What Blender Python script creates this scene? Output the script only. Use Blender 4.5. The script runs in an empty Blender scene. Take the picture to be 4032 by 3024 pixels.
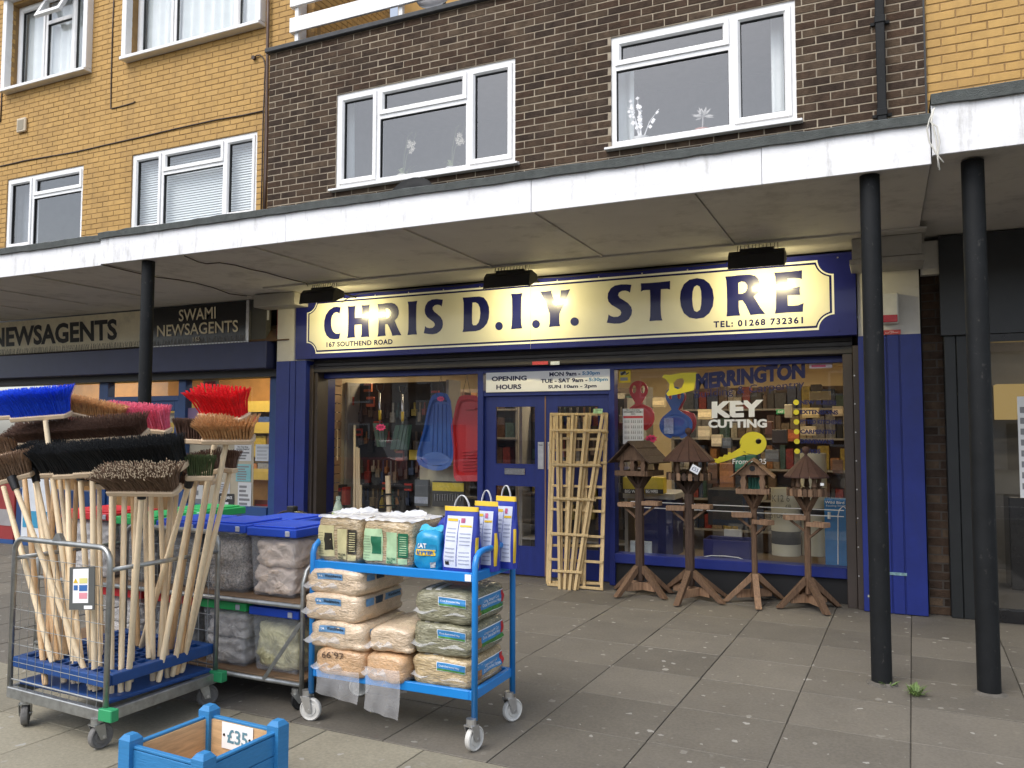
import bpy, bmesh, math, random
import numpy as np
from mathutils import Vector, Matrix, noise
random.seed(7)
sc = bpy.context.scene
COL = sc.collection

# ------------------------------------------------------------------ camera
FPX, YAW, PITCH, ROLL, EYE = 3189.94, math.radians(24.594), math.radians(3.367), math.radians(0.101), 1.60
_fw = Vector((-math.sin(YAW)*math.cos(PITCH), math.cos(YAW)*math.cos(PITCH), math.sin(PITCH)))
_rt0 = Vector((math.cos(YAW), math.sin(YAW), 0)); _up0 = _rt0.cross(_fw)
_rt = _rt0*math.cos(ROLL) + _up0*math.sin(ROLL); _up = -_rt0*math.sin(ROLL) + _up0*math.cos(ROLL)
cam_d = bpy.data.cameras.new('camera'); cam = bpy.data.objects.new('camera', cam_d); COL.objects.link(cam)
cam_d.sensor_width = 36.0; cam_d.lens = FPX/4032*36.0; cam_d.clip_start = 0.05; cam_d.clip_end = 500
cam.matrix_world = Matrix(((_rt.x, _up.x, -_fw.x, 0), (_rt.y, _up.y, -_fw.y, 0), (_rt.z, _up.z, -_fw.z, EYE), (0, 0, 0, 1)))
sc.camera = cam
CAM = Vector((0, 0, EYE))

# ------------------------------------------------------------------ sky, sun, exposure
SUN_EL, SUN_AZ = math.radians(52), math.radians(200)       # azimuth from +Y clockwise: behind the camera, a little left
world = bpy.data.worlds.new('World'); sc.world = world; world.use_nodes = True
nt = world.node_tree; nt.nodes.clear()
sky = nt.nodes.new('ShaderNodeTexSky'); sky.sky_type = 'NISHITA'; sky.sun_disc = False
sky.sun_elevation = SUN_EL; sky.sun_rotation = SUN_AZ; sky.dust_density = 2.0; sky.air_density = 1.0; sky.ozone_density = 1.0
hs = nt.nodes.new('ShaderNodeHueSaturation'); hs.inputs['Saturation'].default_value = 0.50
bg = nt.nodes.new('ShaderNodeBackground'); bg.inputs['Strength'].default_value = 0.15
wo = nt.nodes.new('ShaderNodeOutputWorld')
nt.links.new(sky.outputs[0], hs.inputs['Color']); nt.links.new(hs.outputs[0], bg.inputs['Color']); nt.links.new(bg.outputs[0], wo.inputs['Surface'])
sun_d = bpy.data.lights.new('sun', 'SUN'); sun_d.energy = 1.2; sun_d.angle = math.radians(40); sun_d.color = (1.0, 0.965, 0.91)
sun = bpy.data.objects.new('sun', sun_d); COL.objects.link(sun)
_sd = Vector((math.sin(SUN_AZ)*math.cos(SUN_EL), math.cos(SUN_AZ)*math.cos(SUN_EL), math.sin(SUN_EL)))   # towards the sun
sun.rotation_euler = (-_sd).to_track_quat('-Z', 'Y').to_euler(); sun.location = _sd*30
vs = sc.view_settings; vs.view_transform = 'Standard'; vs.look = 'None'; vs.gamma = 1.0; vs.use_curve_mapping = False
vs.exposure = 0.85
sc.cycles.max_bounces = 8; sc.cycles.transparent_max_bounces = 24; sc.cycles.glossy_bounces = 4
sc.cycles.sample_clamp_indirect = 6.0; sc.cycles.caustics_reflective = False; sc.cycles.caustics_refractive = False
sc.cycles.use_denoising = True

# ------------------------------------------------------------------ photo pixel (4032 x 3024) -> point on a known plane of the place
def ray(px, py):
    return _rt*((px-2016)/FPX) - _up*((py-1512)/FPX) + _fw
def P(px, py, Y):            # on the plane parallel to the facade at depth Y
    d = ray(px, py); return CAM + d*(Y/d.y)
def G(px, py, z=0.0):        # on a level plane
    d = ray(px, py); return CAM + d*((z-EYE)/d.z)
def PL(px, py, o, n):        # on any plane
    d = ray(px, py); return CAM + d*((o-CAM).dot(n)/d.dot(n))

# ------------------------------------------------------------------ mesh builder
class MB:
    def __init__(s, T=None):
        s.v = []; s.f = []; s.T = T
    def _add(s, vs, fs):
        b = len(s.v)
        s.v += [s.T @ Vector(p) for p in vs] if s.T is not None else [Vector(p) for p in vs]
        s.f += [[b+i for i in f] for f in fs]
    def hexa(s, p):          # 8 points: bottom 0-3 ccw, top 4-7
        s._add(p, [(3,2,1,0),(4,5,6,7),(0,1,5,4),(1,2,6,5),(2,3,7,6),(3,0,4,7)]); return s
    def box(s, x0, x1, y0, y1, z0, z1):
        return s.hexa([(x0,y0,z0),(x1,y0,z0),(x1,y1,z0),(x0,y1,z0),(x0,y0,z1),(x1,y0,z1),(x1,y1,z1),(x0,y1,z1)])
    def bar(s, a, b, w, t, side=None):      # rectangular bar from a to b, w wide along `side`, t thick
        a = Vector(a); b = Vector(b); d = (b-a).normalized()
        sd = Vector(side) if side is not None else (Vector((0,0,1)) if abs(d.z) < .9 else Vector((1,0,0)))
        u = (sd - d*sd.dot(d)).normalized()*w/2; n = d.cross(u).normalized()*t/2
        return s.hexa([a-u-n,a+u-n,a+u+n,a-u+n,b-u-n,b+u-n,b+u+n,b-u+n])
    def cyl(s, a, b, r0, r1=None, n=12, cap=True):
        a = Vector(a); b = Vector(b); r1 = r0 if r1 is None else r1
        d = (b-a).normalized(); u = d.orthogonal().normalized(); w = d.cross(u)
        vs = []
        for c, r in ((a,r0),(b,r1)):
            for i in range(n):
                t = 2*math.pi*i/n; vs.append(c+u*(r*math.cos(t))+w*(r*math.sin(t)))
        fs = [(i,(i+1)%n,n+(i+1)%n,n+i) for i in range(n)]
        if cap: fs += [tuple(range(n-1,-1,-1)), tuple(range(n,2*n))]
        s._add(vs, fs); return s
    def tube(s, pts, r, n=8, cap=True):
        pts = [Vector(p) for p in pts]; vs = []; fs = []; m = len(pts)
        u = None
        for k, p in enumerate(pts):
            d = (pts[min(k+1,m-1)]-pts[max(k-1,0)]).normalized()
            u = d.orthogonal().normalized() if u is None else (u-d*u.dot(d)).normalized()
            w = d.cross(u); rr = r[k] if isinstance(r,(list,tuple)) else r
            for i in range(n):
                t = 2*math.pi*i/n; vs.append(p+u*(rr*math.cos(t))+w*(rr*math.sin(t)))
        for k in range(m-1):
            for i in range(n):
                fs.append((k*n+i,k*n+(i+1)%n,(k+1)*n+(i+1)%n,(k+1)*n+i))
        if cap: fs += [tuple(range(n-1,-1,-1)), tuple(range((m-1)*n,m*n))]
        s._add(vs, fs); return s
    def prism(s, poly, ext):                # polygon (3D pts) extruded by vector
        e = Vector(ext); p = [Vector(q) for q in poly]; n = len(p)
        s._add(p+[q+e for q in p], [tuple(range(n-1,-1,-1)), tuple(range(n,2*n))]+[(i,(i+1)%n,n+(i+1)%n,n+i) for i in range(n)]); return s
    def quad(s, a, b, c, d):
        s._add([a,b,c,d], [(0,1,2,3)]); return s
    def lathe(s, prof, c=(0,0,0), n=16, sx=1, sy=1):     # profile of (r, z)
        c = Vector(c); vs = []; m = len(prof)
        for r, z in prof:
            for i in range(n):
                t = 2*math.pi*i/n; vs.append(c+Vector((sx*r*math.cos(t), sy*r*math.sin(t), z)))
        fs = [(k*n+i,k*n+(i+1)%n,(k+1)*n+(i+1)%n,(k+1)*n+i) for k in range(m-1) for i in range(n)]
        fs += [tuple(range(n-1,-1,-1)), tuple(range((m-1)*n,m*n))]
        s._add(vs, fs); return s
    def grid(s, fn, nu, nv):                # surface fn(u,v)->pt
        vs = [fn(i/nu, j/nv) for j in range(nv+1) for i in range(nu+1)]
        fs = [(j*(nu+1)+i, j*(nu+1)+i+1, (j+1)*(nu+1)+i+1, (j+1)*(nu+1)+i) for j in range(nv) for i in range(nu)]
        s._add(vs, fs); return s
    def build(s, name, m, parent=None, smooth=False, bevel=0.0, seg=1):
        me = bpy.data.meshes.new(name); me.from_pydata([tuple(p) for p in s.v], [], s.f); me.update()
        bm = bmesh.new(); bm.from_mesh(me); bmesh.ops.recalc_face_normals(bm, faces=bm.faces)
        bm.to_mesh(me); bm.free()
        o = link(name, me, m, parent)
        if smooth is True:
            me.polygons.foreach_set('use_smooth', [True]*len(me.polygons))
        elif smooth:
            me.polygons.foreach_set('use_smooth', [True]*len(me.polygons)); me.set_sharp_from_angle(angle=math.radians(smooth))
        if bevel:
            b = o.modifiers.new('b', 'BEVEL'); b.width = bevel; b.segments = seg; b.limit_method = 'ANGLE'; b.angle_limit = math.radians(40)
        return o

def link(name, me, m, parent=None):
    o = bpy.data.objects.new(name, me); COL.objects.link(o)
    if m is not None and not me.materials: me.materials.append(m)
    if parent is not None: par(o, parent)
    return o
def world_loc(o):
    p = Vector(o.location) if o.parent is None else o.matrix_parent_inverse @ Vector(o.location)
    return p if o.parent is None else world_loc(o.parent)+p
def par(o, parent):
    o.parent = parent; o.matrix_parent_inverse = Matrix.Translation(-world_loc(parent))
def tag(o, label, cat, group=None):
    o['label'] = label; o['category'] = cat
    if group: o['group'] = group
    return o
def thing(name, label, cat, loc=(0,0,0), group=None):
    o = bpy.data.objects.new(name, None); COL.objects.link(o); o.location = loc; o.empty_display_size = .1
    return tag(o, label, cat, group)
def structure(o): o['kind'] = 'structure'; return o
def stuff(o): o['kind'] = 'stuff'; return o

_ones = ['','first','second','third','fourth','fifth','sixth','seventh','eighth','ninth','tenth','eleventh','twelfth','thirteenth','fourteenth','fifteenth','sixteenth','seventeenth','eighteenth','nineteenth']
def ordw(n):
    if n < 20: return _ones[n]
    t = {2:'twent',3:'thirt',4:'fort',5:'fift',6:'sixt'}[n//10]
    return t+'ieth' if n % 10 == 0 else t+'y-'+_ones[n % 10]
# ------------------------------------------------------------------ flat lettering and outlines
_tc = {}
def text_geo(s, bold=0.0, align='LEFT', space=1.0):
    k = (s, bold, align, space)
    if k not in _tc:
        c = bpy.data.curves.new('t', 'FONT'); c.body = s; c.fill_mode = 'FRONT'; c.offset = bold; c.resolution_u = 3
        c.align_x = align; c.space_character = space; c.space_line = .9
        o = bpy.data.objects.new('t', c); COL.objects.link(o)
        dg = bpy.context.evaluated_depsgraph_get(); me = bpy.data.meshes.new_from_object(o.evaluated_get(dg))
        vs = np.array([v.co[:2] for v in me.vertices]); fs = [list(p.vertices) for p in me.polygons]
        lo = vs.min(0); hi = vs.max(0); vs = (vs-lo)/np.maximum(hi-lo, 1e-6)
        _tc[k] = (vs, fs); bpy.data.objects.remove(o); bpy.data.curves.remove(c); bpy.data.meshes.remove(me)
    return _tc[k]
def text(s, O, U, V, m, parent=None, off=0.0015, bold=0.02, name='lettering', align='LEFT', space=1.0):
    O = Vector(O); U = Vector(U); V = Vector(V); n = U.cross(V).normalized()*off
    vs, fs = text_geo(s, bold, align, space)
    me = bpy.data.meshes.new(name); me.from_pydata([tuple(O+U*a+V*b+n) for a, b in vs], [], fs); me.update()
    return link(name, me, m, parent)
def text_px(s, x0, x1, yt, yb, Y, m, parent=None, slope=None, **k):   # fit between photo columns, top and bottom row at x0 / at x1
    a = P(x0, yb, Y); b = P(x1, yb if slope is None else yb+slope, Y); t = P(x0, yt, Y)
    return text(s, a, b-a, t-a, m, parent, **k)
def shape2d(loops, O, U, V, m, name, parent=None, off=0.0, depth=0.0):   # filled outline(s) with holes in plane coords
    O = Vector(O); U = Vector(U).normalized(); V = Vector(V).normalized(); n = U.cross(V).normalized()
    c = bpy.data.curves.new('s', 'CURVE'); c.dimensions = '2D'; c.fill_mode = 'BOTH' if depth else 'FRONT'; c.extrude = depth/2
    for lp in loops:
        sp = c.splines.new('POLY'); sp.points.add(len(lp)-1); sp.use_cyclic_u = True
        for i, (a, b) in enumerate(lp): sp.points[i].co = (a, b, 0, 1)
    o = bpy.data.objects.new('s', c); COL.objects.link(o)
    dg = bpy.context.evaluated_depsgraph_get(); me = bpy.data.meshes.new_from_object(o.evaluated_get(dg))
    bpy.data.objects.remove(o); bpy.data.curves.remove(c); me.name = name
    for v in me.vertices: v.co = O+U*v.co.x+V*v.co.y+n*(v.co.z+off+depth/2)
    me.update(); me.materials.clear()
    return link(name, me, m, parent)
def shape_px(loops_px, Y, m, name, parent=None, off=0.0, depth=0.0):     # outlines picked in the photo, on a facade-parallel plane
    O = Vector((0, Y, 0)); lp = []
    for l in loops_px:
        q = [P(x, y, Y) for x, y in l]; lp.append([(p.x, p.z) for p in q])
    return shape2d(lp, O, (1,0,0), (0,0,1), m, name, parent, off, depth)
def arc(cx, cy, r, a0, a1, n=8, ry=None):
    ry = r if ry is None else ry
    return [(cx+r*math.cos(math.radians(a0+(a1-a0)*i/n)), cy+ry*math.sin(math.radians(a0+(a1-a0)*i/n))) for i in range(n+1)]

# ------------------------------------------------------------------ materials
def mat(name, col, rough=.6, metal=0., var=.12, vs=6., bump=0., bs=80., spec=.5, coat=0., rand=0., alpha=1., emit=None, es=0., grain=None, dirt=0., dirtcol=(.05,.045,.04), dscale=3., trans=0., dmap=(1,1,1), dth=.52, dw=.23):
    m = bpy.data.materials.new(name); m.use_nodes = True; t = m.node_tree; N = t.nodes; L = t.links
    b = N['Principled BSDF']; b.inputs['Roughness'].default_value = rough; b.inputs['Metallic'].default_value = metal
    b.inputs['Specular IOR Level'].default_value = spec
    if coat: b.inputs['Coat Weight'].default_value = coat; b.inputs['Coat Roughness'].default_value = .04
    tc = N.new('ShaderNodeTexCoord'); src = tc.outputs['Object']
    if grain:                                # stretched coordinates for wood grain
        mp = N.new('ShaderNodeMapping'); mp.inputs['Scale'].default_value = grain; L.new(src, mp.inputs[0]); src = mp.outputs[0]
    nz = N.new('ShaderNodeTexNoise'); nz.noise_dimensions = '4D'; nz.inputs['Scale'].default_value = vs; nz.inputs['Detail'].default_value = 6; nz.inputs['Roughness'].default_value = .65
    L.new(src, nz.inputs['Vector'])
    oi = N.new('ShaderNodeObjectInfo'); mu = N.new('ShaderNodeMath'); mu.operation = 'MULTIPLY'; mu.inputs[1].default_value = 37.; L.new(oi.outputs['Random'], mu.inputs[0]); L.new(mu.outputs[0], nz.inputs['W'])
    cr = N.new('ShaderNodeValToRGB'); e = cr.color_ramp.elements
    e[0].position = .3; e[1].position = .7
    e[0].color = (*[max(0, c*(1-var)) for c in col], 1); e[1].color = (*[min(1, c*(1+var)) for c in col], 1)
    L.new(nz.outputs['Fac'], cr.inputs[0]); out = cr.outputs[0]
    if rand:
        h = N.new('ShaderNodeHueSaturation'); mr = N.new('ShaderNodeMapRange'); mr.inputs['To Min'].default_value = 1-rand; mr.inputs['To Max'].default_value = 1+rand
        L.new(oi.outputs['Random'], mr.inputs[0]); L.new(mr.outputs[0], h.inputs['Value']); L.new(out, h.inputs['Color']); out = h.outputs[0]
    if dirt:
        n2 = N.new('ShaderNodeTexNoise'); n2.inputs['Scale'].default_value = dscale; n2.inputs['Detail'].default_value = 8; n2.inputs['Roughness'].default_value = .7; gp = N.new('ShaderNodeNewGeometry'); mp2 = N.new('ShaderNodeMapping'); mp2.inputs['Scale'].default_value = dmap; L.new(gp.outputs['Position'], mp2.inputs[0]); L.new(mp2.outputs[0], n2.inputs['Vector'])
        r2 = N.new('ShaderNodeValToRGB'); r2.color_ramp.elements[0].position = dth; r2.color_ramp.elements[1].position = dth+dw
        r2.color_ramp.elements[0].color = (0,0,0,1); r2.color_ramp.elements[1].color = (dirt,dirt,dirt,1); L.new(n2.outputs['Fac'], r2.inputs[0])
        mx = N.new('ShaderNodeMixRGB'); mx.inputs[2].default_value = (*dirtcol, 1); L.new(r2.outputs[0], mx.inputs[0]); L.new(out, mx.inputs[1]); out = mx.outputs[0]
    L.new(out, b.inputs['Base Color'])
    if bump:
        nb = N.new('ShaderNodeTexNoise'); nb.inputs['Scale'].default_value = bs; nb.inputs['Detail'].default_value = 4; L.new(src, nb.inputs['Vector'])
        bp = N.new('ShaderNodeBump'); bp.inputs['Strength'].default_value = bump; bp.inputs['Distance'].default_value = .01; L.new(nb.outputs['Fac'], bp.inputs['Height']); L.new(bp.outputs[0], b.inputs['Normal'])
    if emit: b.inputs['Emission Color'].default_value = (*emit, 1); b.inputs['Emission Strength'].default_value = es
    if trans or alpha < 1: b.inputs['Alpha'].default_value = alpha
    m['col'] = col
    return m
def glass_mat(name, ior=1.6, tint=(1,1,1), rough=0.0, extra=0.0):
    m = bpy.data.materials.new(name); m.use_nodes = True; t = m.node_tree; N = t.nodes; L = t.links; N.clear()
    tr = N.new('ShaderNodeBsdfTransparent'); tr.inputs[0].default_value = (*tint, 1)
    gl = N.new('ShaderNodeBsdfGlossy'); gl.inputs['Roughness'].default_value = rough
    fr = N.new('ShaderNodeFresnel'); ge = N.new('ShaderNodeNewGeometry'); mr = N.new('ShaderNodeMapRange')   # same reflectance from either side of the pane
    mr.inputs['To Min'].default_value = ior; mr.inputs['To Max'].default_value = 1/ior; L.new(ge.outputs['Backfacing'], mr.inputs[0]); L.new(mr.outputs[0], fr.inputs['IOR'])
    mx = N.new('ShaderNodeMixShader'); o = N.new('ShaderNodeOutputMaterial')
    L.new(fr.outputs[0], mx.inputs[0]); L.new(tr.outputs[0], mx.inputs[1]); L.new(gl.outputs[0], mx.inputs[2]); L.new(mx.outputs[0], o.inputs[0])
    return m
def film_mat(name, col, op=.35, rough=.25):      # thin plastic: part clear, part milky, with a sheen
    m = bpy.data.materials.new(name); m.use_nodes = True; t = m.node_tree; N = t.nodes; L = t.links
    b = N['Principled BSDF']; b.inputs['Base Color'].default_value = (*col, 1); b.inputs['Roughness'].default_value = rough
    b.inputs['Alpha'].default_value = op
    nz = N.new('ShaderNodeTexNoise'); nz.inputs['Scale'].default_value = 14; tc = N.new('ShaderNodeTexCoord'); L.new(tc.outputs['Object'], nz.inputs[0])
    mr = N.new('ShaderNodeMapRange'); mr.inputs['To Min'].default_value = op*.6; mr.inputs['To Max'].default_value = min(1, op*1.5); L.new(nz.outputs[0], mr.inputs[0]); L.new(mr.outputs[0], b.inputs['Alpha'])
    bp = N.new('ShaderNodeBump'); bp.inputs['Strength'].default_value = .4; bp.inputs['Distance'].default_value = .01; L.new(nz.outputs[0], bp.inputs['Height']); L.new(bp.outputs[0], b.inputs['Normal'])
    return m
def emit_mat(name, col, s):
    m = bpy.data.materials.new(name); m.use_nodes = True; N = m.node_tree.nodes; N.clear()
    e = N.new('ShaderNodeEmission'); e.inputs[0].default_value = (*col, 1); e.inputs[1].default_value = s; o = N.new('ShaderNodeOutputMaterial'); m.node_tree.links.new(e.outputs[0], o.inputs[0]); return m

M = {}
M['upvc'] = mat('upvc', (.80,.80,.80), .35, var=.04, dirt=.25, dirtcol=(.45,.43,.4), dscale=5)
M['white'] = mat('white_paint', (.84,.84,.84), .5, var=.04, bump=.15, bs=30)
M['fascia'] = mat('fascia_paint', (.80,.80,.81), .55, var=.05, bump=.3, bs=25, dirt=.75, dirtcol=(.34,.33,.31), dscale=7, dmap=(1.6,1,.35), dth=.55, dw=.2)
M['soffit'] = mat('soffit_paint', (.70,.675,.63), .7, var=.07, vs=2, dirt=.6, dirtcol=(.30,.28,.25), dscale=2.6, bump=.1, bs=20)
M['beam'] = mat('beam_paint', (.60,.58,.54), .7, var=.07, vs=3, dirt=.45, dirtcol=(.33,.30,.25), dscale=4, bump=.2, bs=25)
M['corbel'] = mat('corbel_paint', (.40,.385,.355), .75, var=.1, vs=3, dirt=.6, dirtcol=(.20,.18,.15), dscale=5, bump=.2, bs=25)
M['felt'] = mat('roof_felt', (.105,.115,.110), .95, var=.25, vs=14, bump=.8, bs=160)
M['black_metal'] = mat('black_metal', (.009,.010,.011), .6, spec=.22, var=.3, bump=.12, bs=60, dirt=.5, dirtcol=(.10,.095,.085), dscale=22, dmap=(1,1,.7), dth=.60, dw=.1)
M['black'] = mat('black', (.012,.012,.013), .5, var=.2)
M['black_gloss'] = mat('black_gloss', (.015,.015,.016), .2, var=.2)
M['blue'] = mat('blue_paint', (.012,.025,.185), .42, var=.14, vs=4, bump=.15, bs=12, dirt=.25, dirtcol=(.03,.035,.085), dscale=5, dmap=(2,1,.5))
M['blue_door'] = mat('door_blue', (.012,.024,.165), .38, var=.14, vs=3, bump=.12, bs=15, grain=(6,6,1), dirt=.5, dirtcol=(.10,.13,.24), dscale=34, dth=.67, dw=.05)
M['sign_blue'] = mat('sign_blue', (.012,.016,.14), .25, spec=.35, var=.03, coat=.15)
M['letter_blue'] = mat('letter_blue', (.008,.010,.085), .25, spec=.35, var=.03, coat=.15)
M['cream'] = mat('sign_cream', (.70,.68,.54), .25, spec=.35, var=.02, coat=.15)
M['sign_white'] = mat('sign_white', (.80,.80,.75), .25, spec=.35, var=.02, coat=.15)
M['shutter'] = mat('shutter_metal', (.05,.045,.042), .55, .3, var=.2, bump=.1)
M['brown_metal'] = mat('shutter_guide_brown', (.05,.038,.032), .5, var=.15)
M['glass'] = glass_mat('window_glass', 2.45)
M['shop_glass'] = glass_mat('shop_glass', 1.8)
M['galv'] = mat('galvanised_steel', (.40,.41,.40), .42, .85, var=.25, vs=18, dirt=.4, dirtcol=(.14,.10,.07), dscale=9)
M['chrome'] = mat('chrome', (.75,.75,.75), .2, 1., var=.1)
M['zinc'] = mat('zinc', (.6,.6,.6), .35, .9, var=.15, vs=20)
M['rubber'] = mat('grey_rubber', (.16,.155,.15), .8, var=.2, vs=20, bump=.2)
M['wheel_white'] = mat('wheel_nylon', (.62,.61,.58), .5, var=.12, dirt=.4, dirtcol=(.3,.28,.25), dscale=20)
M['paper'] = mat('paper', (.88,.88,.88), .7, var=.03)
M['navy_ink'] = mat('navy_ink', (.010,.012,.06), .6, var=.02)
M['black_ink'] = mat('black_ink', (.012,.012,.012), .6, var=.02)
M['blue_ink'] = mat('pale_blue_ink', (.10,.28,.50), .6, var=.02)
M['white_vinyl'] = mat('white_vinyl', (.85,.85,.85), .5, var=.02)
M['yellow_vinyl'] = mat('yellow_vinyl', (.80,.68,.03), .5, var=.03)
M['red'] = mat('red', (.55,.03,.03), .45, var=.08)
M['pinkred'] = mat('fluorescent_pink', (.90,.06,.22), .6, var=.03)
M['yellow'] = mat('yellow', (.75,.50,.03), .5, var=.06)
M['green'] = mat('green', (.03,.30,.10), .45, var=.08)
M['pallet_blue'] = mat('blue_plastic', (.012,.06,.22), .5, var=.15, vs=8, dirt=.3, dirtcol=(.05,.06,.09), dscale=8)
M['lid_blue'] = mat('lid_blue', (.02,.08,.55), .4, var=.06)
M['lid_red'] = mat('lid_red', (.65,.03,.04), .4, var=.06)
M['lid_green'] = mat('lid_green', (.03,.42,.12), .4, var=.06)
M['trolley_blue'] = mat('trolley_blue', (.012,.22,.62), .3, var=.06, coat=.2)
M['planter_blue'] = mat('planter_blue', (.03,.20,.45), .55, var=.10, grain=(3,3,22), bump=.25, bs=8)
M['pine'] = mat('pine', (.60,.42,.22), .6, var=.22, grain=(4,4,30), vs=3, bump=.1, bs=10)
M['pine_in'] = mat('pine_board', (.58,.38,.20), .6, var=.25, grain=(3,3,26), vs=3, bump=.1, bs=10)
M['handle'] = mat('broom_handle', (.86,.69,.46), .55, var=.14, grain=(30,30,1.5), vs=3, rand=.12)
M['handle_dark'] = mat('broom_handle_dark', (.68,.45,.24), .55, var=.14, grain=(30,30,1.5), vs=3, rand=.1)
M['trellis'] = mat('trellis_pine', (.55,.40,.20), .65, var=.25, grain=(30,30,2), vs=3, rand=.1)
M['bt_wood'] = mat('bird_table_wood', (.135,.080,.048), .7, spec=.3, var=.4, grain=(26,26,3), vs=3, bump=.3, bs=12, rand=.12)
M['bt_dark'] = mat('bird_table_dark', (.065,.040,.028), .7, spec=.3, var=.4, grain=(26,26,3), vs=3, bump=.3, bs=12, rand=.12)
M['bt_light'] = mat('bird_table_light', (.27,.165,.10), .7, spec=.3, var=.4, grain=(26,26,3), vs=3, bump=.3, bs=12, rand=.12)
M['bt_roof'] = mat('bird_table_roof', (.075,.035,.025), .75, var=.25, grain=(10,10,10), vs=3, bump=.2)
M['plywood'] = mat('plywood', (.20,.125,.07), .7, var=.25, grain=(4,20,4), vs=3)
M['brick_y'] = [mat('yellow_brick_%d'%i, c, .8, var=.10, vs=7, bump=.25, bs=60, rand=.05, dirt=.45, dirtcol=(.20,.12,.05), dscale=1.6, dmap=(1.8,1,.5), dth=.45, dw=.35) for i, c in enumerate([(.485,.292,.090),(.470,.282,.086),(.495,.300,.096),(.455,.272,.084)])]
M['brick_b'] = [mat('brown_brick_%d'%i, c, .9, spec=.2, var=.42, vs=11, bump=.7, bs=70, rand=.16, dirt=.45, dirtcol=(.14,.105,.075), dscale=2.2, dth=.5, dw=.3) for i, c in enumerate([(.053,.034,.023),(.067,.043,.028),(.044,.029,.021),(.085,.058,.038),(.061,.037,.024)])]
M['mortar_y'] = mat('yellow_mortar', (.31,.19,.075), .9, var=.2, vs=5, bump=.4, bs=90, dirt=.6, dirtcol=(.16,.10,.045), dscale=1.3, dth=.45, dw=.3)
M['mortar_b'] = mat('sand_mortar', (.37,.31,.23), .9, var=.2, vs=6, bump=.5, bs=90, dirt=.7, dirtcol=(.17,.135,.105), dscale=1.5, dth=.44, dw=.25)
M['leaf'] = mat('weed_leaf', (.10,.16,.04), .6, var=.3, vs=30)
def brick_mat(pal): return pal[random.choices(range(len(pal)))[0]]
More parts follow.
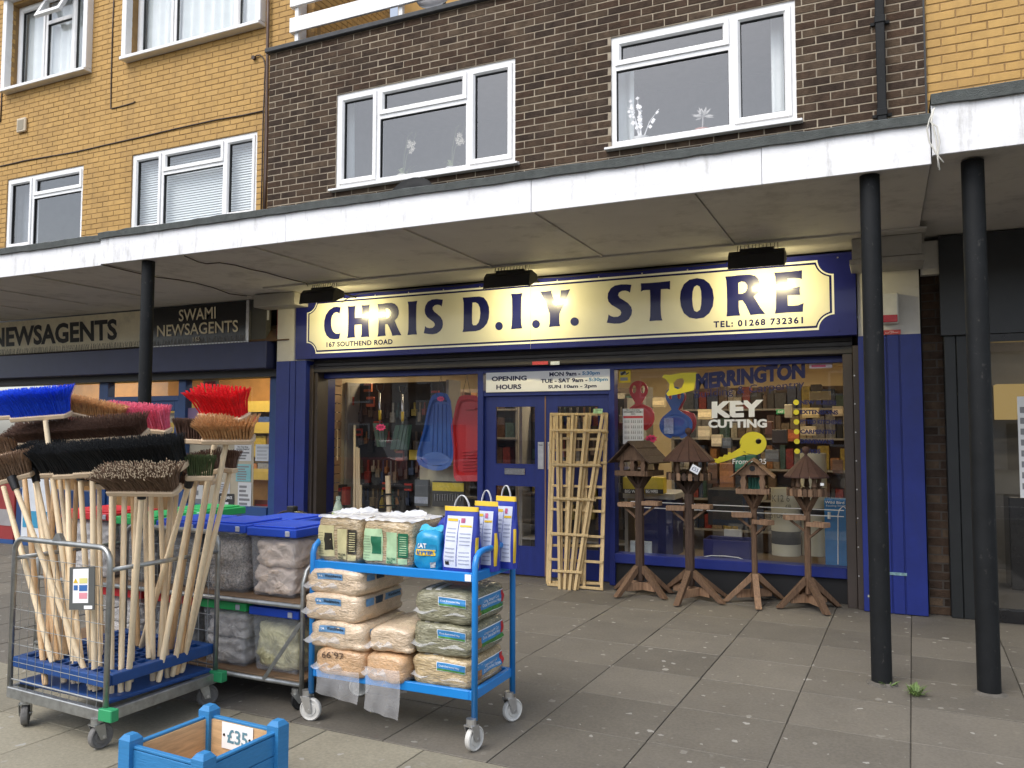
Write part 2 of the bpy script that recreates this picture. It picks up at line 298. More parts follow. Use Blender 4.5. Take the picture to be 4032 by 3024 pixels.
# ================================================================== GROUND
def slab_mat(name, base):
    m = bpy.data.materials.new(name); m.use_nodes = True; t = m.node_tree; N = t.nodes; L = t.links; b = N['Principled BSDF']; b.inputs['Roughness'].default_value = .75
    ge = N.new('ShaderNodeNewGeometry'); oi = N.new('ShaderNodeObjectInfo')
    def nz(s, d, r=.6):
        n = N.new('ShaderNodeTexNoise'); n.inputs['Scale'].default_value = s; n.inputs['Detail'].default_value = d; n.inputs['Roughness'].default_value = r; L.new(ge.outputs['Position'], n.inputs['Vector']); return n.outputs['Fac']
    def ramp(src, a, ca, bb, cb):
        r = N.new('ShaderNodeValToRGB'); r.color_ramp.elements[0].position = a; r.color_ramp.elements[0].color = (*ca,1); r.color_ramp.elements[1].position = bb; r.color_ramp.elements[1].color = (*cb,1); L.new(src, r.inputs[0]); return r.outputs[0]
    def mix(f, a, c, mode='MIX'):
        x = N.new('ShaderNodeMixRGB'); x.blend_type = mode
        for s, i in ((f,0),(a,1),(c,2)):
            if hasattr(s, 'is_linked') or hasattr(s,'node'): L.new(s, x.inputs[i])
            else: x.inputs[i].default_value = s if isinstance(s,(int,float)) else (*s,1)
        return x.outputs[0]
    c = ramp(nz(2.2, 8, .7), .3, [k*.78 for k in base], .72, [k*1.2 for k in base])
    c = mix(.35, c, ramp(nz(55, 3), .35, [k*.7 for k in base], .65, [k*1.35 for k in base]))
    h = N.new('ShaderNodeHueSaturation'); mr = N.new('ShaderNodeMapRange'); mr.inputs['To Min'].default_value = .84; mr.inputs['To Max'].default_value = 1.16; L.new(oi.outputs['Random'], mr.inputs[0]); L.new(mr.outputs[0], h.inputs['Value']); L.new(c, h.inputs['Color']); c = h.outputs[0]
    # trodden chewing gum, old spills
    wv = N.new('ShaderNodeTexNoise'); wv.inputs['Scale'].default_value = 25; L.new(ge.outputs['Position'], wv.inputs['Vector'])
    vm = N.new('ShaderNodeVectorMath'); vm.operation = 'MULTIPLY_ADD'; L.new(wv.outputs['Color'], vm.inputs[0]); vm.inputs[1].default_value = (.05,.05,0); L.new(ge.outputs['Position'], vm.inputs[2])
    for sc_, th, seed in ((4.5,.065,0.),(8.,.075,3.7)):
        v = N.new('ShaderNodeTexVoronoi'); v.inputs['Scale'].default_value = sc_; v.voronoi_dimensions = '2D'
        ad = N.new('ShaderNodeVectorMath'); ad.inputs[1].default_value = (seed,seed*2,0); L.new(vm.outputs[0], ad.inputs[0]); L.new(ad.outputs[0], v.inputs['Vector'])
        sx = N.new('ShaderNodeSeparateColor'); L.new(v.outputs['Color'], sx.inputs[0])
        m1 = N.new('ShaderNodeMath'); m1.operation = 'MULTIPLY'; m1.inputs[1].default_value = th*1.6; L.new(sx.outputs[0], m1.inputs[0])
        m2 = N.new('ShaderNodeMath'); m2.operation = 'LESS_THAN'; L.new(v.outputs['Distance'], m2.inputs[0]); L.new(m1.outputs[0], m2.inputs[1])
        m3 = N.new('ShaderNodeMath'); m3.operation = 'GREATER_THAN'; m3.inputs[1].default_value = .58; L.new(sx.outputs[1], m3.inputs[0])
        m4 = N.new('ShaderNodeMath'); m4.operation = 'MULTIPLY'; L.new(m2.outputs[0], m4.inputs[0]); L.new(m3.outputs[0], m4.inputs[1])
        m5 = N.new('ShaderNodeMath'); m5.operation = 'MULTIPLY'; L.new(m4.outputs[0], m5.inputs[0]); L.new(sx.outputs[2], m5.inputs[1])
        c = mix(m5.outputs[0], c, (.36,.345,.31))
    c = mix(ramp(nz(1.1, 8, .75), .56, (0,0,0), .8, (.5,.5,.5)), c, [k*.5 for k in base])
    L.new(c, b.inputs['Base Color'])
    bp = N.new('ShaderNodeBump'); bp.inputs['Strength'].default_value = .35; bp.inputs['Distance'].default_value = .004; L.new(nz(120, 4), bp.inputs['Height']); L.new(bp.outputs[0], b.inputs['Normal'])
    rr = N.new('ShaderNodeMapRange'); rr.inputs['To Min'].default_value = .55; rr.inputs['To Max'].default_value = .9; L.new(nz(3,5), rr.inputs[0]); L.new(rr.outputs[0], b.inputs['Roughness'])
    return m
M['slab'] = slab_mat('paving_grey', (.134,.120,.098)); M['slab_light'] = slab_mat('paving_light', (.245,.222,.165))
M['joint'] = mat('joint_dirt', (.050,.044,.034), .95, var=.4, vs=30)
M['asphalt'] = mat('asphalt', (.05,.05,.052), .9, var=.2, vs=40, bump=.4, bs=200)

gd = structure(MB().box(-150,150,-160,60,-.30,-.16).build('ground', mat('ground_soil', (.06,.055,.045), .95)))
road = structure(MB().box(-120,120,-9.5,-1.61,-.16,-.10).build('road', M['asphalt']))
mk = structure(MB().box(-120,120,-5.62,-5.52,-.1,-.096).build('road_line', M['white_vinyl']))
kb = structure(MB().box(-120,120,-1.6,-1.47,-.16,.0).build('kerb', mat('kerb_concrete', (.25,.245,.23), .85, var=.2, vs=12), bevel=.02))
pav = MB().box(-60,40,-1.465,9.0,-.16,-.009).build('pavement', M['joint']); structure(pav)
TH = math.radians(-1.7); RX, RY = 1.5*0, 0
ref = Vector((-1.154, 4.20, 0)); ru = Vector((math.cos(TH), math.sin(TH), 0)); rv = Vector((-math.sin(TH), math.cos(TH), 0))
DX, DY = .6145, .603
def slab_mesh(w, d, key):
    b = MB(); e = .0025; j = .0030
    b._add([(-w/2+j,-d/2+j,-.03),(w/2-j,-d/2+j,-.03),(w/2-j,d/2-j,-.03),(-w/2+j,d/2-j,-.03),
            (-w/2+j,-d/2+j,-e),(w/2-j,-d/2+j,-e),(w/2-j,d/2-j,-e),(-w/2+j,d/2-j,-e),
            (-w/2+j+e,-d/2+j+e,0),(w/2-j-e,-d/2+j+e,0),(w/2-j-e,d/2-j-e,0),(-w/2+j+e,d/2-j-e,0)],
           [(0,1,5,4),(1,2,6,5),(2,3,7,6),(3,0,4,7),(4,5,9,8),(5,6,10,9),(6,7,11,10),(7,4,8,11),(8,9,10,11)])
    me = bpy.data.meshes.new(key); me.from_pydata([tuple(p) for p in b.v], [], b.f); me.update(); return me
sm = {False: slab_mesh(DX, DY, 'paving_slab'), True: slab_mesh(DX, DY, 'paving_slab_pale')}
sm[False].materials.append(M['slab']); sm[True].materials.append(M['slab_light'])
nsl = 0; srest = MB()
for j in range(-6, 8):
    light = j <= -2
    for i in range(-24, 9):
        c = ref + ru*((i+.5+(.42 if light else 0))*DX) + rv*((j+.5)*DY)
        d = c-CAM; f = d.dot(_fw)
        if f < 1.2: continue
        sx = d.dot(_rt)/f; sy = d.dot(_up)/f
        if abs(sx) > .80 or sy < -.75: continue
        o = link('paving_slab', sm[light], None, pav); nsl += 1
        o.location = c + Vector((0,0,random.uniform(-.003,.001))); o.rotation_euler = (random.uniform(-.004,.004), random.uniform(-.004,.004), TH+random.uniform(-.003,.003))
print('slabs', nsl)

# ================================================================== WALLS
def rects_minus(x0, x1, z0, z1, ops):
    xs = sorted({x0, x1, *[v for o in ops for v in o[:2] if x0 < v < x1]}); zs = sorted({z0, z1, *[v for o in ops for v in o[2:4] if z0 < v < z1]})
    out = []
    for a, b in zip(xs, xs[1:]):
        for c, d in zip(zs, zs[1:]):
            mx, mz = (a+b)/2, (c+d)/2
            if not any(o[0] < mx < o[1] and o[2] < mz < o[3] for o in ops): out.append((a,b,c,d))
    return out
_bm = {}
def brick_mesh(L, mt, vi, mi):
    k = (round(L,3), mt, vi, mi)
    if k in _bm: return _bm[k]
    r = random.Random(vi*31+mi+len(mt)); h = .0652; D = .05; e = .0035
    def j(): return r.uniform(-.0016,.0016)
    f = [(-L/2+e+j(),0,-h/2+e+j()),(L/2-e+j(),0,-h/2+e+j()),(L/2-e+j(),0,h/2-e+j()),(-L/2+e+j(),0,h/2-e+j())]
    m_ = [(-L/2+j(),e,-h/2+j()),(L/2+j(),e,-h/2+j()),(L/2+j(),e,h/2+j()),(-L/2+j(),e,h/2+j())]
    bk = [(-L/2,D,-h/2),(L/2,D,-h/2),(L/2,D,h/2),(-L/2,D,h/2)]
    me = bpy.data.meshes.new('brick'); me.from_pydata(f+m_+bk, [], [(0,1,2,3)]+[(4+i,4+(i+1)%4,(i+1)%4,i) for i in range(4)]+[(8+i,8+(i+1)%4,4+(i+1)%4,4+i) for i in range(4)]); me.update()
    me.materials.append(M[mt][mi]); _bm[k] = me; return me
def in_view(p, mg=.70):
    d = p-CAM; f = d.dot(_fw); return f > .5 and abs(d.dot(_rt)/f) < mg and abs(d.dot(_up)/f) < mg*.78
def brick_wall(parent, T, x0, x1, z0, z1, ops, pal, mortar, nsep=300, zref=0., xoff=0., proud=.007, jit=.0015):
    """T maps local (x along, y into the wall, z up) to the world; bricks as parts, nearest first, the rest one part"""
    b = MB(T)
    for a, c, d, e in rects_minus(x0, x1, z0, z1, ops): b.box(a, c, proud, .12, d, e)
    b.build('mortar_wall', M[mortar], parent)
    bl = []
    r0 = math.floor((z0-zref)/.075); r1 = math.ceil((z1-zref)/.075)
    rnd = random.Random(int(x0*100)+len(ops))
    for r in range(r0, r1):
        zc = zref+r*.075+.0375
        if zc-.033 < z0-.01 or zc+.033 > z1+.01: continue
        o = xoff + (.1125 if r % 2 else 0)
        k = math.floor((x0-o)/.225)
        while True:
            a = o+k*.225; k += 1
            if a >= x1: break
            segs = [(max(a+.005,x0), min(a+.220,x1))]
            for op in ops:
                if op[2]-.02 < zc < op[3]+.02:
                    ns = []
                    for s in segs:
                        if s[1] <= op[0] or s[0] >= op[1]: ns.append(s)
                        else:
                            if s[0] < op[0]: ns.append((s[0], op[0]))
                            if s[1] > op[1]: ns.append((op[1], s[1]))
                    segs = ns
            for s in segs:
                if s[1]-s[0] > .03: bl.append((s[0], s[1], zc))
    for q in range(len(bl)):
        a, c, zc = bl[q]; w = T @ Vector(((a+c)/2, 0, zc)); bl[q] = ((w-CAM).length + (0 if in_view(w) else 50), a, c, zc, w)
    bl.sort(key=lambda t: t[0])
    rot = T.to_euler(); rest = {}
    for n_, (_, a, c, zc, w) in enumerate(bl):
        mi = rnd.choices(range(len(M[pal])))[0]; L_ = round((c-a)/.005)*.005 if c-a < .214 else .215
        me = brick_mesh(L_, pal, rnd.randrange(4), mi)
        loc = T @ Vector(((a+c)/2, rnd.uniform(-jit,jit), zc))
        if n_ < nsep:
            o = link('brick', me, None, parent); o.location = loc; o.rotation_euler = rot
        else:
            b = rest.setdefault(mi, MB()); TT = Matrix.Translation(loc) @ T.to_3x3().to_4x4()
            b._add([TT @ v.co for v in me.vertices], [list(p.vertices) for p in me.polygons])
    if rest:
        b = MB(); mats_ = []; idx = []
        for mi, q in rest.items():
            b._add(q.v, q.f); idx += [len(mats_)]*len(q.f); mats_.append(M[pal][mi])
        o = b.build('brickwork', mats_[0], parent); stuff(o)
        for m_ in mats_[1:]: o.data.materials.append(m_)
        o.data.polygons.foreach_set('material_index', idx)
def FT(x=0., Y=0., rz=0.): return Matrix.Translation((x, Y, 0)) @ Matrix.Rotation(rz, 4, 'Z')

# ---- uPVC windows
def window(parent, Y, x0, x1, z0, z1, cells, name='window', sill=True, depth=.07, label=None):
    """cells: (xa, xb, za, zb, opening light?)"""
    inner = []
    for xa, xb, za, zb, op in cells:
        fl = .05 if abs(xa-x0) < 1e-3 else .028; fr = .05 if abs(xb-x1) < 1e-3 else .028
        fb = .05 if abs(za-z0) < 1e-3 else .028; ft = .05 if abs(zb-z1) < 1e-3 else .028
        inner.append((xa+fl, xb-fr, za+fb, zb-ft))
    b = MB()
    for a, c, d, e in rects_minus(x0, x1, z0, z1, inner): b.box(a, c, Y, Y+depth, d, e)
    w = b.build(name, M['upvc'], parent)
    for (xa, xb, za, zb, op), (a, c, d, e) in zip(cells, inner):
        g = .0
        if op:
            s = MB(); sw = .05; y0 = Y-.016; y1 = Y+.05; k = .008; a_, c_, d_, e_ = a-k, c+k, d-k, e+k; i_ = (a+sw, c-sw, d+sw, e-sw)
            # sash ring with a chamfered inner edge
            O = [(a_,d_),(c_,d_),(c_,e_),(a_,e_)]; I1 = [(i_[0]-.018,i_[2]-.018),(i_[1]+.018,i_[2]-.018),(i_[1]+.018,i_[3]+.018),(i_[0]-.018,i_[3]+.018)]; I2 = [(i_[0],i_[2]),(i_[1],i_[2]),(i_[1],i_[3]),(i_[0],i_[3])]
            for q in range(4):
                p, n_ = q, (q+1) % 4
                s.quad((O[p][0],y0,O[p][1]),(O[n_][0],y0,O[n_][1]),(I1[n_][0],y0,I1[n_][1]),(I1[p][0],y0,I1[p][1]))
                s.quad((I1[p][0],y0,I1[p][1]),(I1[n_][0],y0,I1[n_][1]),(I2[n_][0],y0+.02,I2[n_][1]),(I2[p][0],y0+.02,I2[p][1]))
                s.quad((I2[p][0],y0+.02,I2[p][1]),(I2[n_][0],y0+.02,I2[n_][1]),(I2[n_][0],y1,I2[n_][1]),(I2[p][0],y1,I2[p][1]))
                s.quad((O[p][0],y0,O[p][1]),(O[n_][0],y0,O[n_][1]),(O[n_][0],y1,O[n_][1]),(O[p][0],y1,O[p][1]))
            s.build('sash', M['upvc'], w); a, c, d, e = i_
        # black gasket
        q = MB(); t = .006
        for r in rects_minus(a, c, d, e, [(a+t,c-t,d+t,e-t)]): q.box(r[0], r[1], Y+.012, Y+.045, r[2], r[3])
        q.build('gasket', M['black'], w)
        MB().quad((a,Y+.03,d),(c,Y+.03,d),(c,Y+.03,e),(a,Y+.03,e)).build('pane', M['glass'], w)
    if sill:
        MB().hexa([(x0-.05,Y-.09,z0-.045),(x1+.05,Y-.09,z0-.045),(x1+.05,Y+.03,z0-.045),(x0-.05,Y+.03,z0-.045),(x0-.05,Y-.09,z0-.022),(x1+.05,Y-.09,z0-.022),(x1+.05,Y+.03,z0-.002),(x0-.05,Y+.03,z0-.002)]).build('sill', M['upvc'], w, bevel=.004)
    return w
def room(parent, x0, x1, z0, z1, Y, d=1.6):
    b = MB(); b.quad((x0,Y+d,z0),(x1,Y+d,z0),(x1,Y+d,z1),(x0,Y+d,z1)); b.quad((x0,Y,z0),(x0,Y+d,z0),(x0,Y+d,z1),(x0,Y,z1)); b.quad((x1,Y,z0),(x1,Y+d,z0),(x1,Y+d,z1),(x1,Y,z1))
    b.quad((x0,Y,z1),(x1,Y,z1),(x1,Y+d,z1),(x0,Y+d,z1)); b.quad((x0,Y,z0),(x1,Y,z0),(x1,Y+d,z0),(x0,Y+d,z0)); b.build('room_lining', M['room'], parent)
M['room'] = mat('room_wall', (.30,.29,.28), .9)
YW, YL = 7.45, 7.95                 # brown bay and mustard flats left of it
def X(px, py, Y): return P(px, py, Y).x
def Z(px, py, Y): return P(px, py, Y).z

# brown brick flat over the DIY store
A = (X(1325,372,YW), X(2028,640,YW), 4.375, 5.472); B = (X(2404,142,YW), X(3138,460,YW), 4.375, 5.472)
bx0, bx1 = -6.634, .385
bb = thing('brown_brick_flat', 'dark brown brick upper storey with two white windows above the DIY store', 'building', (-3.1, YW, 3.6))
brick_wall(bb, FT(0, YW), bx0, bx1, 3.60, 6.15, [A, B], 'brick_b', 'mortar_b', zref=5.472-.075*30, xoff=A[0], proud=.004)
MB().box(bx0-.04, bx1, YW-.05, YW+.28, 6.151, 6.205).build('coping', mat('coping_slate', (.06,.062,.065), .8, var=.25, vs=10), bb, bevel=.006)
MB().box(bx0, bx0+.10, YW+.12, YL+.9, 3.60, 6.149).build('return_wall', M['brick_b'][0], bb)
tA = Z(1500, 456, YW); m1, m2 = X(1485,500,YW), X(1841,420,YW)
window(bb, YW+.02, *A, [(A[0],m1,A[2],A[3],1),(m1,m2,tA,A[3],1),(m1,m2,A[2],tA,0),(m2,A[1],A[2],A[3],1)])
tB = Z(2414, 268, YW); m3 = X(2880,300,YW)
window(bb, YW+.02, *B, [(B[0],m3,tB,B[3],1),(B[0],m3,B[2],tB,0),(m3,B[1],B[2],B[3],1)])
room(bb, A[0]-.15, A[1]+.15, 4.25, 5.6, YW+.13); room(bb, B[0]-.15, B[1]+.15, 4.25, 5.6, YW+.13)

# mustard flats left
yl = thing('mustard_brick_flats', 'mustard yellow brick flats with four white windows over the newsagents', 'building', (-9.6, YL, 3.6))
W1 = (X(29,706,YL), X(328,654,YL), 4.36, 5.472); W2 = (X(520,612,YL), X(1013,517,YL), 4.36, 5.472)
W3 = (-12.24, X(345,240,YL), 6.93, 8.25); W4 = (X(517,200,YL), X(1024,80,YL), 6.93, 8.25)
yx0, yx1 = -13.4, -6.37
brick_wall(yl, FT(0, YL), yx0, yx1, 3.6, 8.7, [W1,W2,W3,W4], 'brick_y', 'mortar_y', zref=5.472-.075*30, xoff=W2[0], proud=.005, jit=.001)
brick_wall(yl, FT(yx1, YL, math.pi/2), .0, 1.7, 6.0, 8.7, [], 'brick_y', 'mortar_y', zref=5.472, nsep=0, proud=.005)
t1 = Z(127,775,YL); q1 = X(124,800,YL)
window(yl, YL+.02, *W1, [(W1[0],q1,W1[2],W1[3],1),(q1,W1[1],t1,W1[3],1),(q1,W1[1],W1[2],t1,0)], sill=False)
q2, q3 = X(633,750,YL), X(880,650,YL); t2 = Z(640,680,YL)
window(yl, YL+.02, *W2, [(W2[0],q2,W2[2],W2[3],1),(q2,q3,t2,W2[3],1),(q2,q3,W2[2],t2,0),(q3,W2[1],W2[2],W2[3],1)], sill=False)
a_, b_ = X(153,300,YL), X(258,270,YL)
w3 = window(yl, YL+.10, *W3, [(W3[0],a_,W3[2],W3[3],1),(a_,b_,7.87,W3[3],0),(a_,b_,W3[2],7.87,0),(b_,W3[1],W3[2],W3[3],1)], sill=False)
a4, b4 = X(664,180,YL), X(904,110,YL)
w4 = window(yl, YL+.10, *W4, [(W4[0],a4,W4[2],W4[3],1),(a4,b4,W4[2],W4[3],0),(b4,W4[1],W4[2],W4[3],1)], sill=False)
for Wn, w in ((W3,w3),(W4,w4)):      # projecting white box surrounds
    s = MB(); y0 = YL-.10
    s.box(Wn[0]-.09, Wn[0]-.002, y0, YL+.13, Wn[2]-.05, Wn[3]+.04); s.box(Wn[1]+.002, Wn[1]+.09, y0, YL+.13, Wn[2]-.05, Wn[3]+.04)
    s.box(Wn[0]-.09, Wn[1]+.09, y0-.03, YL+.13, Wn[2]-.10, Wn[2]-.052); s.box(Wn[0]-.09, Wn[1]+.09, y0-.05, YL+.13, Wn[3]+.042, Wn[3]+.15)
    s.build('box_surround', M['upvc'], w, bevel=.006)
# tilted open fanlight of the top-left window
T_ = Matrix.Translation((0, YL+.085, W3[3]-.04)) @ Matrix.Rotation(math.radians(-26), 4, 'X')
s = MB(T_)
for r in rects_minus(a_+.02, b_-.02, -.40, 0, [(a_+.09, b_-.09, -.33, -.07)]): s.box(r[0], r[1], -.05, 0, r[2], r[3])
sf = s.build('open_fanlight', M['upvc'], w3)
MB(T_).quad((a_+.09,-.02,-.33),(b_-.09,-.02,-.33),(b_-.09,-.02,-.07),(a_+.09,-.02,-.07)).build('pane', M['glass'], w3)
for Wn in (W1,W2,W3,W4): room(yl, Wn[0]-.15, Wn[1]+.15, Wn[2]-.1, Wn[3]+.1, YL+.18)
# air brick cover, cables on the wall
vp = P(92, 495, YL); MB().box(vp.x-.10, vp.x+.10, YL-.045, YL-.003, vp.z-.11, vp.z+.11).build('vent_cover', mat('vent_cream',(.62,.52,.38),.5), yl, bevel=.012)
MB().box(vp.x-.07, vp.x+.07, YL-.049, YL-.046, vp.z-.08, vp.z+.075).build('vent_grille', mat('vent_grey',(.28,.24,.17),.6), yl)
M['cable'] = mat('dark_cable', (.05,.03,.02), .6)
def cable(pts, Y, r=.008, name='cable', m=None, parent=None):
    return MB().tube([P(x, y, Y) for x, y in pts], r, 6).build(name, m or M['cable'], parent, smooth=True)
cable([(0,655),(100,632),(300,598),(420,570),(540,543),(700,505),(850,472),(950,455),(1035,437)], YL-.008, .010, parent=yl)
cable([(448,0),(443,120),(438,300),(436,425),(440,428),(480,418),(525,405),(532,400)], YL-.008, .009, parent=yl)
cable([(23,0),(14,200),(6,400),(2,480)], YL-.008, .010, parent=yl)
cable([(1000,228),(1010,218),(1025,216),(1038,230),(1045,260),(1041,330),(1042,345),(1038,420),(1035,500),(1031,700),(1028,832)], YL-.02, .009, parent=yl)
cable([(1062,352),(1050,365),(1046,380),(1044,500),(1041,650),(1036,832)], YL-.02, .009, parent=yl)
cable([(1056,-20),(1055,100),(1052,300),(1051,520),(1047,700),(1043,836)], YL-.045, .02, name='waste_pipe', m=mat('brown_pipe',(.10,.06,.045),.5), parent=yl)
p0 = P(1000,228,YL-.02); MB().cyl(p0+Vector((0,-.02,0)), p0+Vector((0,.015,0)), .028, n=12).build('cable_bung', M['cable'], yl)

# mustard flats right
yr = thing('mustard_brick_gable', 'mustard yellow brick wall right of the dark brown flat', 'building', (1.5, YW, 3.6))
brick_wall(yr, FT(0, YW+.03), .395, 3.2, 3.6, 6.3, [], 'brick_y', 'mortar_y', zref=5.472-.075*30+.02, xoff=.40, proud=.005, jit=.001)
MB().box(bx1-.004, .396, YW-.002, YW+.06, 3.6, 6.15).build('shadow_gap', M['black'], yr)  # black strip painted in as the shadow gap where the two walls meet
# balcony: rails on the coping, recess behind
bal = thing('balcony_railing', 'white painted timber balcony railing on the dark coping above the brown brick', 'railing', (-4.5, YW+.25, 6.2))
YB = YW+.22
rl = P(1148, 40, YB).x
def rail(z0, z1): MB().box(rl-.03, 1.0, YB, YB+.035, z0, z1).build('rail', M['white'], bal, bevel=.004)
zA = Z(1150, 105, YB); zB = Z(1150, 20, YB)
rail(zA-.07, zA+.115); rail(zB-.02, zB+.17); rail(zB+.24, zB+.43)
for k, x in enumerate((rl+.02, rl+1.05*1.45, rl+3.05, rl+4.55)): MB().box(x, x+.055, YB+.037, YB+.09, 6.205, 7.3).build('post', M['white'], bal, bevel=.004)
MB().box(rl-.03, rl+.005, YB+.037, YB+.85, zB-.02, zB+.17).build('side_rail', M['white'], bal); MB().box(rl-.03, rl+.005, YB+.037, YB+.85, zA-.07, zA+.115).build('side_rail', M['white'], bal)
MB().box(rl+.02, rl+.075, YB+.80, YB+.85, 6.205, 7.3).build('post', M['white'], bal)
bw = thing('balcony_recess', 'pale wall and roof of the recess behind the white balcony railing', 'wall', (-3, 9.7, 6.0))
MB().box(yx1+.13, 1.6, 9.65, 9.8, 5.9, 8.6).build('back_wall', M['brick_y'][1], bw); MB().box(yx1+.13, 1.6, YW+.3, 9.65, 5.95, 6.05).build('balcony_floor', M['asphalt'], bw)
d0 = P(1560, 40, 8.6); bc = thing('balcony_chair', 'black chair standing on the balcony behind the white rails', 'chair', (d0.x+.3, 8.7, 6.05))
MB().box(d0.x, d0.x+.6, 8.5, 9.0, 6.45, 6.50).build('seat', M['black'], bc, bevel=.01); MB().hexa([(d0.x,8.98,6.50),(d0.x+.6,8.98,6.50),(d0.x+.6,9.02,6.50),(d0.x,9.02,6.50),(d0.x,9.08,7.0),(d0.x+.6,9.08,7.0),(d0.x+.6,9.12,7.0),(d0.x,9.12,7.0)]).build('backrest', M['black'], bc, bevel=.01)
for x_ in (d0.x+.03, d0.x+.57):
    for y_ in (8.53, 8.97): MB().cyl((x_,y_,6.05),(x_,y_,6.45), .018, n=8).build('leg', M['black_metal'], bc)
sd = thing('satellite_dish', 'small grey satellite dish behind the upper balcony rail', 'dish', P(1735, 0, 7.9))
q = P(1735, -20, 7.9); MB(Matrix.Translation(q) @ Matrix.Rotation(math.radians(70), 4, 'X')).lathe([(.0,.0),(.12,.01),(.22,.04),(.28,.075),(.275,.08),(.2,.05),(0,.02)], n=24).build('reflector', mat('dish_grey',(.35,.35,.36),.5), sd, smooth=True)
MB().cyl(q+Vector((0,.05,0)), q+Vector((0,.3,-.4)), .02).build('arm', M['black_metal'], sd)

# down pipe
dp = thing('downpipe', 'black square downpipe fixed to the brown brick by brackets', 'pipe', (X(3465,300,YW), YW, 4))
xp = X(3468, 240, YW-.05)
MB().box(xp-.036, xp+.036, YW-.085, YW-.015, 3.55, 6.1).build('pipe', M['black_metal'], dp, bevel=.006)
for zc in (Z(3468,80,YW-.05), Z(3480,445,YW-.05), Z(3468,80,YW-.05)+.9):
    MB().box(xp-.042, xp+.042, YW-.092, YW-.012, zc-.03, zc+.03).build('collar', M['black_metal'], dp, bevel=.004)
    MB().box(xp-.075, xp+.075, YW-.02, YW-.003, zc-.02, zc+.005).build('bracket', M['black_metal'], dp)

# net curtains, blinds, pot plants behind the upstairs glass
M['net'] = mat('net_curtain', (.82,.88,.88), .9, var=.05)
def curtain(x0, x1, z0, z1, Y, label, wave=.03, n=60, m=None):
    ph = random.uniform(0,9)
    o = MB().grid(lambda u, v: Vector((x0+(x1-x0)*u, Y+wave*math.sin(u*(x1-x0)*34+ph+.6*math.sin(u*9))*(.4+.6*(1-v)), z0+(z1-z0)*v)), n, 6).build('curtain', m or M['net'], None, smooth=True)
    return tag(o, label, 'curtain')
curtain(W3[0]-.14, W3[1]-.02, W3[2], W3[3], YL+.22, 'white net curtain in the top-left mustard brick window with an open fanlight')
curtain(W4[0]-.14, a4+.02, W4[2], W4[3], YL+.215, 'flat white net drape in the left light of the upper middle window')
curtain(a4+.04, b4-.02, W4[2], W4[3], YL+.23, 'gathered white net curtain in the centre light of the upper middle window', .05)
curtain(b4+.02, W4[1], W4[2], W4[3], YL+.215, 'white net drape in the right light of the upper middle window')
curtain(B[0]-.12, B[0]+.16, B[2], B[3], YW+.28, 'white drape at the left side of the right-hand brown brick window', .04, 30)
curtain(B[1]-.24, B[1]-.06, B[2], B[3], YW+.26, 'white drape at the right side of the right-hand brown brick window', .04, 30)
curtain(A[0]-.10, A[0]+.06, A[2], A[3], YW+.26, 'narrow white drape at the left edge of the brown brick window', .03, 16)
curtain(W1[0]-.12, W1[0]+.34, W1[2], W1[3], YL+.28, 'pale curtain in the lower-left mustard brick window', .03, 30, mat('grey_net',(.5,.52,.54),.9))
M['blind'] = mat('blind_slat', (.80,.86,.86), .5, var=.04)
bl = thing('venetian_blind', 'white slatted blind behind the wide lower mustard brick window', 'blind', (W2[0]+1, YL+.2, W2[3]))
sl = MB().hexa([(W2[0]-.12,YL+.15,0),(W2[1]-.05,YL+.15,0),(W2[1]-.05,YL+.168,.030),(W2[0]-.12,YL+.168,.030),(W2[0]-.12,YL+.148,.002),(W2[1]-.05,YL+.148,.002),(W2[1]-.05,YL+.166,.032),(W2[0]-.12,YL+.166,.032)]).build('slat', M['blind'], bl)
zz = W2[2]+.02
sl.location = (0,0,zz)
while zz < W2[3]-.06:
    zz += .034; c = sl.copy(); COL.objects.link(c); par(c, bl); c.location = (0,0,zz)
MB().box(W2[0]+.04, W2[1]-.04, YL+.19, YL+.24, W2[3]-.05, W2[3]-.01).build('head_rail', M['upvc'], bl)
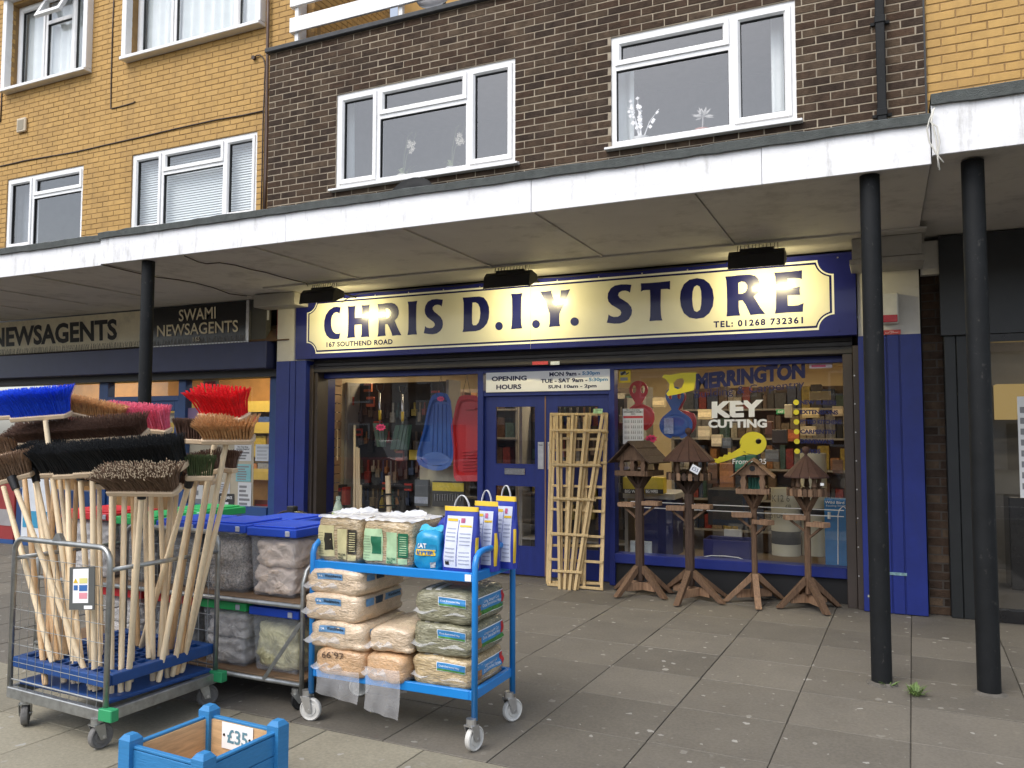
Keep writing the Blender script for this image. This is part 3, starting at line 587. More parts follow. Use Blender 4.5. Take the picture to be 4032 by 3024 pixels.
def pot(px, py, Y, r, h, col, label, plant):
    p = P(px, py, Y); base = Vector((p.x, Y, 4.40)); t = thing('pot_plant', label, 'pot plant', base)
    MB().lathe([(r*.75,0),(r*.8,.004),(r,h),(r*.9,h),(r*.85,h*.85),(0,h*.84)], base, 18).build('pot', mat('pot_'+str(px), col, .4), t, smooth=40)
    b = MB(); rnd = random.Random(px)
    if plant == 'orchid':
        for k in range(5):
            a = rnd.uniform(0,6.28); L_ = rnd.uniform(.12,.2)
            tip = base+Vector((math.cos(a)*L_, math.sin(a)*L_*.4, h+rnd.uniform(.02,.1)))
            mid = (base+Vector((0,0,h))+tip)/2+Vector((0,0,.05)); sd_ = Vector((-math.sin(a),math.cos(a),0))*.022
            b._add([base+Vector((0,0,h-.01)), mid-sd_, tip, mid+sd_], [(0,1,2,3)])
        for k in range(2): b.tube([base+Vector((0,0,h)), base+Vector((.03*k,.0,h+.2)), base+Vector((.06+.1*k,-.02,h+.42)), base+Vector((.12+.05*k,-.02,h+.47))], .003, 5)
        b.build('leaves', mat('orchid_leaf_%d'%px, (.16,.20,.10), .5), t)
        f = MB()
        for k in range(8):
            c = base+Vector((.08+.02*k*.5, -.03, h+.30+rnd.uniform(-.06,.06)))
            for i in range(5):
                a = i*1.256; f._add([c, c+Vector((.02*math.cos(a-.4),-.005,.02*math.sin(a-.4))), c+Vector((.03*math.cos(a),-.008,.03*math.sin(a))), c+Vector((.02*math.cos(a+.4),-.005,.02*math.sin(a+.4)))], [(0,1,2,3)])
        f.build('blossom', mat('orchid_white_%d'%px, (.42,.40,.34), .7), t)
    elif plant == 'branch':
        for k in range(9):
            a = rnd.uniform(-.5,.5); top = base+Vector((a*.45, rnd.uniform(-.03,.03), h+rnd.uniform(.22,.42)))
            b.tube([base+Vector((a*.05,0,h*.9)), base+Vector((a*.2,0,h+.15)), top], [.006,.005,.003], 5)
            for i in range(7):
                c = base+(top-base)*rnd.uniform(.45,1.0); s_ = rnd.uniform(.012,.024)
                b._add([c+Vector((-s_,-.01,0)), c+Vector((0,-.012,-s_)), c+Vector((s_,-.01,0)), c+Vector((0,-.008,s_))], [(0,1,2,3)])
        b.build('blossom', M['white_vinyl'], t)
    else:
        b.tube([base+Vector((0,0,h*.8)), base+Vector((.01,0,h+.13))], .006, 5)
        for k in range(26):
            a = rnd.uniform(0,6.28); e = rnd.uniform(-.4,1.2); c = base+Vector((.01,0,h+.13)); d = Vector((math.cos(a)*math.cos(e),math.sin(a)*math.cos(e)*.5,math.sin(e)))*rnd.uniform(.07,.12); s_ = d.cross(Vector((0,1,0))).normalized()*.012
            b._add([c, c+d*.5-s_, c+d, c+d*.5+s_], [(0,1,2,3)])
        b.build('leaves', mat('pale_leaf', (.45,.44,.42), .7), t)
pot(1590, 690, YW+.17, .075, .07, (.72,.72,.60), 'orchid in a cream pot behind the left brown brick window', 'orchid')
pot(1780, 660, YW+.17, .07, .07, (.75,.75,.72), 'orchid in a white bowl near the centre mullion of the left window', 'orchid')
pot(2525, 545, YW+.17, .085, .08, (.75,.75,.73), 'white flowering branches in a white pot in the right-hand window', 'branch')
pot(2765, 510, YW+.18, .075, .075, (.55,.25,.20), 'spiky pale plant in a pink terracotta pot in the right-hand window', 'spiky')

# ================================================================== CANOPY
YF, ZF0, ZF1, ZF2 = 5.65, 3.286, 3.545, 3.612
xl = P(392, 1040, YF).x; xr = X(3668, 640, YF)
print('canopy', xl, xr)
def felt_strip(x0, x1, z0, z1, parent, Yf):
    n = max(4, int((x1-x0)/.12)); rnd = random.Random(int(x0*10)); top = [z1+rnd.uniform(-.006,.006) for _ in range(n+1)]; bot = [z0+rnd.uniform(-.006,.004) for _ in range(n+1)]
    b = MB()
    for i in range(n):
        a = x0+(x1-x0)*i/n; c = x0+(x1-x0)*(i+1)/n
        b._add([(a,Yf-.025,bot[i]),(c,Yf-.025,bot[i+1]),(c,Yf-.035,top[i+1]-.012),(a,Yf-.035,top[i]-.012),(c,Yf-.01,top[i+1]),(a,Yf-.01,top[i]),(c,Yf+.30,top[i+1]-.03),(a,Yf+.30,top[i]-.03),(a,Yf,bot[i]),(c,Yf,bot[i+1])],
               [(0,1,2,3),(3,2,4,5),(5,4,6,7),(8,9,1,0)])
    b.build('felt_edging', M['felt'], parent, smooth=50)
def canopy(label, x0, x1, z0, z1, z2, joints, yb, pj, Yf=YF):
    t = thing('canopy', label, 'canopy', ((x0+x1)/2, Yf, z0), 'canopies over the pavement')
    xs = [x0]+joints+[x1]
    for a, b_ in zip(xs, xs[1:]): MB().box(a+.0015, b_-.0015, Yf+random.uniform(0,.003), Yf+.03, z0, z1+.02).build('fascia_board', M['fascia'], t, bevel=.003)
    felt_strip(x0, x1, z1, z2, t, Yf)
    MB().box(x0, x1, Yf+.30, yb, z1-.02, z1+.005).build('roof_deck', M['felt'], t)
    ps = [x0]+pj+[x1]
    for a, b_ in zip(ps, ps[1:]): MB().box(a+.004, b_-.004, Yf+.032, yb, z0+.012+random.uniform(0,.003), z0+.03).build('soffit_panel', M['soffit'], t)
    MB().box(x0, x1, Yf+.03, yb, z0+.034, z0+.05).build('soffit_backing', M['black'], t)
    for a in pj: MB().box(a-.022, a-.001, Yf+.034, min(yb-.05, 7.39), z0+.0, z0+.011).build('batten', M['soffit'], t)
    return t
zs = ZF0
def SJ(*pts): return sorted(G(x, y, zs+.012).x for x, y in pts)
cj = SJ((1780,980),(2380,1010),(2850,905),(1130,1010))
print('joints', cj)
can = canopy('white-edged canopy with felt trim over the DIY store', xl, xr, ZF0, ZF1, ZF2, [X(1123,954,YF), X(2091,838,YF), X(3000,720,YF)], 8.06, cj)
cl = canopy('slightly lower canopy with peeling white edge over the newsagents', -14, xl-.003, ZF0-.007, ZF1-.016, ZF2-.016, [], 8.05, [-13.2,-12.0,-10.8,-9.6,-8.4], YF+.02)
cr_ = canopy('higher white canopy edge over the black shopfront on the right', xr+.003, 4.5, ZF0+.045, ZF1+.10, ZF2+.11, [], 8.3, [1.6,2.8], YF-.03)
# left end of the middle canopy runs back to the newsagents' sign
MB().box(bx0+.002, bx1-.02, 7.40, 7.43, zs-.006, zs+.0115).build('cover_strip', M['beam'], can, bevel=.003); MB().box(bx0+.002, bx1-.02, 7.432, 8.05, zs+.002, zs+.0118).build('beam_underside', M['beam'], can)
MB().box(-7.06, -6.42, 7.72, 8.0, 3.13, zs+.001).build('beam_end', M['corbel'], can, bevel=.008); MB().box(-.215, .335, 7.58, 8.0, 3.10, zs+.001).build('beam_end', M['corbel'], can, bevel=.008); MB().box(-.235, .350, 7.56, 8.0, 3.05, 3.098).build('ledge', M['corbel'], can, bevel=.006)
# wires looped over the canopy step
wr = thing('loose_wire', 'loop of white wire hanging over the canopy step at the right', 'wire', P(3680,440,YF-.06))
wm = mat('white_wire', (.6,.58,.52), .5)
for pts in ([(3680,425),(3660,470),(3650,510),(3660,560),(3690,610),(3715,640)], [(3672,430),(3668,480),(3685,540),(3692,600),(3695,660)], [(3676,440),(3664,480),(3690,500),(3700,560),(3692,620),(3700,670)]):
    MB().tube([P(x, y, YF-.07) for x, y in pts], .005, 6).build('strand', wm, wr, smooth=True)

# cables sagging along the soffit
def soffit_cable(pts, label): tag(MB().tube([G(0+x/1.7696, 900+y/1.7696, zs-.004) for x, y in pts], .006, 6).build('soffit_cable', M['cable'], smooth=True), label, 'cable')
soffit_cable([(1285,190),(1320,205),(1380,232),(1440,245),(1530,238),(1640,255),(1750,285),(1850,305),(1940,332),(2050,360),(2135,380),(2145,400)], 'dark cable sagging along the canopy soffit towards the sign')
soffit_cable([(705,250),(850,285),(1000,320),(1100,340),(1250,358),(1360,378),(1480,410),(1600,455),(1720,470)], 'second dark cable along the soffit over the newsagents')

# ================================================================== COLUMNS
def column(x, y, ztop, r, label, lean=0.0):
    t = thing('canopy_column', label, 'column', (x, y, 0), 'black canopy columns')
    MB().tube([(x+lean*0,y,-.02),(x+lean*.3,y,.9),(x+lean*.6,y,2.0),(x+lean,y,ztop)], r, 24).build('shaft', M['black_metal'], t, smooth=50)
    MB().lathe([(r+.035,-.005),(r+.03,.003),(r+.010,.008),(r+.003,.012)], (x,y,0), 20).build('base_mortar', mat('base_mortar_%d'%int(x*10+100), (.11,.10,.085), .95, var=.4, vs=20, bump=.6), t)
    return t
column(-.045, 5.79, ZF0+.012, .062, 'black steel column nearest the blue pilaster of the DIY store')
column(.557, 5.85, ZF0+.045, .066, 'scuffed black steel column at the far right by the black shop')
column(-6.66, 5.79, ZF0+.012, .062, 'black steel column rising behind the brooms')
# weeds
def weed(px, py, n, h, label):
    c = G(px, py, 0); b = MB(); rnd = random.Random(px)
    for k in range(n):
        a = rnd.uniform(0,6.28); r = rnd.uniform(.0,.03); o = c+Vector((math.cos(a)*r, math.sin(a)*r, -.003)); t = o+Vector((math.cos(a)*rnd.uniform(.02,.07), math.sin(a)*rnd.uniform(.02,.07), rnd.uniform(.3,1)*h)); m_ = (o+t)/2+Vector((0,0,h*.2)); s_ = Vector((-math.sin(a),math.cos(a),0))*rnd.uniform(.004,.010)
        b._add([o, m_-s_, t, m_+s_], [(0,1,2,3)])
    tag(b.build('weed', M['leaf']), label, 'weed')
weed(3608, 2740, 50, .075, 'tuft of weeds growing in the wide paving joint between the columns')
weed(3500, 2703, 12, .045, 'small weeds at the foot of the nearer right column')
# ================================================================== DIY SHOPFRONT
YS = 8.30
sf = thing('diy_shopfront', 'blue timber shopfront with two large windows and double doors of the DIY store', 'shopfront', (-3.3, YS, 0))
BL = M['blue_door']
xL, xM0, xM1, xD0, xD1, xR = X(1268,1800,YS), X(1890,1800,YS), X(1912,1800,YS), X(1912,1800,YS), X(2405,1800,YS), X(3328,1800,YS)
xP1 = X(2428,1800,YS); zt = 2.315; zsill = Z(2416,2172,YS)
# pilasters
def pilaster(x0, x1, label, ztop=2.475):
    t = thing('pilaster', label, 'pilaster', ((x0+x1)/2, 8.0, 0), 'blue pilasters of the DIY store')
    w = x1-x0; g0, g1 = x0+w*.46, x0+w*.66
    b = MB()
    for a, c in ((x0,g0-.006),(g0+.006,g1-.006),(g1+.006,x1)): b.box(a, c, 8.0, 8.03, .004, ztop)
    b.box(x0+.002, x1-.002, 8.012, 8.6, .0, ztop-.002)
    b.build('board', M['blue'], t, bevel=.003)
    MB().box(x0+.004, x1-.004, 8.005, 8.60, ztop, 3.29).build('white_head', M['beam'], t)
    return t
pl_ = pilaster(X(1083,1700,8.0), X(1200,1700,8.0), 'blue boarded pilaster left of the DIY store by the newsagents')
pr_ = pilaster(-.192, .322, 'blue boarded pilaster right of the DIY window, chipped at its foot')
MB().box(-.10, .16, 7.995, 7.9995, .34, .365).build('scuff', mat('scuffed_paint', (.18,.30,.33), .8, var=.5, vs=40), pr_)
MB().box(-.16, .02, 7.995, 7.9992, .13, .15).build('scuff', mat('bare_paint', (.42,.42,.30), .8, var=.5, vs=40), pr_)
# shutter box, guides
xg0, xg1 = X(1210,1700,8.1), X(1262,1700,8.1)
b = MB(); b.box(xg0, xg0+.09, 8.08, 8.32, 0, 2.42); b.box(xg0+.094, xg0+.14, 8.11, 8.32, 0, 2.42); b.build('shutter_guide', M['brown_metal'], sf, bevel=.004)
xh0, xh1 = X(3330,2000,8.1), X(3400,2000,8.1)
b = MB(); b.box(xh0, xh0+.085, 8.10, 8.32, 0, 2.40); b.box(xh0+.089, xh1-.003, 8.06, 8.32, 0, 2.40); b.build('shutter_guide', M['brown_metal'], sf, bevel=.004)
for k in range(8): MB().cyl((xh1-.05, 8.056, .3+.26*k), (xh1-.05, 8.062, .3+.26*k), .007, n=8).build('screw', M['zinc'], sf)
zsh = Z(2100,1434,8.15)
b = MB()
for k in range(6):                       # rolled-up shutter slats seen under the sign
    b.box(xg0+.05, xh1-.06, 8.12+.02*(k%2), 8.30, 2.40+.045*k, 2.40+.045*k+.043)
b.build('shutter_curtain', M['shutter'], sf, bevel=.006)
MB().box(xg0+.05, xh1-.06, 8.09, 8.30, zt+.012, 2.398).build('shutter_bar', M['shutter'], sf, bevel=.006)
# frame members
def fr(x0, x1, z0, z1, y0=8.24, y1=8.36, name='frame', m=None): return MB().box(x0, x1, y0, y1, z0, z1).build(name, m or BL, sf, bevel=.004)
fr(xL-.10, xL, 0, zt); fr(xM0, xM1, 0, zt-.002, 8.23); fr(xD1, xP1, 0, zt-.002, 8.23); fr(xR, xR+.04, .0, zt)
fr(xL-.10, xR+.04, zt-.055, zt+.01, 8.235)
MB().box(xP1, xR, 8.20, 8.37, zsill-.10, zsill).build('window_sill', M['blue'], sf, bevel=.006)
MB().box(xL, xM0, 8.20, 8.37, .26, .36).build('window_sill', M['blue'], sf, bevel=.006)
MB().box(xP1, xR, 8.26, 8.36, .0, zsill-.10).build('stallriser', M['black'], sf); MB().box(xL, xM0, 8.26, 8.36, .0, .26).build('stallriser', M['black'], sf)
def pane(x0, x1, z0, z1, par_, y=YS): return MB().quad((x0,y,z0),(x1,y,z0),(x1,y,z1),(x0,y,z1)).build('pane', M['shop_glass'], par_)
pane(xL, xM0, .36, zt-.055, sf); pane(xP1, xR, zsill, zt-.055, sf)
# white tape lines across the right pane
for dy in (0, 22):
    a = P(2483, 1974+dy, YS-.002); c = P(3323, 2010+dy*1.1, YS-.002)
    MB().bar(a, c, .009, .0015).build('tape_line', M['white_vinyl'], sf)
# doors
zd = 2.0; xm = X(2153,1900,YS)
def door(x0, x1, label, lb):
    gx0, gx1 = x0+.125, x1-.115
    zu0, zu1 = Z(2030,1830,YS), Z(2030,1598,YS); zl0, zl1 = Z(2030,2150,YS), Z(2030,1909,YS)
    b = MB()
    for r in rects_minus(x0, x1, .025, zd, [(gx0,gx1,zu0,zu1),(gx0,gx1,zl0,zl1)]): b.box(r[0], r[1], 8.275, 8.325, r[2], r[3])
    d = b.build('door', BL, sf)
    for z0, z1 in ((zu0,zu1),(zl0,zl1)):
        s = MB()
        for r in rects_minus(gx0, gx1, z0, z1, [(gx0+.012,gx1-.012,z0+.012,z1-.012)]): s.box(r[0], r[1], 8.272, 8.29, r[2], r[3])
        s.build('glazing_bead', BL, d); pane(gx0, gx1, z0, z1, d, 8.298)
    px_ = x1-.09 if lb else x0+.02
    MB().box(px_, px_+.07, 8.266, 8.2745, Z(2135,1847,YS), Z(2135,1740,YS)).build('push_plate', M['zinc'], d, bevel=.002)
    text('PUSH', (px_+.012, 8.2655, Z(2135,1755,YS)), (.046,0,0), (0,0,.014), M['black_ink'], d)
    if lb:
        lx0, lx1, lz0, lz1 = X(1991,1855,YS), X(2071,1855,YS), Z(2030,1869,YS), Z(2030,1843,YS)
        MB().box(lx0, lx1, 8.262, 8.2745, lz0, lz1).build('letterbox', M['chrome'], d, bevel=.004); MB().box(lx0+.02, lx1-.02, 8.258, 8.2615, lz0+.018, lz1-.015).build('letterbox_flap', M['chrome'], d, bevel=.003)
    return d
door(xD0+.004, xm-.003, '', True); door(xm+.003, xD1-.004, '', False)
MB().box(xm-.012, xm+.002, 8.268, 8.274, .03, zd-.01).build('door_strip', mat('strip_wood',(.25,.14,.08),.6), sf)
fr(xD0, xD1, zd, zd+.06, 8.24)
# opening hours board above the doors
hz0, hz1 = Z(2150,1541,YS-.06)-.0, Z(2150,1461,YS-.06)
hb = thing('opening_hours_board', 'white opening hours board above the blue double doors', 'sign', (X(2150,1500,8.24), 8.24, hz0))
hx0, hx1 = X(1916,1500,8.24), X(2403,1500,8.24)
MB().box(hx0, hx1, 8.222, 8.234, hz0, hz1).build('board', M['paper'], hb, bevel=.002)
W_ = hx1-hx0; H_ = hz1-hz0
def htext(s, u0, u1, v0, v1, m=None, **k): text(s, (hx0+W_*u0, 8.2215, hz0+H_*v0), (W_*(u1-u0),0,0), (0,0,H_*(v1-v0)), m or M['navy_ink'], hb, bold=.035, **k)
htext('OPENING', .05, .345, .56, .80); htext('HOURS', .09, .30, .14, .38)
htext('MON 9am -', .53, .775, .72, .93); htext('5:30pm', .79, .925, .70, .92, M['blue_ink'])
htext('TUE - SAT 9am -', .46, .83, .405, .61); htext('5:30pm', .84, .985, .385, .60, M['blue_ink'])
htext('SUN 10am - 2pm', .52, .90, .09, .30)
# stickers on the shutter bar
for px0, px1, col in ((2096,2158,(.45,.05,.06)),(2168,2203,(.55,.60,.68))):
    a = P(px0,1437,8.085); c = P(px1,1422,8.085)
    tag(MB().box(a.x, c.x, 8.083, 8.0885, a.z, c.z).build('sticker', mat('sticker_%d'%px0, col, .5, var=.3, vs=60)), ('small red' if px0 < 2100 else 'small pale blue')+' sticker on the shutter bar above the doors', 'sticker')

# ---- vinyl lettering on the right pane
yg = YS-.003
vn = thing('window_lettering', 'blue, white and yellow advertising lettering on the right-hand DIY window', 'lettering', (X(2900,1700,yg), yg, 1.0))
NB = mat('navy_vinyl', (.008,.010,.085), .5, var=.02)
def V6(x, y): return (2350+x/1.508, 1400+y/1.508)
def vtext(s, x0, yb0, x1, yb1, h, m, bold=.03, space=1.0):
    a = P(*V6(x0,yb0), yg); b_ = P(*V6(x1,yb1), yg); t = P(*V6(x0,yb0-h), yg)
    text(s, a, b_-a, t-a, m, vn, bold=bold, off=.001, space=space)
vtext('MERRINGTON', 588, 205, 1237, 135, 97, NB, .06)
vtext('Building & Carpentry', 580, 268, 1232, 205, 60, NB, .0)
vtext('KEY', 682, 372, 990, 362, 98, M['white_vinyl'], .055); vtext('CUTTING', 662, 430, 1010, 428, 50, M['white_vinyl'], .05)
vtext('From £1.25', 806, 645, 1006, 645, 32, M['white_vinyl'], .01)
for k, s in enumerate(['NEW BUILDS','EXTENSIONS','FITTED KITCHENS','CARPENTRY','DRIVEWAYS','PATIOS']):
    yb = 290+58*k; w_ = [215,225,245,215,200,120][k]
    vtext(s, 1208, yb, 1208+w_, yb+3, 26, NB, .045)
    c = P(*V6(1183+k*1.2, yb-12), yg); r = .0265
    MB().prism([(c.x+r*math.cos(t*.3927), yg, c.z+r*math.sin(t*.3927)) for t in range(16)], (0,-.0008,0)).build('bullet', M['yellow_vinyl'], vn)
# saw and key pictograms
shape_px([[V6(*q) for q in [(388,130),(400,112),(440,115),(500,102),(592,100),(590,130),(575,205),(540,215),(470,232),(420,240),(412,225),(428,205),(432,170),(410,140)]], [V6(*q) for q in [(455,165),(475,140),(508,135),(520,150),(505,190),(480,200),(460,190)]]], yg, M['yellow_vinyl'], 'saw_picture', vn)
ko = [V6(*q) for q in arc(928,520,76,150,-250,22,68)]; 
shape_px([[V6(*q) for q in [(858,520),(850,548),(800,578),(782,572),(776,590),(755,588),(748,603),(728,600),(718,612),(672,612),(690,628),(718,640),(760,628),(870,590),(885,572)]+arc(928,522,80,140,-190,20,70)]]+[[V6(*q) for q in arc(960,509,17,0,340,11)]], yg, M['yellow_vinyl'], 'key_picture', vn)

# ================================================================== MAIN SIGN
so = Vector((0, 7.975, 2.49)); sv = Vector((0, 0, 1)); su = Vector((1,0,0)); sn = su.cross(sv)
def SP(px, py): p = PL(px, py, so, sn)-so; return (p.dot(su), p.dot(sv))
tl, bl_, tr_, br_ = SP(1164,1177), SP(1162.4,1417), SP(3355,986), SP(3378,1317)
print('sign', tl, bl_, tr_, br_)
sg = thing('shop_sign', 'long cream and navy shop sign reading CHRIS D.I.Y. STORE', 'sign', (-3.1, 8.0, 2.49))
vb = (bl_[1]+br_[1])/2; vt = (tl[1]+tr_[1])/2; ul, ur = (tl[0]+bl_[0])/2, (tr_[0]+br_[0])/2+.01
def S3(u, v, n=0.): return so+su*u+sv*v+sn*n
MB().hexa([S3(ul,vb),S3(ur,vb),Vector((ur,8.22,S3(0,vb).z)),Vector((ul,8.22,S3(0,vb).z)),S3(ul,vt),S3(ur,vt),Vector((ur,8.22,S3(0,vt).z)),Vector((ul,8.22,S3(0,vt).z))]).build('sign_box', M['sign_blue'], sg, bevel=.004)
def S2(pts, ox, oy, s): return [SP(ox+x/s, oy+y/s) for x, y in pts]
a, b2, c, d = SP(1209.5,1236), SP(1247.5,1205), SP(3283,1077.5), SP(3218,1024.6); e = SP(3225,1298.6); f2 = SP(1243.4,1393); g2 = SP(1209,1352)
x0, x1 = a[0], (c[0]+SP(3285.5,1237.5)[0])/2; y0 = (e[1]+f2[1])/2; y1 = SP(3218,1024.6)[1]
nr = ((f2[0]-x0)+(x1-e[0]))/2
def notched(i):
    r = nr+i*0.0; X0, X1, Y0, Y1 = x0+i, x1-i, y0+i, y1-i
    out = []
    for cx, cy, a0, a1 in ((x0,y0,90,0),(x1,y0,180,90),(x1,y1,270,180),(x0,y1,360,270)):
        rr = nr+i*.7 
        q = [(cx+rr*math.cos(math.radians(a0+(a1-a0)*k/10)), cy+rr*math.sin(math.radians(a0+(a1-a0)*k/10))) for k in range(11)]
        out += [(min(max(px_,X0),X1), min(max(py_,Y0),Y1)) for px_, py_ in q]
    # square the ends of each notch
    return out
shape2d([notched(0)], so, su, sv, M['sign_white'], 'white_border', sg, off=.0015)
shape2d([notched(.020)], so, su, sv, M['letter_blue'], 'navy_border', sg, off=.003)
shape2d([notched(.040)], so, su, sv, M['cream'], 'cream_panel', sg, off=.0045)
MB().bar(S3(SP(2090,1100)[0],vb+.002,.005), S3(SP(2090,1100)[0],vt-.002,.005), .002, .001).build('panel_seam', mat('seam',(.35,.33,.25),.5), sg)
LT = {
 'C': (1200,1050,3.6867,[[(528,590),(470,580),(420,590),(360,630),(310,700),(288,790),(284,860),(292,930),(320,1000),(370,1045),(430,1055),(480,1052),(508,1045),(521,965),(490,975),(455,972),(420,945),(398,900),(388,840),(388,780),(400,720),(430,675),(465,662),(495,672),(511,685)]]),
 'H': (1200,1050,3.6867,[[(628,573),(660,577),(710,574),(742,569),(735,610),(732,680),(733,745),(835,740),(836,680),(838,610),(829,560),(870,563),(915,558),(948,550),(940,610),(935,700),(932,800),(932,900),(936,980),(943,1022),(910,1018),(860,1022),(818,1028),(828,980),(830,900),(829,840),(729,845),(728,920),(730,990),(737,1030),(700,1029),(660,1033),(618,1040),(628,990),(633,900),(635,800),(635,700),(633,620)]]),
 'R': (1200,1050,3.6867,[[(1060,542),(1130,540),(1200,528),(1260,525),(1310,540),(1350,580),(1369,640),(1368,690),(1350,740),(1310,785),(1340,860),(1375,935),(1408,997),(1350,995),(1275,1005),(1260,950),(1230,880),(1205,835),(1172,835),(1170,900),(1172,960),(1180,1003),(1120,1008),(1060,1018),(1070,950),(1073,850),(1073,700),(1070,600)],[(1175,610),(1210,605),(1240,625),(1255,665),(1250,710),(1225,745),(1180,755)]]),
 'I': (1200,1050,3.6867,[[(1498,508),(1560,507),(1637,496),(1624,560),(1621,650),(1620,800),(1622,920),(1633,985),(1570,985),(1496,994),(1508,920),(1510,800),(1510,650),(1508,560)]]),
 'S': (1200,1050,3.6867,[[(2008,480),(2003,520),(1990,582),(1970,560),(1930,552),(1890,562),(1862,590),(1862,620),(1885,655),(1930,690),(1975,730),(2005,785),(2010,840),(2000,890),(1970,935),(1920,970),(1860,982),(1800,978),(1730,967),(1742,920),(1752,862),(1775,885),(1815,893),(1860,888),(1890,860),(1892,830),(1870,800),(1820,765),(1780,730),(1752,685),(1744,630),(1755,570),(1790,510),(1850,478),(1920,470)]]),
 'D': (1700,1000,3.4031,[[(418,585),(480,582),(560,575),(640,570),(700,585),(745,640),(770,710),(775,780),(768,860),(745,930),(700,985),(650,1020),(590,1035),(500,1040),(415,1047),(428,1000),(430,900),(432,750),(430,650)],[(550,653),(590,650),(625,670),(648,720),(655,790),(648,860),(630,920),(600,955),(560,957),(545,935),(543,850),(545,750)]]),
 'stop': (1700,1000,3.4031,[arc(905,967,51,0,345,23,56)]),
 'I ': (1700,1000,3.4031,[[(1065,535),(1140,535),(1218,524),(1205,590),(1202,700),(1200,850),(1203,940),(1217,1000),(1140,1003),(1065,1012),(1075,950),(1080,850),(1080,700),(1078,600)]]),
 'stop ': (1700,1000,3.4031,[arc(1400,940,53,0,345,23,56)]),
 'Y': (1700,1000,3.4031,[[(1458,508),(1530,502),(1612,492),(1605,515),(1620,560),(1645,630),(1668,705),(1690,650),(1715,590),(1728,540),(1728,487),(1790,485),(1858,473),(1830,540),(1790,630),(1750,720),(1715,800),(1712,870),(1714,930),(1724,970),(1650,972),(1573,982),(1583,930),(1585,860),(1583,800),(1550,710),(1510,610)]]),
 'stop  ': (1700,1000,3.4031,[arc(1917,907,57,0,345,23,57)]),
 'S ': (2300,1000,3.6867,[[(690,450),(680,490),(668,565),(640,543),(600,533),(550,538),(510,560),(495,600),(520,640),(580,675),(640,715),(685,770),(698,820),(690,880),(650,950),(590,990),(520,1010),(440,1012),(330,1000),(345,950),(357,880),(385,900),(430,915),(490,912),(530,890),(542,850),(525,815),(470,780),(400,740),(355,690),(343,640),(350,570),(390,500),(450,460),(540,443),(620,443)]]),
 'T': (2300,1000,3.6867,[[(825,428),(950,422),(1100,410),(1251,393),(1250,450),(1250,518),(1210,508),(1117,512),(1115,600),(1113,750),(1118,880),(1125,930),(1140,967),(1050,968),(950,977),(962,900),(965,750),(963,620),(958,525),(900,525),(860,530),(825,550),(830,490)]]),
 'O': (2300,1000,3.6867,[[(1640,352),(1740,368),(1820,430),(1868,520),(1885,640),(1870,760),(1820,860),(1740,925),(1630,943),(1530,925),(1450,860),(1408,760),(1394,650),(1405,540),(1450,440),(1530,375)],[(1640,455),(1680,475),(1700,540),(1705,640),(1700,740),(1685,810),(1640,843),(1600,825),(1580,760),(1571,650),(1577,550),(1600,480)]]),
 'R ': (2800,950,3.6867,[[(207,513),(290,508),(380,497),(470,488),(560,484),(640,502),(690,550),(711,620),(705,690),(680,750),(620,805),(660,870),(720,970),(788,1058),(700,1058),(572,1073),(540,1000),(500,920),(457,860),(402,865),(402,950),(408,1020),(425,1080),(330,1083),(225,1093),(232,1020),(233,880),(230,700),(222,580)],[(397,605),(440,587),(490,592),(525,635),(525,690),(500,740),(450,762),(400,765)]]),
 'E': (2800,950,3.6867,[[(915,455),(1000,453),(1150,440),(1321,422),(1318,480),(1320,550),(1280,540),(1200,535),(1110,540),(1110,600),(1110,680),(1200,675),(1250,668),(1292,657),(1285,720),(1293,780),(1240,780),(1170,782),(1112,785),(1112,850),(1115,935),(1180,937),(1260,930),(1345,898),(1335,960),(1333,1025),(1250,1028),(1100,1035),(925,1052),(940,980),(943,800),(938,600),(930,510)]]),
}
for k, (ox, oy, s_, lps) in LT.items():
    shape2d([S2(l, ox, oy, s_) for l in lps], so, su, sv, M['letter_blue'], 'letter', sg, off=.0065)
def stext(s, p0, p1, h, bold, space=1.0):
    a, b_ = SP(*p0), SP(*p1); t = SP(p0[0], p0[1]-h)
    text(s, S3(*a), S3(*b_)-S3(*a), S3(*t)-S3(*a), M['letter_blue'], sg, off=.0068, bold=bold, space=space)
stext('167 SOUTHEND ROAD', (1287,1367.5), (1547,1355.5), 20, .03, 1.1)
stext('TEL: 01268 732361', (2810,1291), (3162,1274), 26, .035, 1.25)
for k in range(14):
    u = ul+.25+(ur-ul-.4)*k/13
    for v in (vb+.045, vt-.045): MB().cyl(S3(u,v,.0), S3(u,v,.006), .008, .005, n=8).build('screw', M['zinc'] if v > .4 else M['sign_blue'], sg)

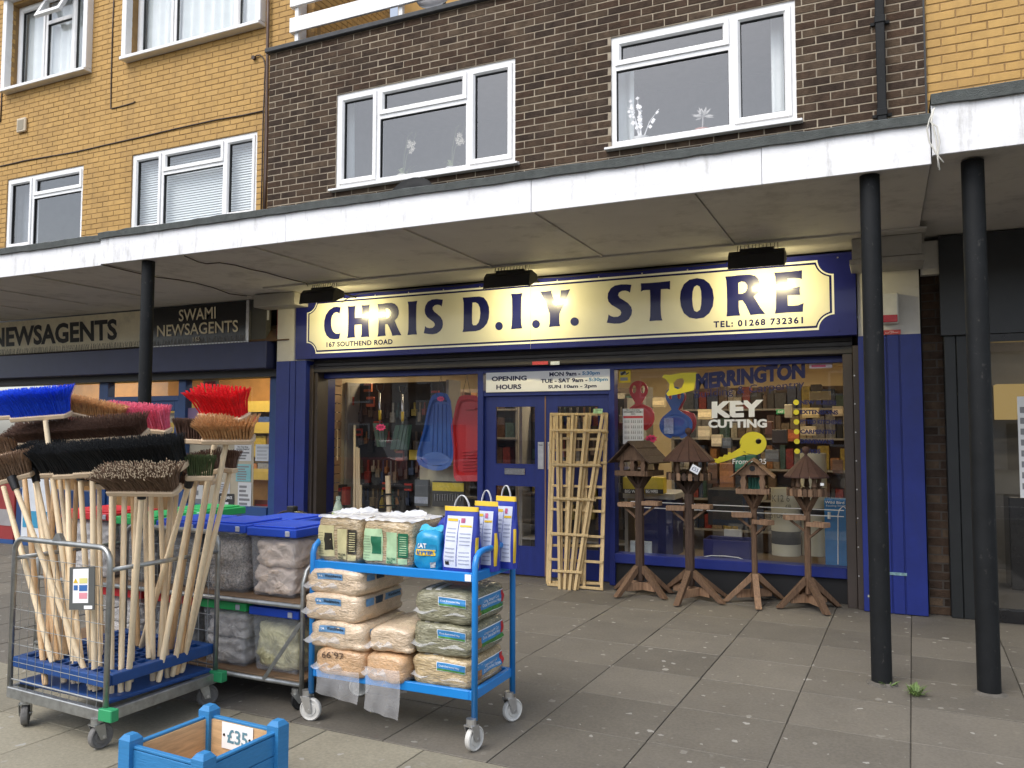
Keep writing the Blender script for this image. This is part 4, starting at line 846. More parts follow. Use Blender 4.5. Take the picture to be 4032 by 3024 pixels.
# ---- floodlights
M['tube_glow'] = emit_mat('lamp_glow', (1.0,.90,.55), 34)
M['lamp_in'] = mat('lamp_reflector', (.75,.73,.62), .3, var=.02)
def floodlight(pxl, pyl, pxr, pyr, label, zr=0.):
    Yl = 7.42; a = P(pxl, pyl, Yl); c = P(pxr, pyr, Yl); w = c.x-a.x; zc = (a.z+c.z)/2; xc = (a.x+c.x)/2
    t = thing('floodlight', label, 'floodlight', (xc, Yl, zc), 'floodlights over the shop sign')
    T = Matrix.Translation((xc, Yl, zc)) @ Matrix.Rotation(zr, 4, 'Y') @ Matrix.Rotation(math.radians(-12), 4, 'X')
    h = .13; h2 = w/2
    # trough: back and top closed, open towards the sign
    prof = [(-.095,-.090),(-.10,.028),(-.06,.083),(.075,.09),(.10,.04)]
    b = MB(T)
    for (ya,za),(yb,zb) in zip(prof, prof[1:]):
        n_ = Vector((0,-(zb-za),(yb-ya))).normalized()*.006
        b.hexa([(-h2,ya,za),(h2,ya,za),(h2,ya+n_.y,za+n_.z),(-h2,ya+n_.y,za+n_.z),(-h2,yb,zb),(h2,yb,zb),(h2,yb+n_.y,zb+n_.z),(-h2,yb+n_.y,zb+n_.z)])
    for s_ in (-1,1): b.prism([(s_*(h2-.004),y,z) for y, z in prof]+[(s_*(h2-.004),-.08,-.094)], (s_*.006,0,0))
    b.box(-h2*.62, h2*.62, -.045, .06, .091, .118)
    b.build('housing', M['black'], t)
    inn = MB(T); p2_ = [(-.083,-.085),(-.087,.02),(-.052,.070),(.07,.077)]
    for (ya,za),(yb,zb) in zip(p2_, p2_[1:]): inn.quad((-h2+.01,ya,za),(h2-.01,ya,za),(h2-.01,yb,zb),(-h2+.01,yb,zb))
    inn.build('reflector', M['lamp_in'], t)
    for s_ in (-1,1):
        MB(T).cyl((s_*h2*.48-.065,-.012,-.02),(s_*h2*.48+.065,-.012,-.02), .022, n=12).build('tube', M['tube_glow'], t, smooth=True)
    for k in range(12):
        xk = -h2*.74+k*h2*1.48/11; MB(T).cyl((xk,.0,.09),(xk+random.uniform(-.006,.006),.01,.205+random.uniform(-.012,.006)), .0030, n=5).build('spike', M['black_metal'], t)
    MB().tube([(xc+h2*.2,Yl+.06,zc+.03),(xc+h2*.3,7.70,zc+.10),(xc+h2*.3,7.97,zc+.09)], .011, 8).build('arm', M['black_metal'], t)
    for s_ in (-1, 1):
        L_ = bpy.data.lights.new('floodlight_lamp', 'AREA'); L_.shape = 'RECTANGLE'; L_.size = .16; L_.size_y = .05; L_.energy = 2.5; L_.color = (1.0,.84,.42); L_.spread = math.radians(165)
        o = bpy.data.objects.new('lamp', L_); COL.objects.link(o); par(o, t)
        o.location = T @ Vector((s_*h2*.48, .05, -.05)); o.rotation_euler = (Vector((0,.75,-.35))).to_track_quat('-Z','Y').to_euler()
    return t
floodlight(1204, 1188, 1334, 1160, 'left black floodlight over the start of the DIY store sign')
floodlight(1922, 1122, 2100, 1100, 'middle black floodlight over the D.I.Y. lettering')
floodlight(2874, 1044, 3092, 1018, 'right black floodlight over the end of the DIY store sign')
# cable clipped along the sign top
cb = tag(MB().tube([S3(SP(1335,1165)[0]+.05, vt-.10,.012), S3(SP(1370,1170)[0], vt-.06,.012), S3(SP(1420,1155)[0], vt-.02,.012)]+[S3(u, vt-.012+.006*math.sin(u*9),.012) for u in np.linspace(SP(1480,1150)[0], SP(2860,1030)[0], 40)], .006, 6).build('lighting_cable', M['black'], smooth=True), 'thin black cable clipped along the top edge of the DIY sign', 'cable')

# ---- alarm box and notice on the right white head
ab = thing('alarm_box', 'white alarm box with a red lens on the wall right of the sign', 'alarm', (X(3510,1210,7.99), 7.99, 2.6))
a = P(3476,1278,7.99); c = P(3537,1155,7.99)
MB().box(a.x-.02, c.x, 7.925, 8.003, a.z, c.z).build('case', mat('alarm_white',(.66,.65,.60),.4), ab, bevel=.015, seg=2)
MB().box(a.x-.015, c.x-.012, 7.915, 7.926, a.z+.01, a.z+.075).build('lens', mat('alarm_red',(.45,.02,.03),.2), ab, bevel=.004)
nb = thing('warning_notice', 'small red notice under the alarm box reading No ball games', 'sign', (X(3510,1305,8.0), 8.0, 2.45))
a = P(3477,1318,7.99); c = P(3546,1297,7.99); MB().box(a.x, c.x, 7.993, 8.0, a.z, c.z).build('plate', mat('notice_red',(.50,.07,.07),.5), nb)
text('No\nball games', (a.x+.02, 7.9925, a.z+.008), (c.x-a.x-.04,0,0), (0,0,c.z-a.z-.016), M['paper'], nb, bold=.0, align='CENTER')

# ================================================================== NEWSAGENTS
ns = thing('newsagents_shopfront', 'navy shopfront with lit windows of the newsagents behind the brooms', 'shopfront', (-9.5, 8.2, 0))
NV = mat('navy_paint', (.018,.024,.085), .45, var=.15, vs=5, dirt=.2, dirtcol=(.05,.05,.07)); NF = mat('frame_blue', (.02,.07,.22), .45, var=.15, vs=5)
nx1 = X(1052,1400,7.95)
MB().box(-14, nx1, 7.93, 8.12, 2.395, 2.735).build('shutter_box', NV, ns, bevel=.006)
MB().box(-14, nx1+.02, 8.12, 8.4, 2.30, 2.739).build('shutter_soffit', M['black'], ns)
nsx = [-14, X(399,1700,YS), X(434,1700,YS), X(712,1700,YS), X(740,1700,YS), X(1071,1700,YS)]
def nfr(x0, x1, z0, z1, y0=8.24, y1=8.36): return MB().box(x0, x1, y0, y1, z0, z1).build('frame', NF, ns, bevel=.004)
nfr(nsx[1], nsx[2], 0, 2.3); nfr(nsx[3], nsx[4], 0, 2.3); nfr(nsx[5], nsx[5]+.12, 0, 2.3); nfr(nsx[2], nsx[3], 2.02, 2.09)
nfr(nsx[2], nsx[2]+.1, 0, 2.02, 8.27, 8.32); nfr(nsx[3]-.1, nsx[3], 0, 2.02, 8.27, 8.32); nfr(nsx[2]+.1, nsx[3]-.1, 1.88, 2.02, 8.27, 8.32)
nfr(-14, nsx[1], .0, .72, 8.22); nfr(nsx[4], nsx[5], 0, .62, 8.22); nfr(nsx[2]+.1, nsx[3]-.1, 0, .25, 8.27, 8.32)
for x0_, x1_, z0_, z1_ in ((-14,nsx[1],.72,2.3),(nsx[2]+.1,nsx[3]-.1,.25,1.88),(nsx[2],nsx[3],2.09,2.3),(nsx[4],nsx[5],.62,2.3)): pane(x0_, x1_, z0_, z1_, ns, 8.30)
MB().box(nx1+.06, X(1100,1250,8.1)+.06, 8.05, 8.12, 2.75, 3.29).build('red_panel', mat('panel_red',(.42,.04,.04),.5), ns)
MB().hexa([(nx1-.55,7.99,2.737),(nx1+.3,7.99,2.737),(nx1+.3,8.2,2.737),(nx1-.55,8.2,2.737),(nx1-.45,8.12,2.90),(nx1+.3,8.12,2.90),(nx1+.3,8.2,2.90),(nx1-.45,8.2,2.90)]).build('brown_flashing', mat('flashing',(.12,.07,.04),.7), ns)
# signs
s1 = thing('newsagents_fascia_sign', 'faded cream fascia sign with black NEWSAGENTS lettering', 'sign', (-10.8, 8.03, 2.75))
ysn = 8.03; xs0, xs1, xs2 = X(597,1250,ysn), X(604,1250,ysn), X(978,1250,ysn)
MB().box(-14, xs0, ysn, ysn+.05, 2.77, 3.27).build('panel', mat('faded_cream',(.84,.78,.58),.6,var=.12,vs=4,dirt=.4,dirtcol=(.2,.18,.13)), s1)
a = P(-30,1369,ysn); b_ = P(462,1338,ysn); t_ = P(-30,1293,ysn); text('NEWSAGENTS', a, b_-a, t_-a, M['black_ink'], s1, bold=.035, off=.003)
s2 = thing('newsagents_lightbox', 'black sign box with gold letters reading SWAMI NEWSAGENTS 165', 'sign', (-8.2, 8.0, 2.75))
MB().box(xs1, xs2, 7.99, 8.1, 2.76, 3.275).build('box', M['black_gloss'], s2); 
GL = mat('gold_letters', (.92,.80,.58), .4, var=.15, vs=3)
def ntext(s, x0, yb0, x1, yb1, h):
    a = P(x0,yb0,7.985); b_ = P(x1,yb1,7.985); t_ = P(x0,yb0-h,7.985); text(s, a, b_-a, t_-a, GL, s2, bold=.012, off=.003)
ntext('SWAMI', 705, 1266, 850, 1254, 46); ntext('NEWSAGENTS', 619, 1327, 938, 1307, 45); ntext('165', 760, 1345, 787, 1343, 18)
MB().box(xs2+.003, xs2+.05, 7.985, 8.12, 2.75, 3.285).build('frame_edge', M['zinc'], s2); MB().box(xs1, xs2+.05, 7.985, 8.12, 2.735, 2.758).build('frame_edge', M['zinc'], s2); MB().box(xs2+.052, xs2+.30, 8.02, 8.12, 2.75, 3.28).build('end_panel', mat('end_grey',(.10,.10,.09),.7), s2)
sp = MB(); rnd = random.Random(3)
x_ = -12.6
while x_ < xs2:
    for dy in (-.03, .0, .03): sp.cyl((x_,7.965+dy*.3,2.737),(x_+rnd.uniform(-.03,.03),7.965+dy,2.84), .0022, .0012, n=4)
    x_ += .055
sk = tag(sp.build('bird_spikes', mat('spike_steel',(.16,.13,.10),.5,.5)), 'row of thin bird spikes along the top of the navy shutter box', 'bird spikes'); stuff(sk)
# security shield
sh = thing('security_shield', 'small white security shield with red letters on the red panel', 'sign', P(1048,1215,8.04))
a = P(1029,1262,8.04); c = P(1060,1187,8.04)
MB().box(a.x, c.x, 8.035, 8.045, a.z, c.z).build('plate', M['paper'], sh); text('CS', (a.x+.03,8.034,a.z+(c.z-a.z)*.5), (c.x-a.x-.06,0,0), (0,0,.12), M['red'], sh, bold=.02)
MB().lathe([(0,0),(.05,.01),(.06,.05),(.0,.09)], (a.x+.08,8.02,c.z), 12).build('lamp', mat('lamp_white',(.6,.6,.6),.4), sh, smooth=True)
# newsagents interior: shelves of yellow and orange, ceiling, floor
ni = thing('newsagents_interior', 'warm lit interior walls with yellow shelf bands inside the newsagents', 'interior', (-9.5, 10, 0))
MB().box(-14, -6.9, 10.2, 10.3, 0, 2.9).build('back_wall', mat('orange_wall',(.55,.30,.10),.8,var=.2,vs=3), ni)
MB().box(-14, -6.9, 8.4, 10.3, 2.9, 3.0).build('ceiling', mat('ceiling_cream',(.6,.52,.38),.8), ni); MB().box(-14,-6.9,8.38,10.3,.0,.02).build('floor', mat('shop_floor',(.2,.17,.14),.6), ni)
MB().box(-6.98,-6.9,8.4,10.2,.02,2.9).build('side_wall', mat('orange_wall2',(.50,.28,.10),.8,var=.2,vs=3), ni)
ybn = mat('yellow_band',(.72,.55,.12),.6,var=.1); dkb = mat('shelf_dark',(.09,.07,.06),.7)
for z_ in (1.95,1.62,1.25,.9): MB().box(-13.8,-7.0,9.85,10.19,z_,z_+.05).build('shelf', ybn, ni); MB().box(-13.8,-7.0,9.84,9.849,z_-.05,z_+.12).build('price_band', ybn, ni)
rnd = random.Random(11)
pk = [mat('pack_%d'%i, c, .5, var=.25, vs=25) for i, c in enumerate([(.45,.06,.05),(.06,.12,.35),(.55,.42,.06),(.08,.25,.12),(.5,.5,.5),(.18,.10,.06),(.03,.03,.035),(.55,.22,.05),(.30,.32,.35),(.12,.12,.13)])]
for z_ in (.95,1.30,1.67):
    x_ = -13.6; np_ = 0
    while x_ < -7.2:
        w_ = rnd.uniform(.10,.28); h_ = rnd.uniform(.14,.26)
        pc_ = rnd.randrange(len(pk)); np_ += 1
        tag(MB().box(x_, x_+w_*.9, 9.88, 10.1, z_+.002, z_+h_).build('grocery_box', pk[pc_], bevel=.004), '%s packet, %s from the left on the %s newsagents shelf'%(['red','blue','yellow','green','pale grey','brown','black','orange','slate grey','charcoal'][pc_], ordw(np_), {.95:'lowest',1.30:'middle',1.67:'top'}[z_]), 'packet', 'packets on the newsagents shelves'); x_ += w_
def ceiling_light(name, x, y, z, w, d, e, col, label, grp):
    t = thing(name, label, 'ceiling light', (x,y,z), grp)
    MB().box(x-w/2, x+w/2, y-d/2, y+d/2, z, z+.04).build('casing', M['upvc'], t); MB().box(x-w/2+.02, x+w/2-.02, y-d/2+.02, y+d/2-.02, z-.02, z-.001).build('tube', emit_mat('tube_%d'%int(abs(x*10)), col, 8), t)
    L_ = bpy.data.lights.new('lamp','AREA'); L_.shape = 'RECTANGLE'; L_.size = w; L_.size_y = d; L_.energy = e; L_.color = col; o = bpy.data.objects.new('lamp', L_); COL.objects.link(o); par(o, t); o.location = (x,y,z-.03)
for x_, sd_ in ((-12.3,'left'),(-8.6,'right')): ceiling_light('strip_light', x_, 9.2, 2.84, 1.3, .15, 15, (1,.80,.50), 'strip light at the '+sd_+' of the newsagents ceiling', 'newsagents strip lights')
# notices and posters in the newsagents' right window
def notice(px0, py0, px1, py1, Y, col, label, name='notice', lines=5, ink=None, title=None, tm=None):
    a = P(px0, py1, Y); c = P(px1, py0, Y); t = thing(name, label, 'notice' if name == 'notice' else 'poster', ((a.x+c.x)/2, Y, a.z))
    MB().box(a.x, c.x, Y, Y+.003, a.z, c.z).build('sheet', mat('sheet_%d_%d'%(px0,py0), col, .7, var=.05), t)
    w_, h_ = c.x-a.x, c.z-a.z; b = MB(); r_ = random.Random(px0+py0)
    top = .92
    if title: text(title, (a.x+w_*.12, Y, c.z-h_*.36), (w_*.76,0,0), (0,0,h_*.26), tm or M['black_ink'], t, bold=.02, align='CENTER'); top = .58
    for k in range(lines):
        v = top-(k+.5)*(top-.06)/lines; hh = (top-.06)/lines*.28; u1 = r_.uniform(.6,.9)
        b.quad((a.x+w_*.1,Y-.0012,a.z+h_*(v-hh)),(a.x+w_*u1,Y-.0012,a.z+h_*(v-hh)),(a.x+w_*u1,Y-.0012,a.z+h_*(v+hh)),(a.x+w_*.1,Y-.0012,a.z+h_*(v+hh)))
    if lines: b.build('print', ink or mat('ink_%d_%d'%(px0,py0),(.25,.25,.26),.7), t)
    return t
yn = 8.312
notice(726,1606,786,1668,8.29,(.30,.20,.34),'purple poster taped in the newsagents window','poster',0)
notice(790,1635,838,1668,yn,(.60,.68,.74),'pale blue slip beside the purple poster','notice',3)
notice(922,1750,990,1814,yn,(.80,.80,.80),'white notice reading Part Time Shop Assistant Required','notice',3,title='Part Time Shop\nAssistant Required')
notice(1005,1750,1066,1815,yn,(.74,.76,.78),'faint white notice at the right of the newsagents window','notice',4,mat('faint_ink',(.55,.56,.58),.7))
notice(928,1828,988,1895,yn-.004,(.25,.55,.58),'turquoise notice in the newsagents window','notice',6)
notice(745,1880,800,2030,yn-.002,(.70,.70,.68),'tall white poster low in the newsagents window','poster',4)
notice(860,1945,922,2012,yn-.004,(.03,.03,.03),'black poster with white lettering low in the newsagents window','poster',2,M['paper'],'project',M['paper'])
notice(935,1900,990,2015,yn-.006,(.76,.77,.78),'white certificate with a thin border at the window corner','notice',6)
notice(740,1745,1000,2040,yn+.006,(.55,.48,.35),'tan pinboard behind the small notices in the newsagents window','noticeboard',0)
notice(800,1490,862,1530,8.6,(.72,.62,.45),'small hanging card high in the newsagents window','notice',1,M['red'])
notice(862,1900,905,1950,yn-.002,(.72,.73,.75),'small white leaflet above the black poster','notice',5)
notice(1000,1970,1065,2030,8.5,(.20,.05,.04),'dark red display card at the corner of the newsagents window','poster',1,M['red'])
# roadside boards left of the brooms
for (x0_,y0_,x1_,y1_,col,lab) in ((-40,1880,60,2035,(.30,.03,.03),'red and white board standing at the far left edge'),(80,1890,200,2100,(.75,.78,.82),'white and blue board standing behind the brooms')):
    t = thing('pavement_board', lab, 'board', P((x0_+x1_)/2, y1_, 7.6)); a = P(x0_,y1_,7.6); c = P(x1_,y0_,7.6)
    MB().box(a.x, c.x, 7.6, 7.64, .0, c.z).build('panel', mat('board_%d'%x0_, col, .5, var=.1), t, bevel=.01); MB().box(a.x+.05, c.x-.05, 7.593, 7.5995, .25, .48).build('print', mat('board_blue_%d'%x0_,(.04,.30,.50) if x0_>0 else (.35,.33,.33),.5), t)
    MB().box(a.x-.03, c.x+.03, 7.58, 7.66, -.0, .06).build('foot', NF, t)

# ================================================================== BLACK SHOP ON THE RIGHT
bs = thing('black_shopfront', 'black boarded shopfront with a dark window at the right edge', 'shopfront', (1.3, 8.1, 0))
M['mortar_d'] = mat('dark_mortar', (.06,.05,.042), .9)
KB = mat('black_board', (.014,.016,.017), .42, var=.2, vs=5, bump=.08, bs=12)
x0_ = .335; bx_ = .50
brick_wall(bs, FT(0, 8.12), x0_, bx_, 0, 3.1, [], 'brick_b', 'mortar_d', zref=.0, xoff=x0_, nsep=300, proud=.003)
xb1 = X(3880,1900,8.05)
for k in range(3):
    w_ = (xb1-bx_)/3; MB().box(bx_+k*w_+.002, bx_+(k+1)*w_-.002, 8.05, 8.10, .0, 3.2).build('board', KB, bs, bevel=.005)
MB().box(x0_, bx_, 8.02, 8.11, 3.0, 3.3).build('white_infill', M['beam'], bs)
MB().box(bx_-.02, 4.5, 8.0, 8.1, 2.45, 3.33).build('fascia', mat('dark_fascia',(.022,.024,.027),.4), bs); 
MB().box(.30, xb1+.05, 8.26, 8.6, 0, 3.3).build('backing', M['black'], bs)
MB().box(xb1, xb1+.05, 8.03, 8.15, 0, 2.45).build('frame', M['black_gloss'], bs); MB().box(xb1+.05, 4.5, 8.03, 8.15, .0, .10).build('frame', M['black_gloss'], bs); MB().box(xb1+.05, 4.5, 8.03, 8.15, 2.38, 2.45).build('frame', M['black_gloss'], bs)
pane(xb1+.05, 4.5, .10, 2.38, bs, 8.08)
MB().box(xb1+.05, 4.5, 11.0, 11.1, 0, 3.2).build('back_wall', mat('grey_wall',(.09,.085,.08),.8), bs); MB().box(xb1+.05,4.5,8.2,11,0,.02).build('floor', mat('tiles_grey',(.09,.085,.08),.5,var=.2,vs=3), bs); MB().box(xb1+.05,4.5,8.2,11,2.95,3.0).build('ceiling', mat('ceil',(.5,.48,.42),.8), bs)
MB().box(xb1+.02, xb1+.05, 8.2, 11, 0, 3).build('side_wall', mat('dark_wall',(.06,.06,.06),.7), bs)
MB().box(xb1+.4, 4.5, 10.7, 10.99, 1.75, 2.15).build('glow_panel', emit_mat('panel_glow', (.9,.62,.22), .20), bs)  # glowing panel stands in for the lit orange lattice inside the shop
for y_, sd_ in ((9.2,'nearer'),(9.9,'farther')): ceiling_light('strip_light', 1.9, y_, 2.85, 1.3, .12, 7, (1,.86,.62), sd_+' lit strip light inside the black shop', 'strip lights inside the black shop')
notice(4018,1560,4100,1960,8.07,(.80,.80,.80),'white paper poster at the right edge of the black shop window','poster',8)
ctr = tag(MB().box(xb1+.35, 4.2, 9.6, 10.0, .02, .95).build('counter', M['black_gloss'], bevel=.01), 'dark counter inside the black shop', 'counter')

# unseen black wall added to stop sky light leaking past the pilaster heads
pw = tag(MB().box(-14, 5, 8.62, 8.72, 2.75, 4.2).build('light_blocker', M['black']), 'unseen dark wall added over the shops to block sky light', 'wall')
cd_ = thing('canopy_dish', 'dark dish lying on the canopy roof below the left brown brick window', 'dish', (X(1620,740,6.9), 6.9, 3.63))
q = P(1625, 748, 6.9)
MB(Matrix.Translation((q.x,6.9,q.z-.17)) @ Matrix.Rotation(math.radians(75),4,'X')).lathe([(.0,.0),(.12,.008),(.22,.03),(.30,.06),(.295,.068),(.2,.04),(0,.012)], n=28).build('reflector', M['black_metal'], cd_, smooth=True)
MB().cyl((q.x,6.92,3.55),(q.x,6.92,q.z), .015).build('stand', M['black_metal'], cd_)
# ================================================================== INSIDE THE DIY STORE
si = thing('diy_store_interior', 'cream walls, ceiling and floor inside the lit DIY store', 'interior', (-3.3, 11, 0))
IX0, IX1, IYB = xL-.10, xR+.35, 13.4
CW = mat('cream_wall', (.62,.52,.34), .8, var=.08, vs=2)
MB().box(IX0, IX1, IYB, IYB+.1, 0, 3.0).build('back_wall', CW, si); MB().box(IX0-.1, IX0, 8.40, IYB, 0, 3.0).build('side_wall', CW, si); MB().box(IX1, IX1+.1, 8.62, IYB, 0, 3.0).build('side_wall', CW, si)
MB().box(IX0, IX1, 8.40, IYB, 2.62, 2.7).build('ceiling', mat('ceiling_tiles', (.60,.54,.42), .8, var=.06), si)
MB().box(IX0, IX1, 8.37, IYB, .0, .02).build('floor', mat('vinyl_floor', (.24,.19,.14), .5, var=.2, vs=3), si)
MB().box(IX0, IX1, 8.38, 8.44, 2.30, 2.62).build('head_panel', CW, si)
for k, (x_, y_) in enumerate(((-5.6,9.4),(-3.4,9.6),(-1.5,9.5),(-5.2,11.4),(-2.6,11.6),(-1.0,11.6))):
    ceiling_light('shop_strip_light', x_, y_, 2.56, 1.2, .14, 7.5, (1.0,.83,.55), ['strip light above the sledges in the left DIY window','strip light behind the blue doors','strip light above the key sign in the right DIY window','strip light at the back left of the DIY store','strip light at the back middle of the DIY store','strip light at the back right of the DIY store'][k], 'strip lights in the DIY store')
# shelving runs, packs on them
rnd = random.Random(21); SH = mat('shelf_metal', (.30,.28,.25), .5, var=.1); PEG = mat('pegboard', (.20,.15,.11), .8, var=.2, vs=8)
tool_cols = [(.03,.03,.035),(.40,.29,.04),(.28,.04,.03),(.07,.07,.075),(.34,.15,.05),(.05,.07,.13),(.22,.21,.20),(.05,.10,.08),(.36,.27,.16),(.15,.10,.065),(.44,.39,.30),(.10,.05,.035),(.05,.045,.04),(.26,.19,.12)]
PK = [mat('tool_pack_%d'%i, tuple(x*.75 for x in c), .45, var=.5, vs=30) for i, c in enumerate(tool_cols)]
def shelving(x0, x1, Y, zs_, label, depth=.35, top=2.2, bm=None):
    t = thing('shelving_unit', label, 'shelves', ((x0+x1)/2, Y, 0), 'shelving inside the DIY store')
    MB().box(x0, x1, Y+depth, Y+depth+.03, .02, top).build('back_board', bm or PEG, t)
    for z_ in zs_: MB().box(x0, x1, Y, Y+depth-.002, z_, z_+.025).build('shelf', SH, t)
    for x_ in (x0, x1): MB().box(x_-.02, x_+.02, Y+.02, Y+depth+.03, .02, top).build('upright', SH, t)
    return t
pack_lab = {}
def packs(x0, x1, Y, z_, hmax, kind, label, grp, dens=1.0):
    x_ = x0+.03; np_ = 0
    while x_ < x1-.1:
        w_ = rnd.uniform(.05,.16) if kind == 'box' else rnd.uniform(.05,.11); h_ = rnd.uniform(.45,.95)*hmax
        if rnd.random() < dens:
            pc_ = rnd.randrange(len(PK)); m_ = PK[pc_]; b = MB(); np_ += 1
            if kind == 'box':
                b.box(x_, x_+w_*.92, Y+.04, Y+.28, z_+.026, z_+.026+h_)
                o = b.build('boxed_tool', m_, bevel=.004)
            else:                                        # carded tool hanging from a hook: card, blister
                b.box(x_+w_*.3, x_+w_*.6, Y+.19, Y+.206, z_-h_*.55, z_); b.box(x_+w_*.1, x_+w_*.85, Y+.165, Y+.21, z_-h_, z_-h_*.5)
                o = b.build('carded_tool', m_, bevel=.003)
            tag(o, '%s %s, %s from the left, %s' % (['black','mustard','dark red','charcoal','rust orange','navy','grey','dark green','tan','brown','cream','maroon brown','sooty black','light brown'][pc_], 'boxed tool' if kind == 'box' else 'hanging tool', ordw(np_), label), 'packaged tool', grp)
        x_ += w_
zz_ = (.30,.70,1.10,1.50,1.88)
for x0_, x1_, Y_, lab in ((IX0+.25,-4.4,9.75,'tool shelving behind the sledges in the left window'),(-4.2,-2.85,10.4,'tool shelving behind the blue double doors'),(-2.6,-.25,10.9,'tool shelving behind the key cutting sign')):
    shelving(x0_, x1_, Y_, zz_, lab)
    for k, z_ in enumerate(zz_): packs(x0_, x1_, Y_, z_, .33, 'box' if (k+int(Y_*2)) % 2 else 'box', ['lowest shelf','second lowest shelf','middle shelf','second shelf down','top shelf'][k]+' '+lab[lab.index('behind'):].replace(' in the left window','').replace('double ',''), 'tools on the '+lab, .93)
# pegboard of carded tools nearer the left pane
PEG2 = mat('dark_pegboard', (.045,.04,.038), .7, var=.3, vs=6)
pb = shelving(IX0+.04, -4.95, 8.85, (.28,), 'pegboard stand of carded tools in the left window', .30, 2.25, PEG2)
for k, z_ in enumerate((1.98,1.60,1.22,.84)): packs(IX0+.06, -4.97, 8.90, z_, .33, 'card', ['top','second','third','bottom'][k]+' pegboard row in the left window', 'carded tools in the left window')
pb2 = shelving(-4.1, -2.75, 9.2, (.28,), 'pegboard of hanging hand tools behind the door glass', .30, 2.0, PEG2)
for k, z_ in enumerate((1.90,1.50,1.10,.70)): packs(-4.08, -2.78, 9.28, z_, .36, 'card', ['top','second','third','bottom'][k]+' pegboard row behind the doors', 'hand tools behind the doors', .95)
# slat wall at the left end of the window
sw = thing('slatwall', 'tan slatted display wall at the left end of the DIY window', 'slatwall', (IX0+.02, 8.7, .3))
for k in range(17): MB().box(IX0+.003, IX0+.022, 8.45, 8.80, .36+k*.115, .36+k*.115+.105).build('slat', mat('slat_tan',(.42,.27,.14),.6,var=.12) if k == 0 else bpy.data.materials['slat_tan'], sw, bevel=.003)
MB().box(IX0+.001, IX0+.0025, 8.45, 8.80, .36, 2.3).build('backing', M['black'], sw)

def C4(x, y): return (1200+x/2.074, 1350+y/2.074)
YD = 8.62
def lathed_tray(outline, Y, depth, m, name, parent, lip=.02):
    """shallow plastic tray from a front outline: outer wall, rim and sunken floor"""
    q = [P(*C4(x,y), Y) for x, y in outline]; n = len(q); c = sum(q, Vector())/n
    ins = [c+(p-c)*.88 for p in q]; ins2 = [c+(p-c)*.82 for p in q]
    b = MB(); D = Vector((0,1,0))
    vs = q+[p+D*.01 for p in ins]+[p+D*depth for p in ins2]+[p+D*(depth+.008) for p in [c+(p-c)*.9 for p in q]]
    fs = [(i,(i+1)%n,n+(i+1)%n,n+i) for i in range(n)]+[(n+i,n+(i+1)%n,2*n+(i+1)%n,2*n+i) for i in range(n)]+[tuple(range(2*n,3*n))]+[(3*n+i,3*n+(i+1)%n,(i+1)%n,i) for i in range(n)]
    b._add(vs, fs); return b.build(name, m, parent, smooth=35)
BLU = mat('sledge_blue', (.02,.09,.38), .35, var=.06); REDP = mat('sledge_red', (.58,.03,.04), .35, var=.06)
s1_ = thing('blue_sledge', 'blue plastic sledge hanging in the left DIY window', 'sledge', P(*C4(1080,1040), YD))
lathed_tray([(1040,430),(1075,410),(1110,405),(1140,410),(1165,420),(1190,470),(1200,560),(1206,660),(1210,760),(1214,850),(1215,900),(1210,950),(1190,1000),(1160,1025),(1120,1040),(1080,1043),(1040,1040),(1000,1028),(960,1010),(930,985),(915,960),(915,920),(920,880),(940,810),(960,740),(975,680),(985,620),(995,570),(1005,520),(1020,470)], YD, .05, BLU, 'shell', s1_)
for x_ in (1055,1085,1120,1150): MB().bar(P(*C4(x_,500),YD+.045), P(*C4(x_-6+(x_-1100)*.25,930),YD+.045), .018, .016, (1,0,0)).build('runner_groove', BLU, s1_, bevel=.004)
MB().grid(lambda u, v: P(*C4(930+270*u, 1000-110*math.sin(math.pi*(.15+.7*u))*v), YD+.012+.02*v), 12, 4).build('seat_lip', BLU, s1_, smooth=True)
s2_ = thing('red_sledge', 'long red plastic sledge hanging beside the blue one', 'sledge', P(*C4(1330,1130), YD))
lathed_tray([(1232,520),(1245,475),(1262,440),(1290,430),(1320,425),(1360,426),(1400,430),(1425,450),(1440,480),(1444,700),(1444,900),(1440,1130),(1340,1131),(1240,1130),(1220,1105),(1215,1080),(1213,980),(1212,880),(1203,780),(1195,680),(1215,600)], YD, .05, REDP, 'shell', s2_)
for k in range(7): a = P(*C4(1290,890+26*k),YD+.04); c = P(*C4(1405,885+26*k),YD+.04); MB().bar(a, c, .016, .02).build('foot_rib', REDP, s2_, bevel=.003)
MB().bar(P(*C4(1265,1085),YD+.03), P(*C4(1400,1080),YD+.03), .022, .03).build('end_rib', REDP, s2_, bevel=.004); MB().bar(P(*C4(1310,540),YD+.03), P(*C4(1400,535),YD+.03), .03, .03).build('grip', REDP, s2_, bevel=.004)
for s_, xs_ in ((s1_,(1095,1130)),(s2_,(1305,1345))):
    t_ = P(*C4((xs_[0]+xs_[1])/2, 268), YD)
    MB().tube([P(*C4(xs_[0]-20,430),YD), t_, P(*C4(xs_[1]+10,430),YD)], .004, 5).build('cord', M['black'], s_)
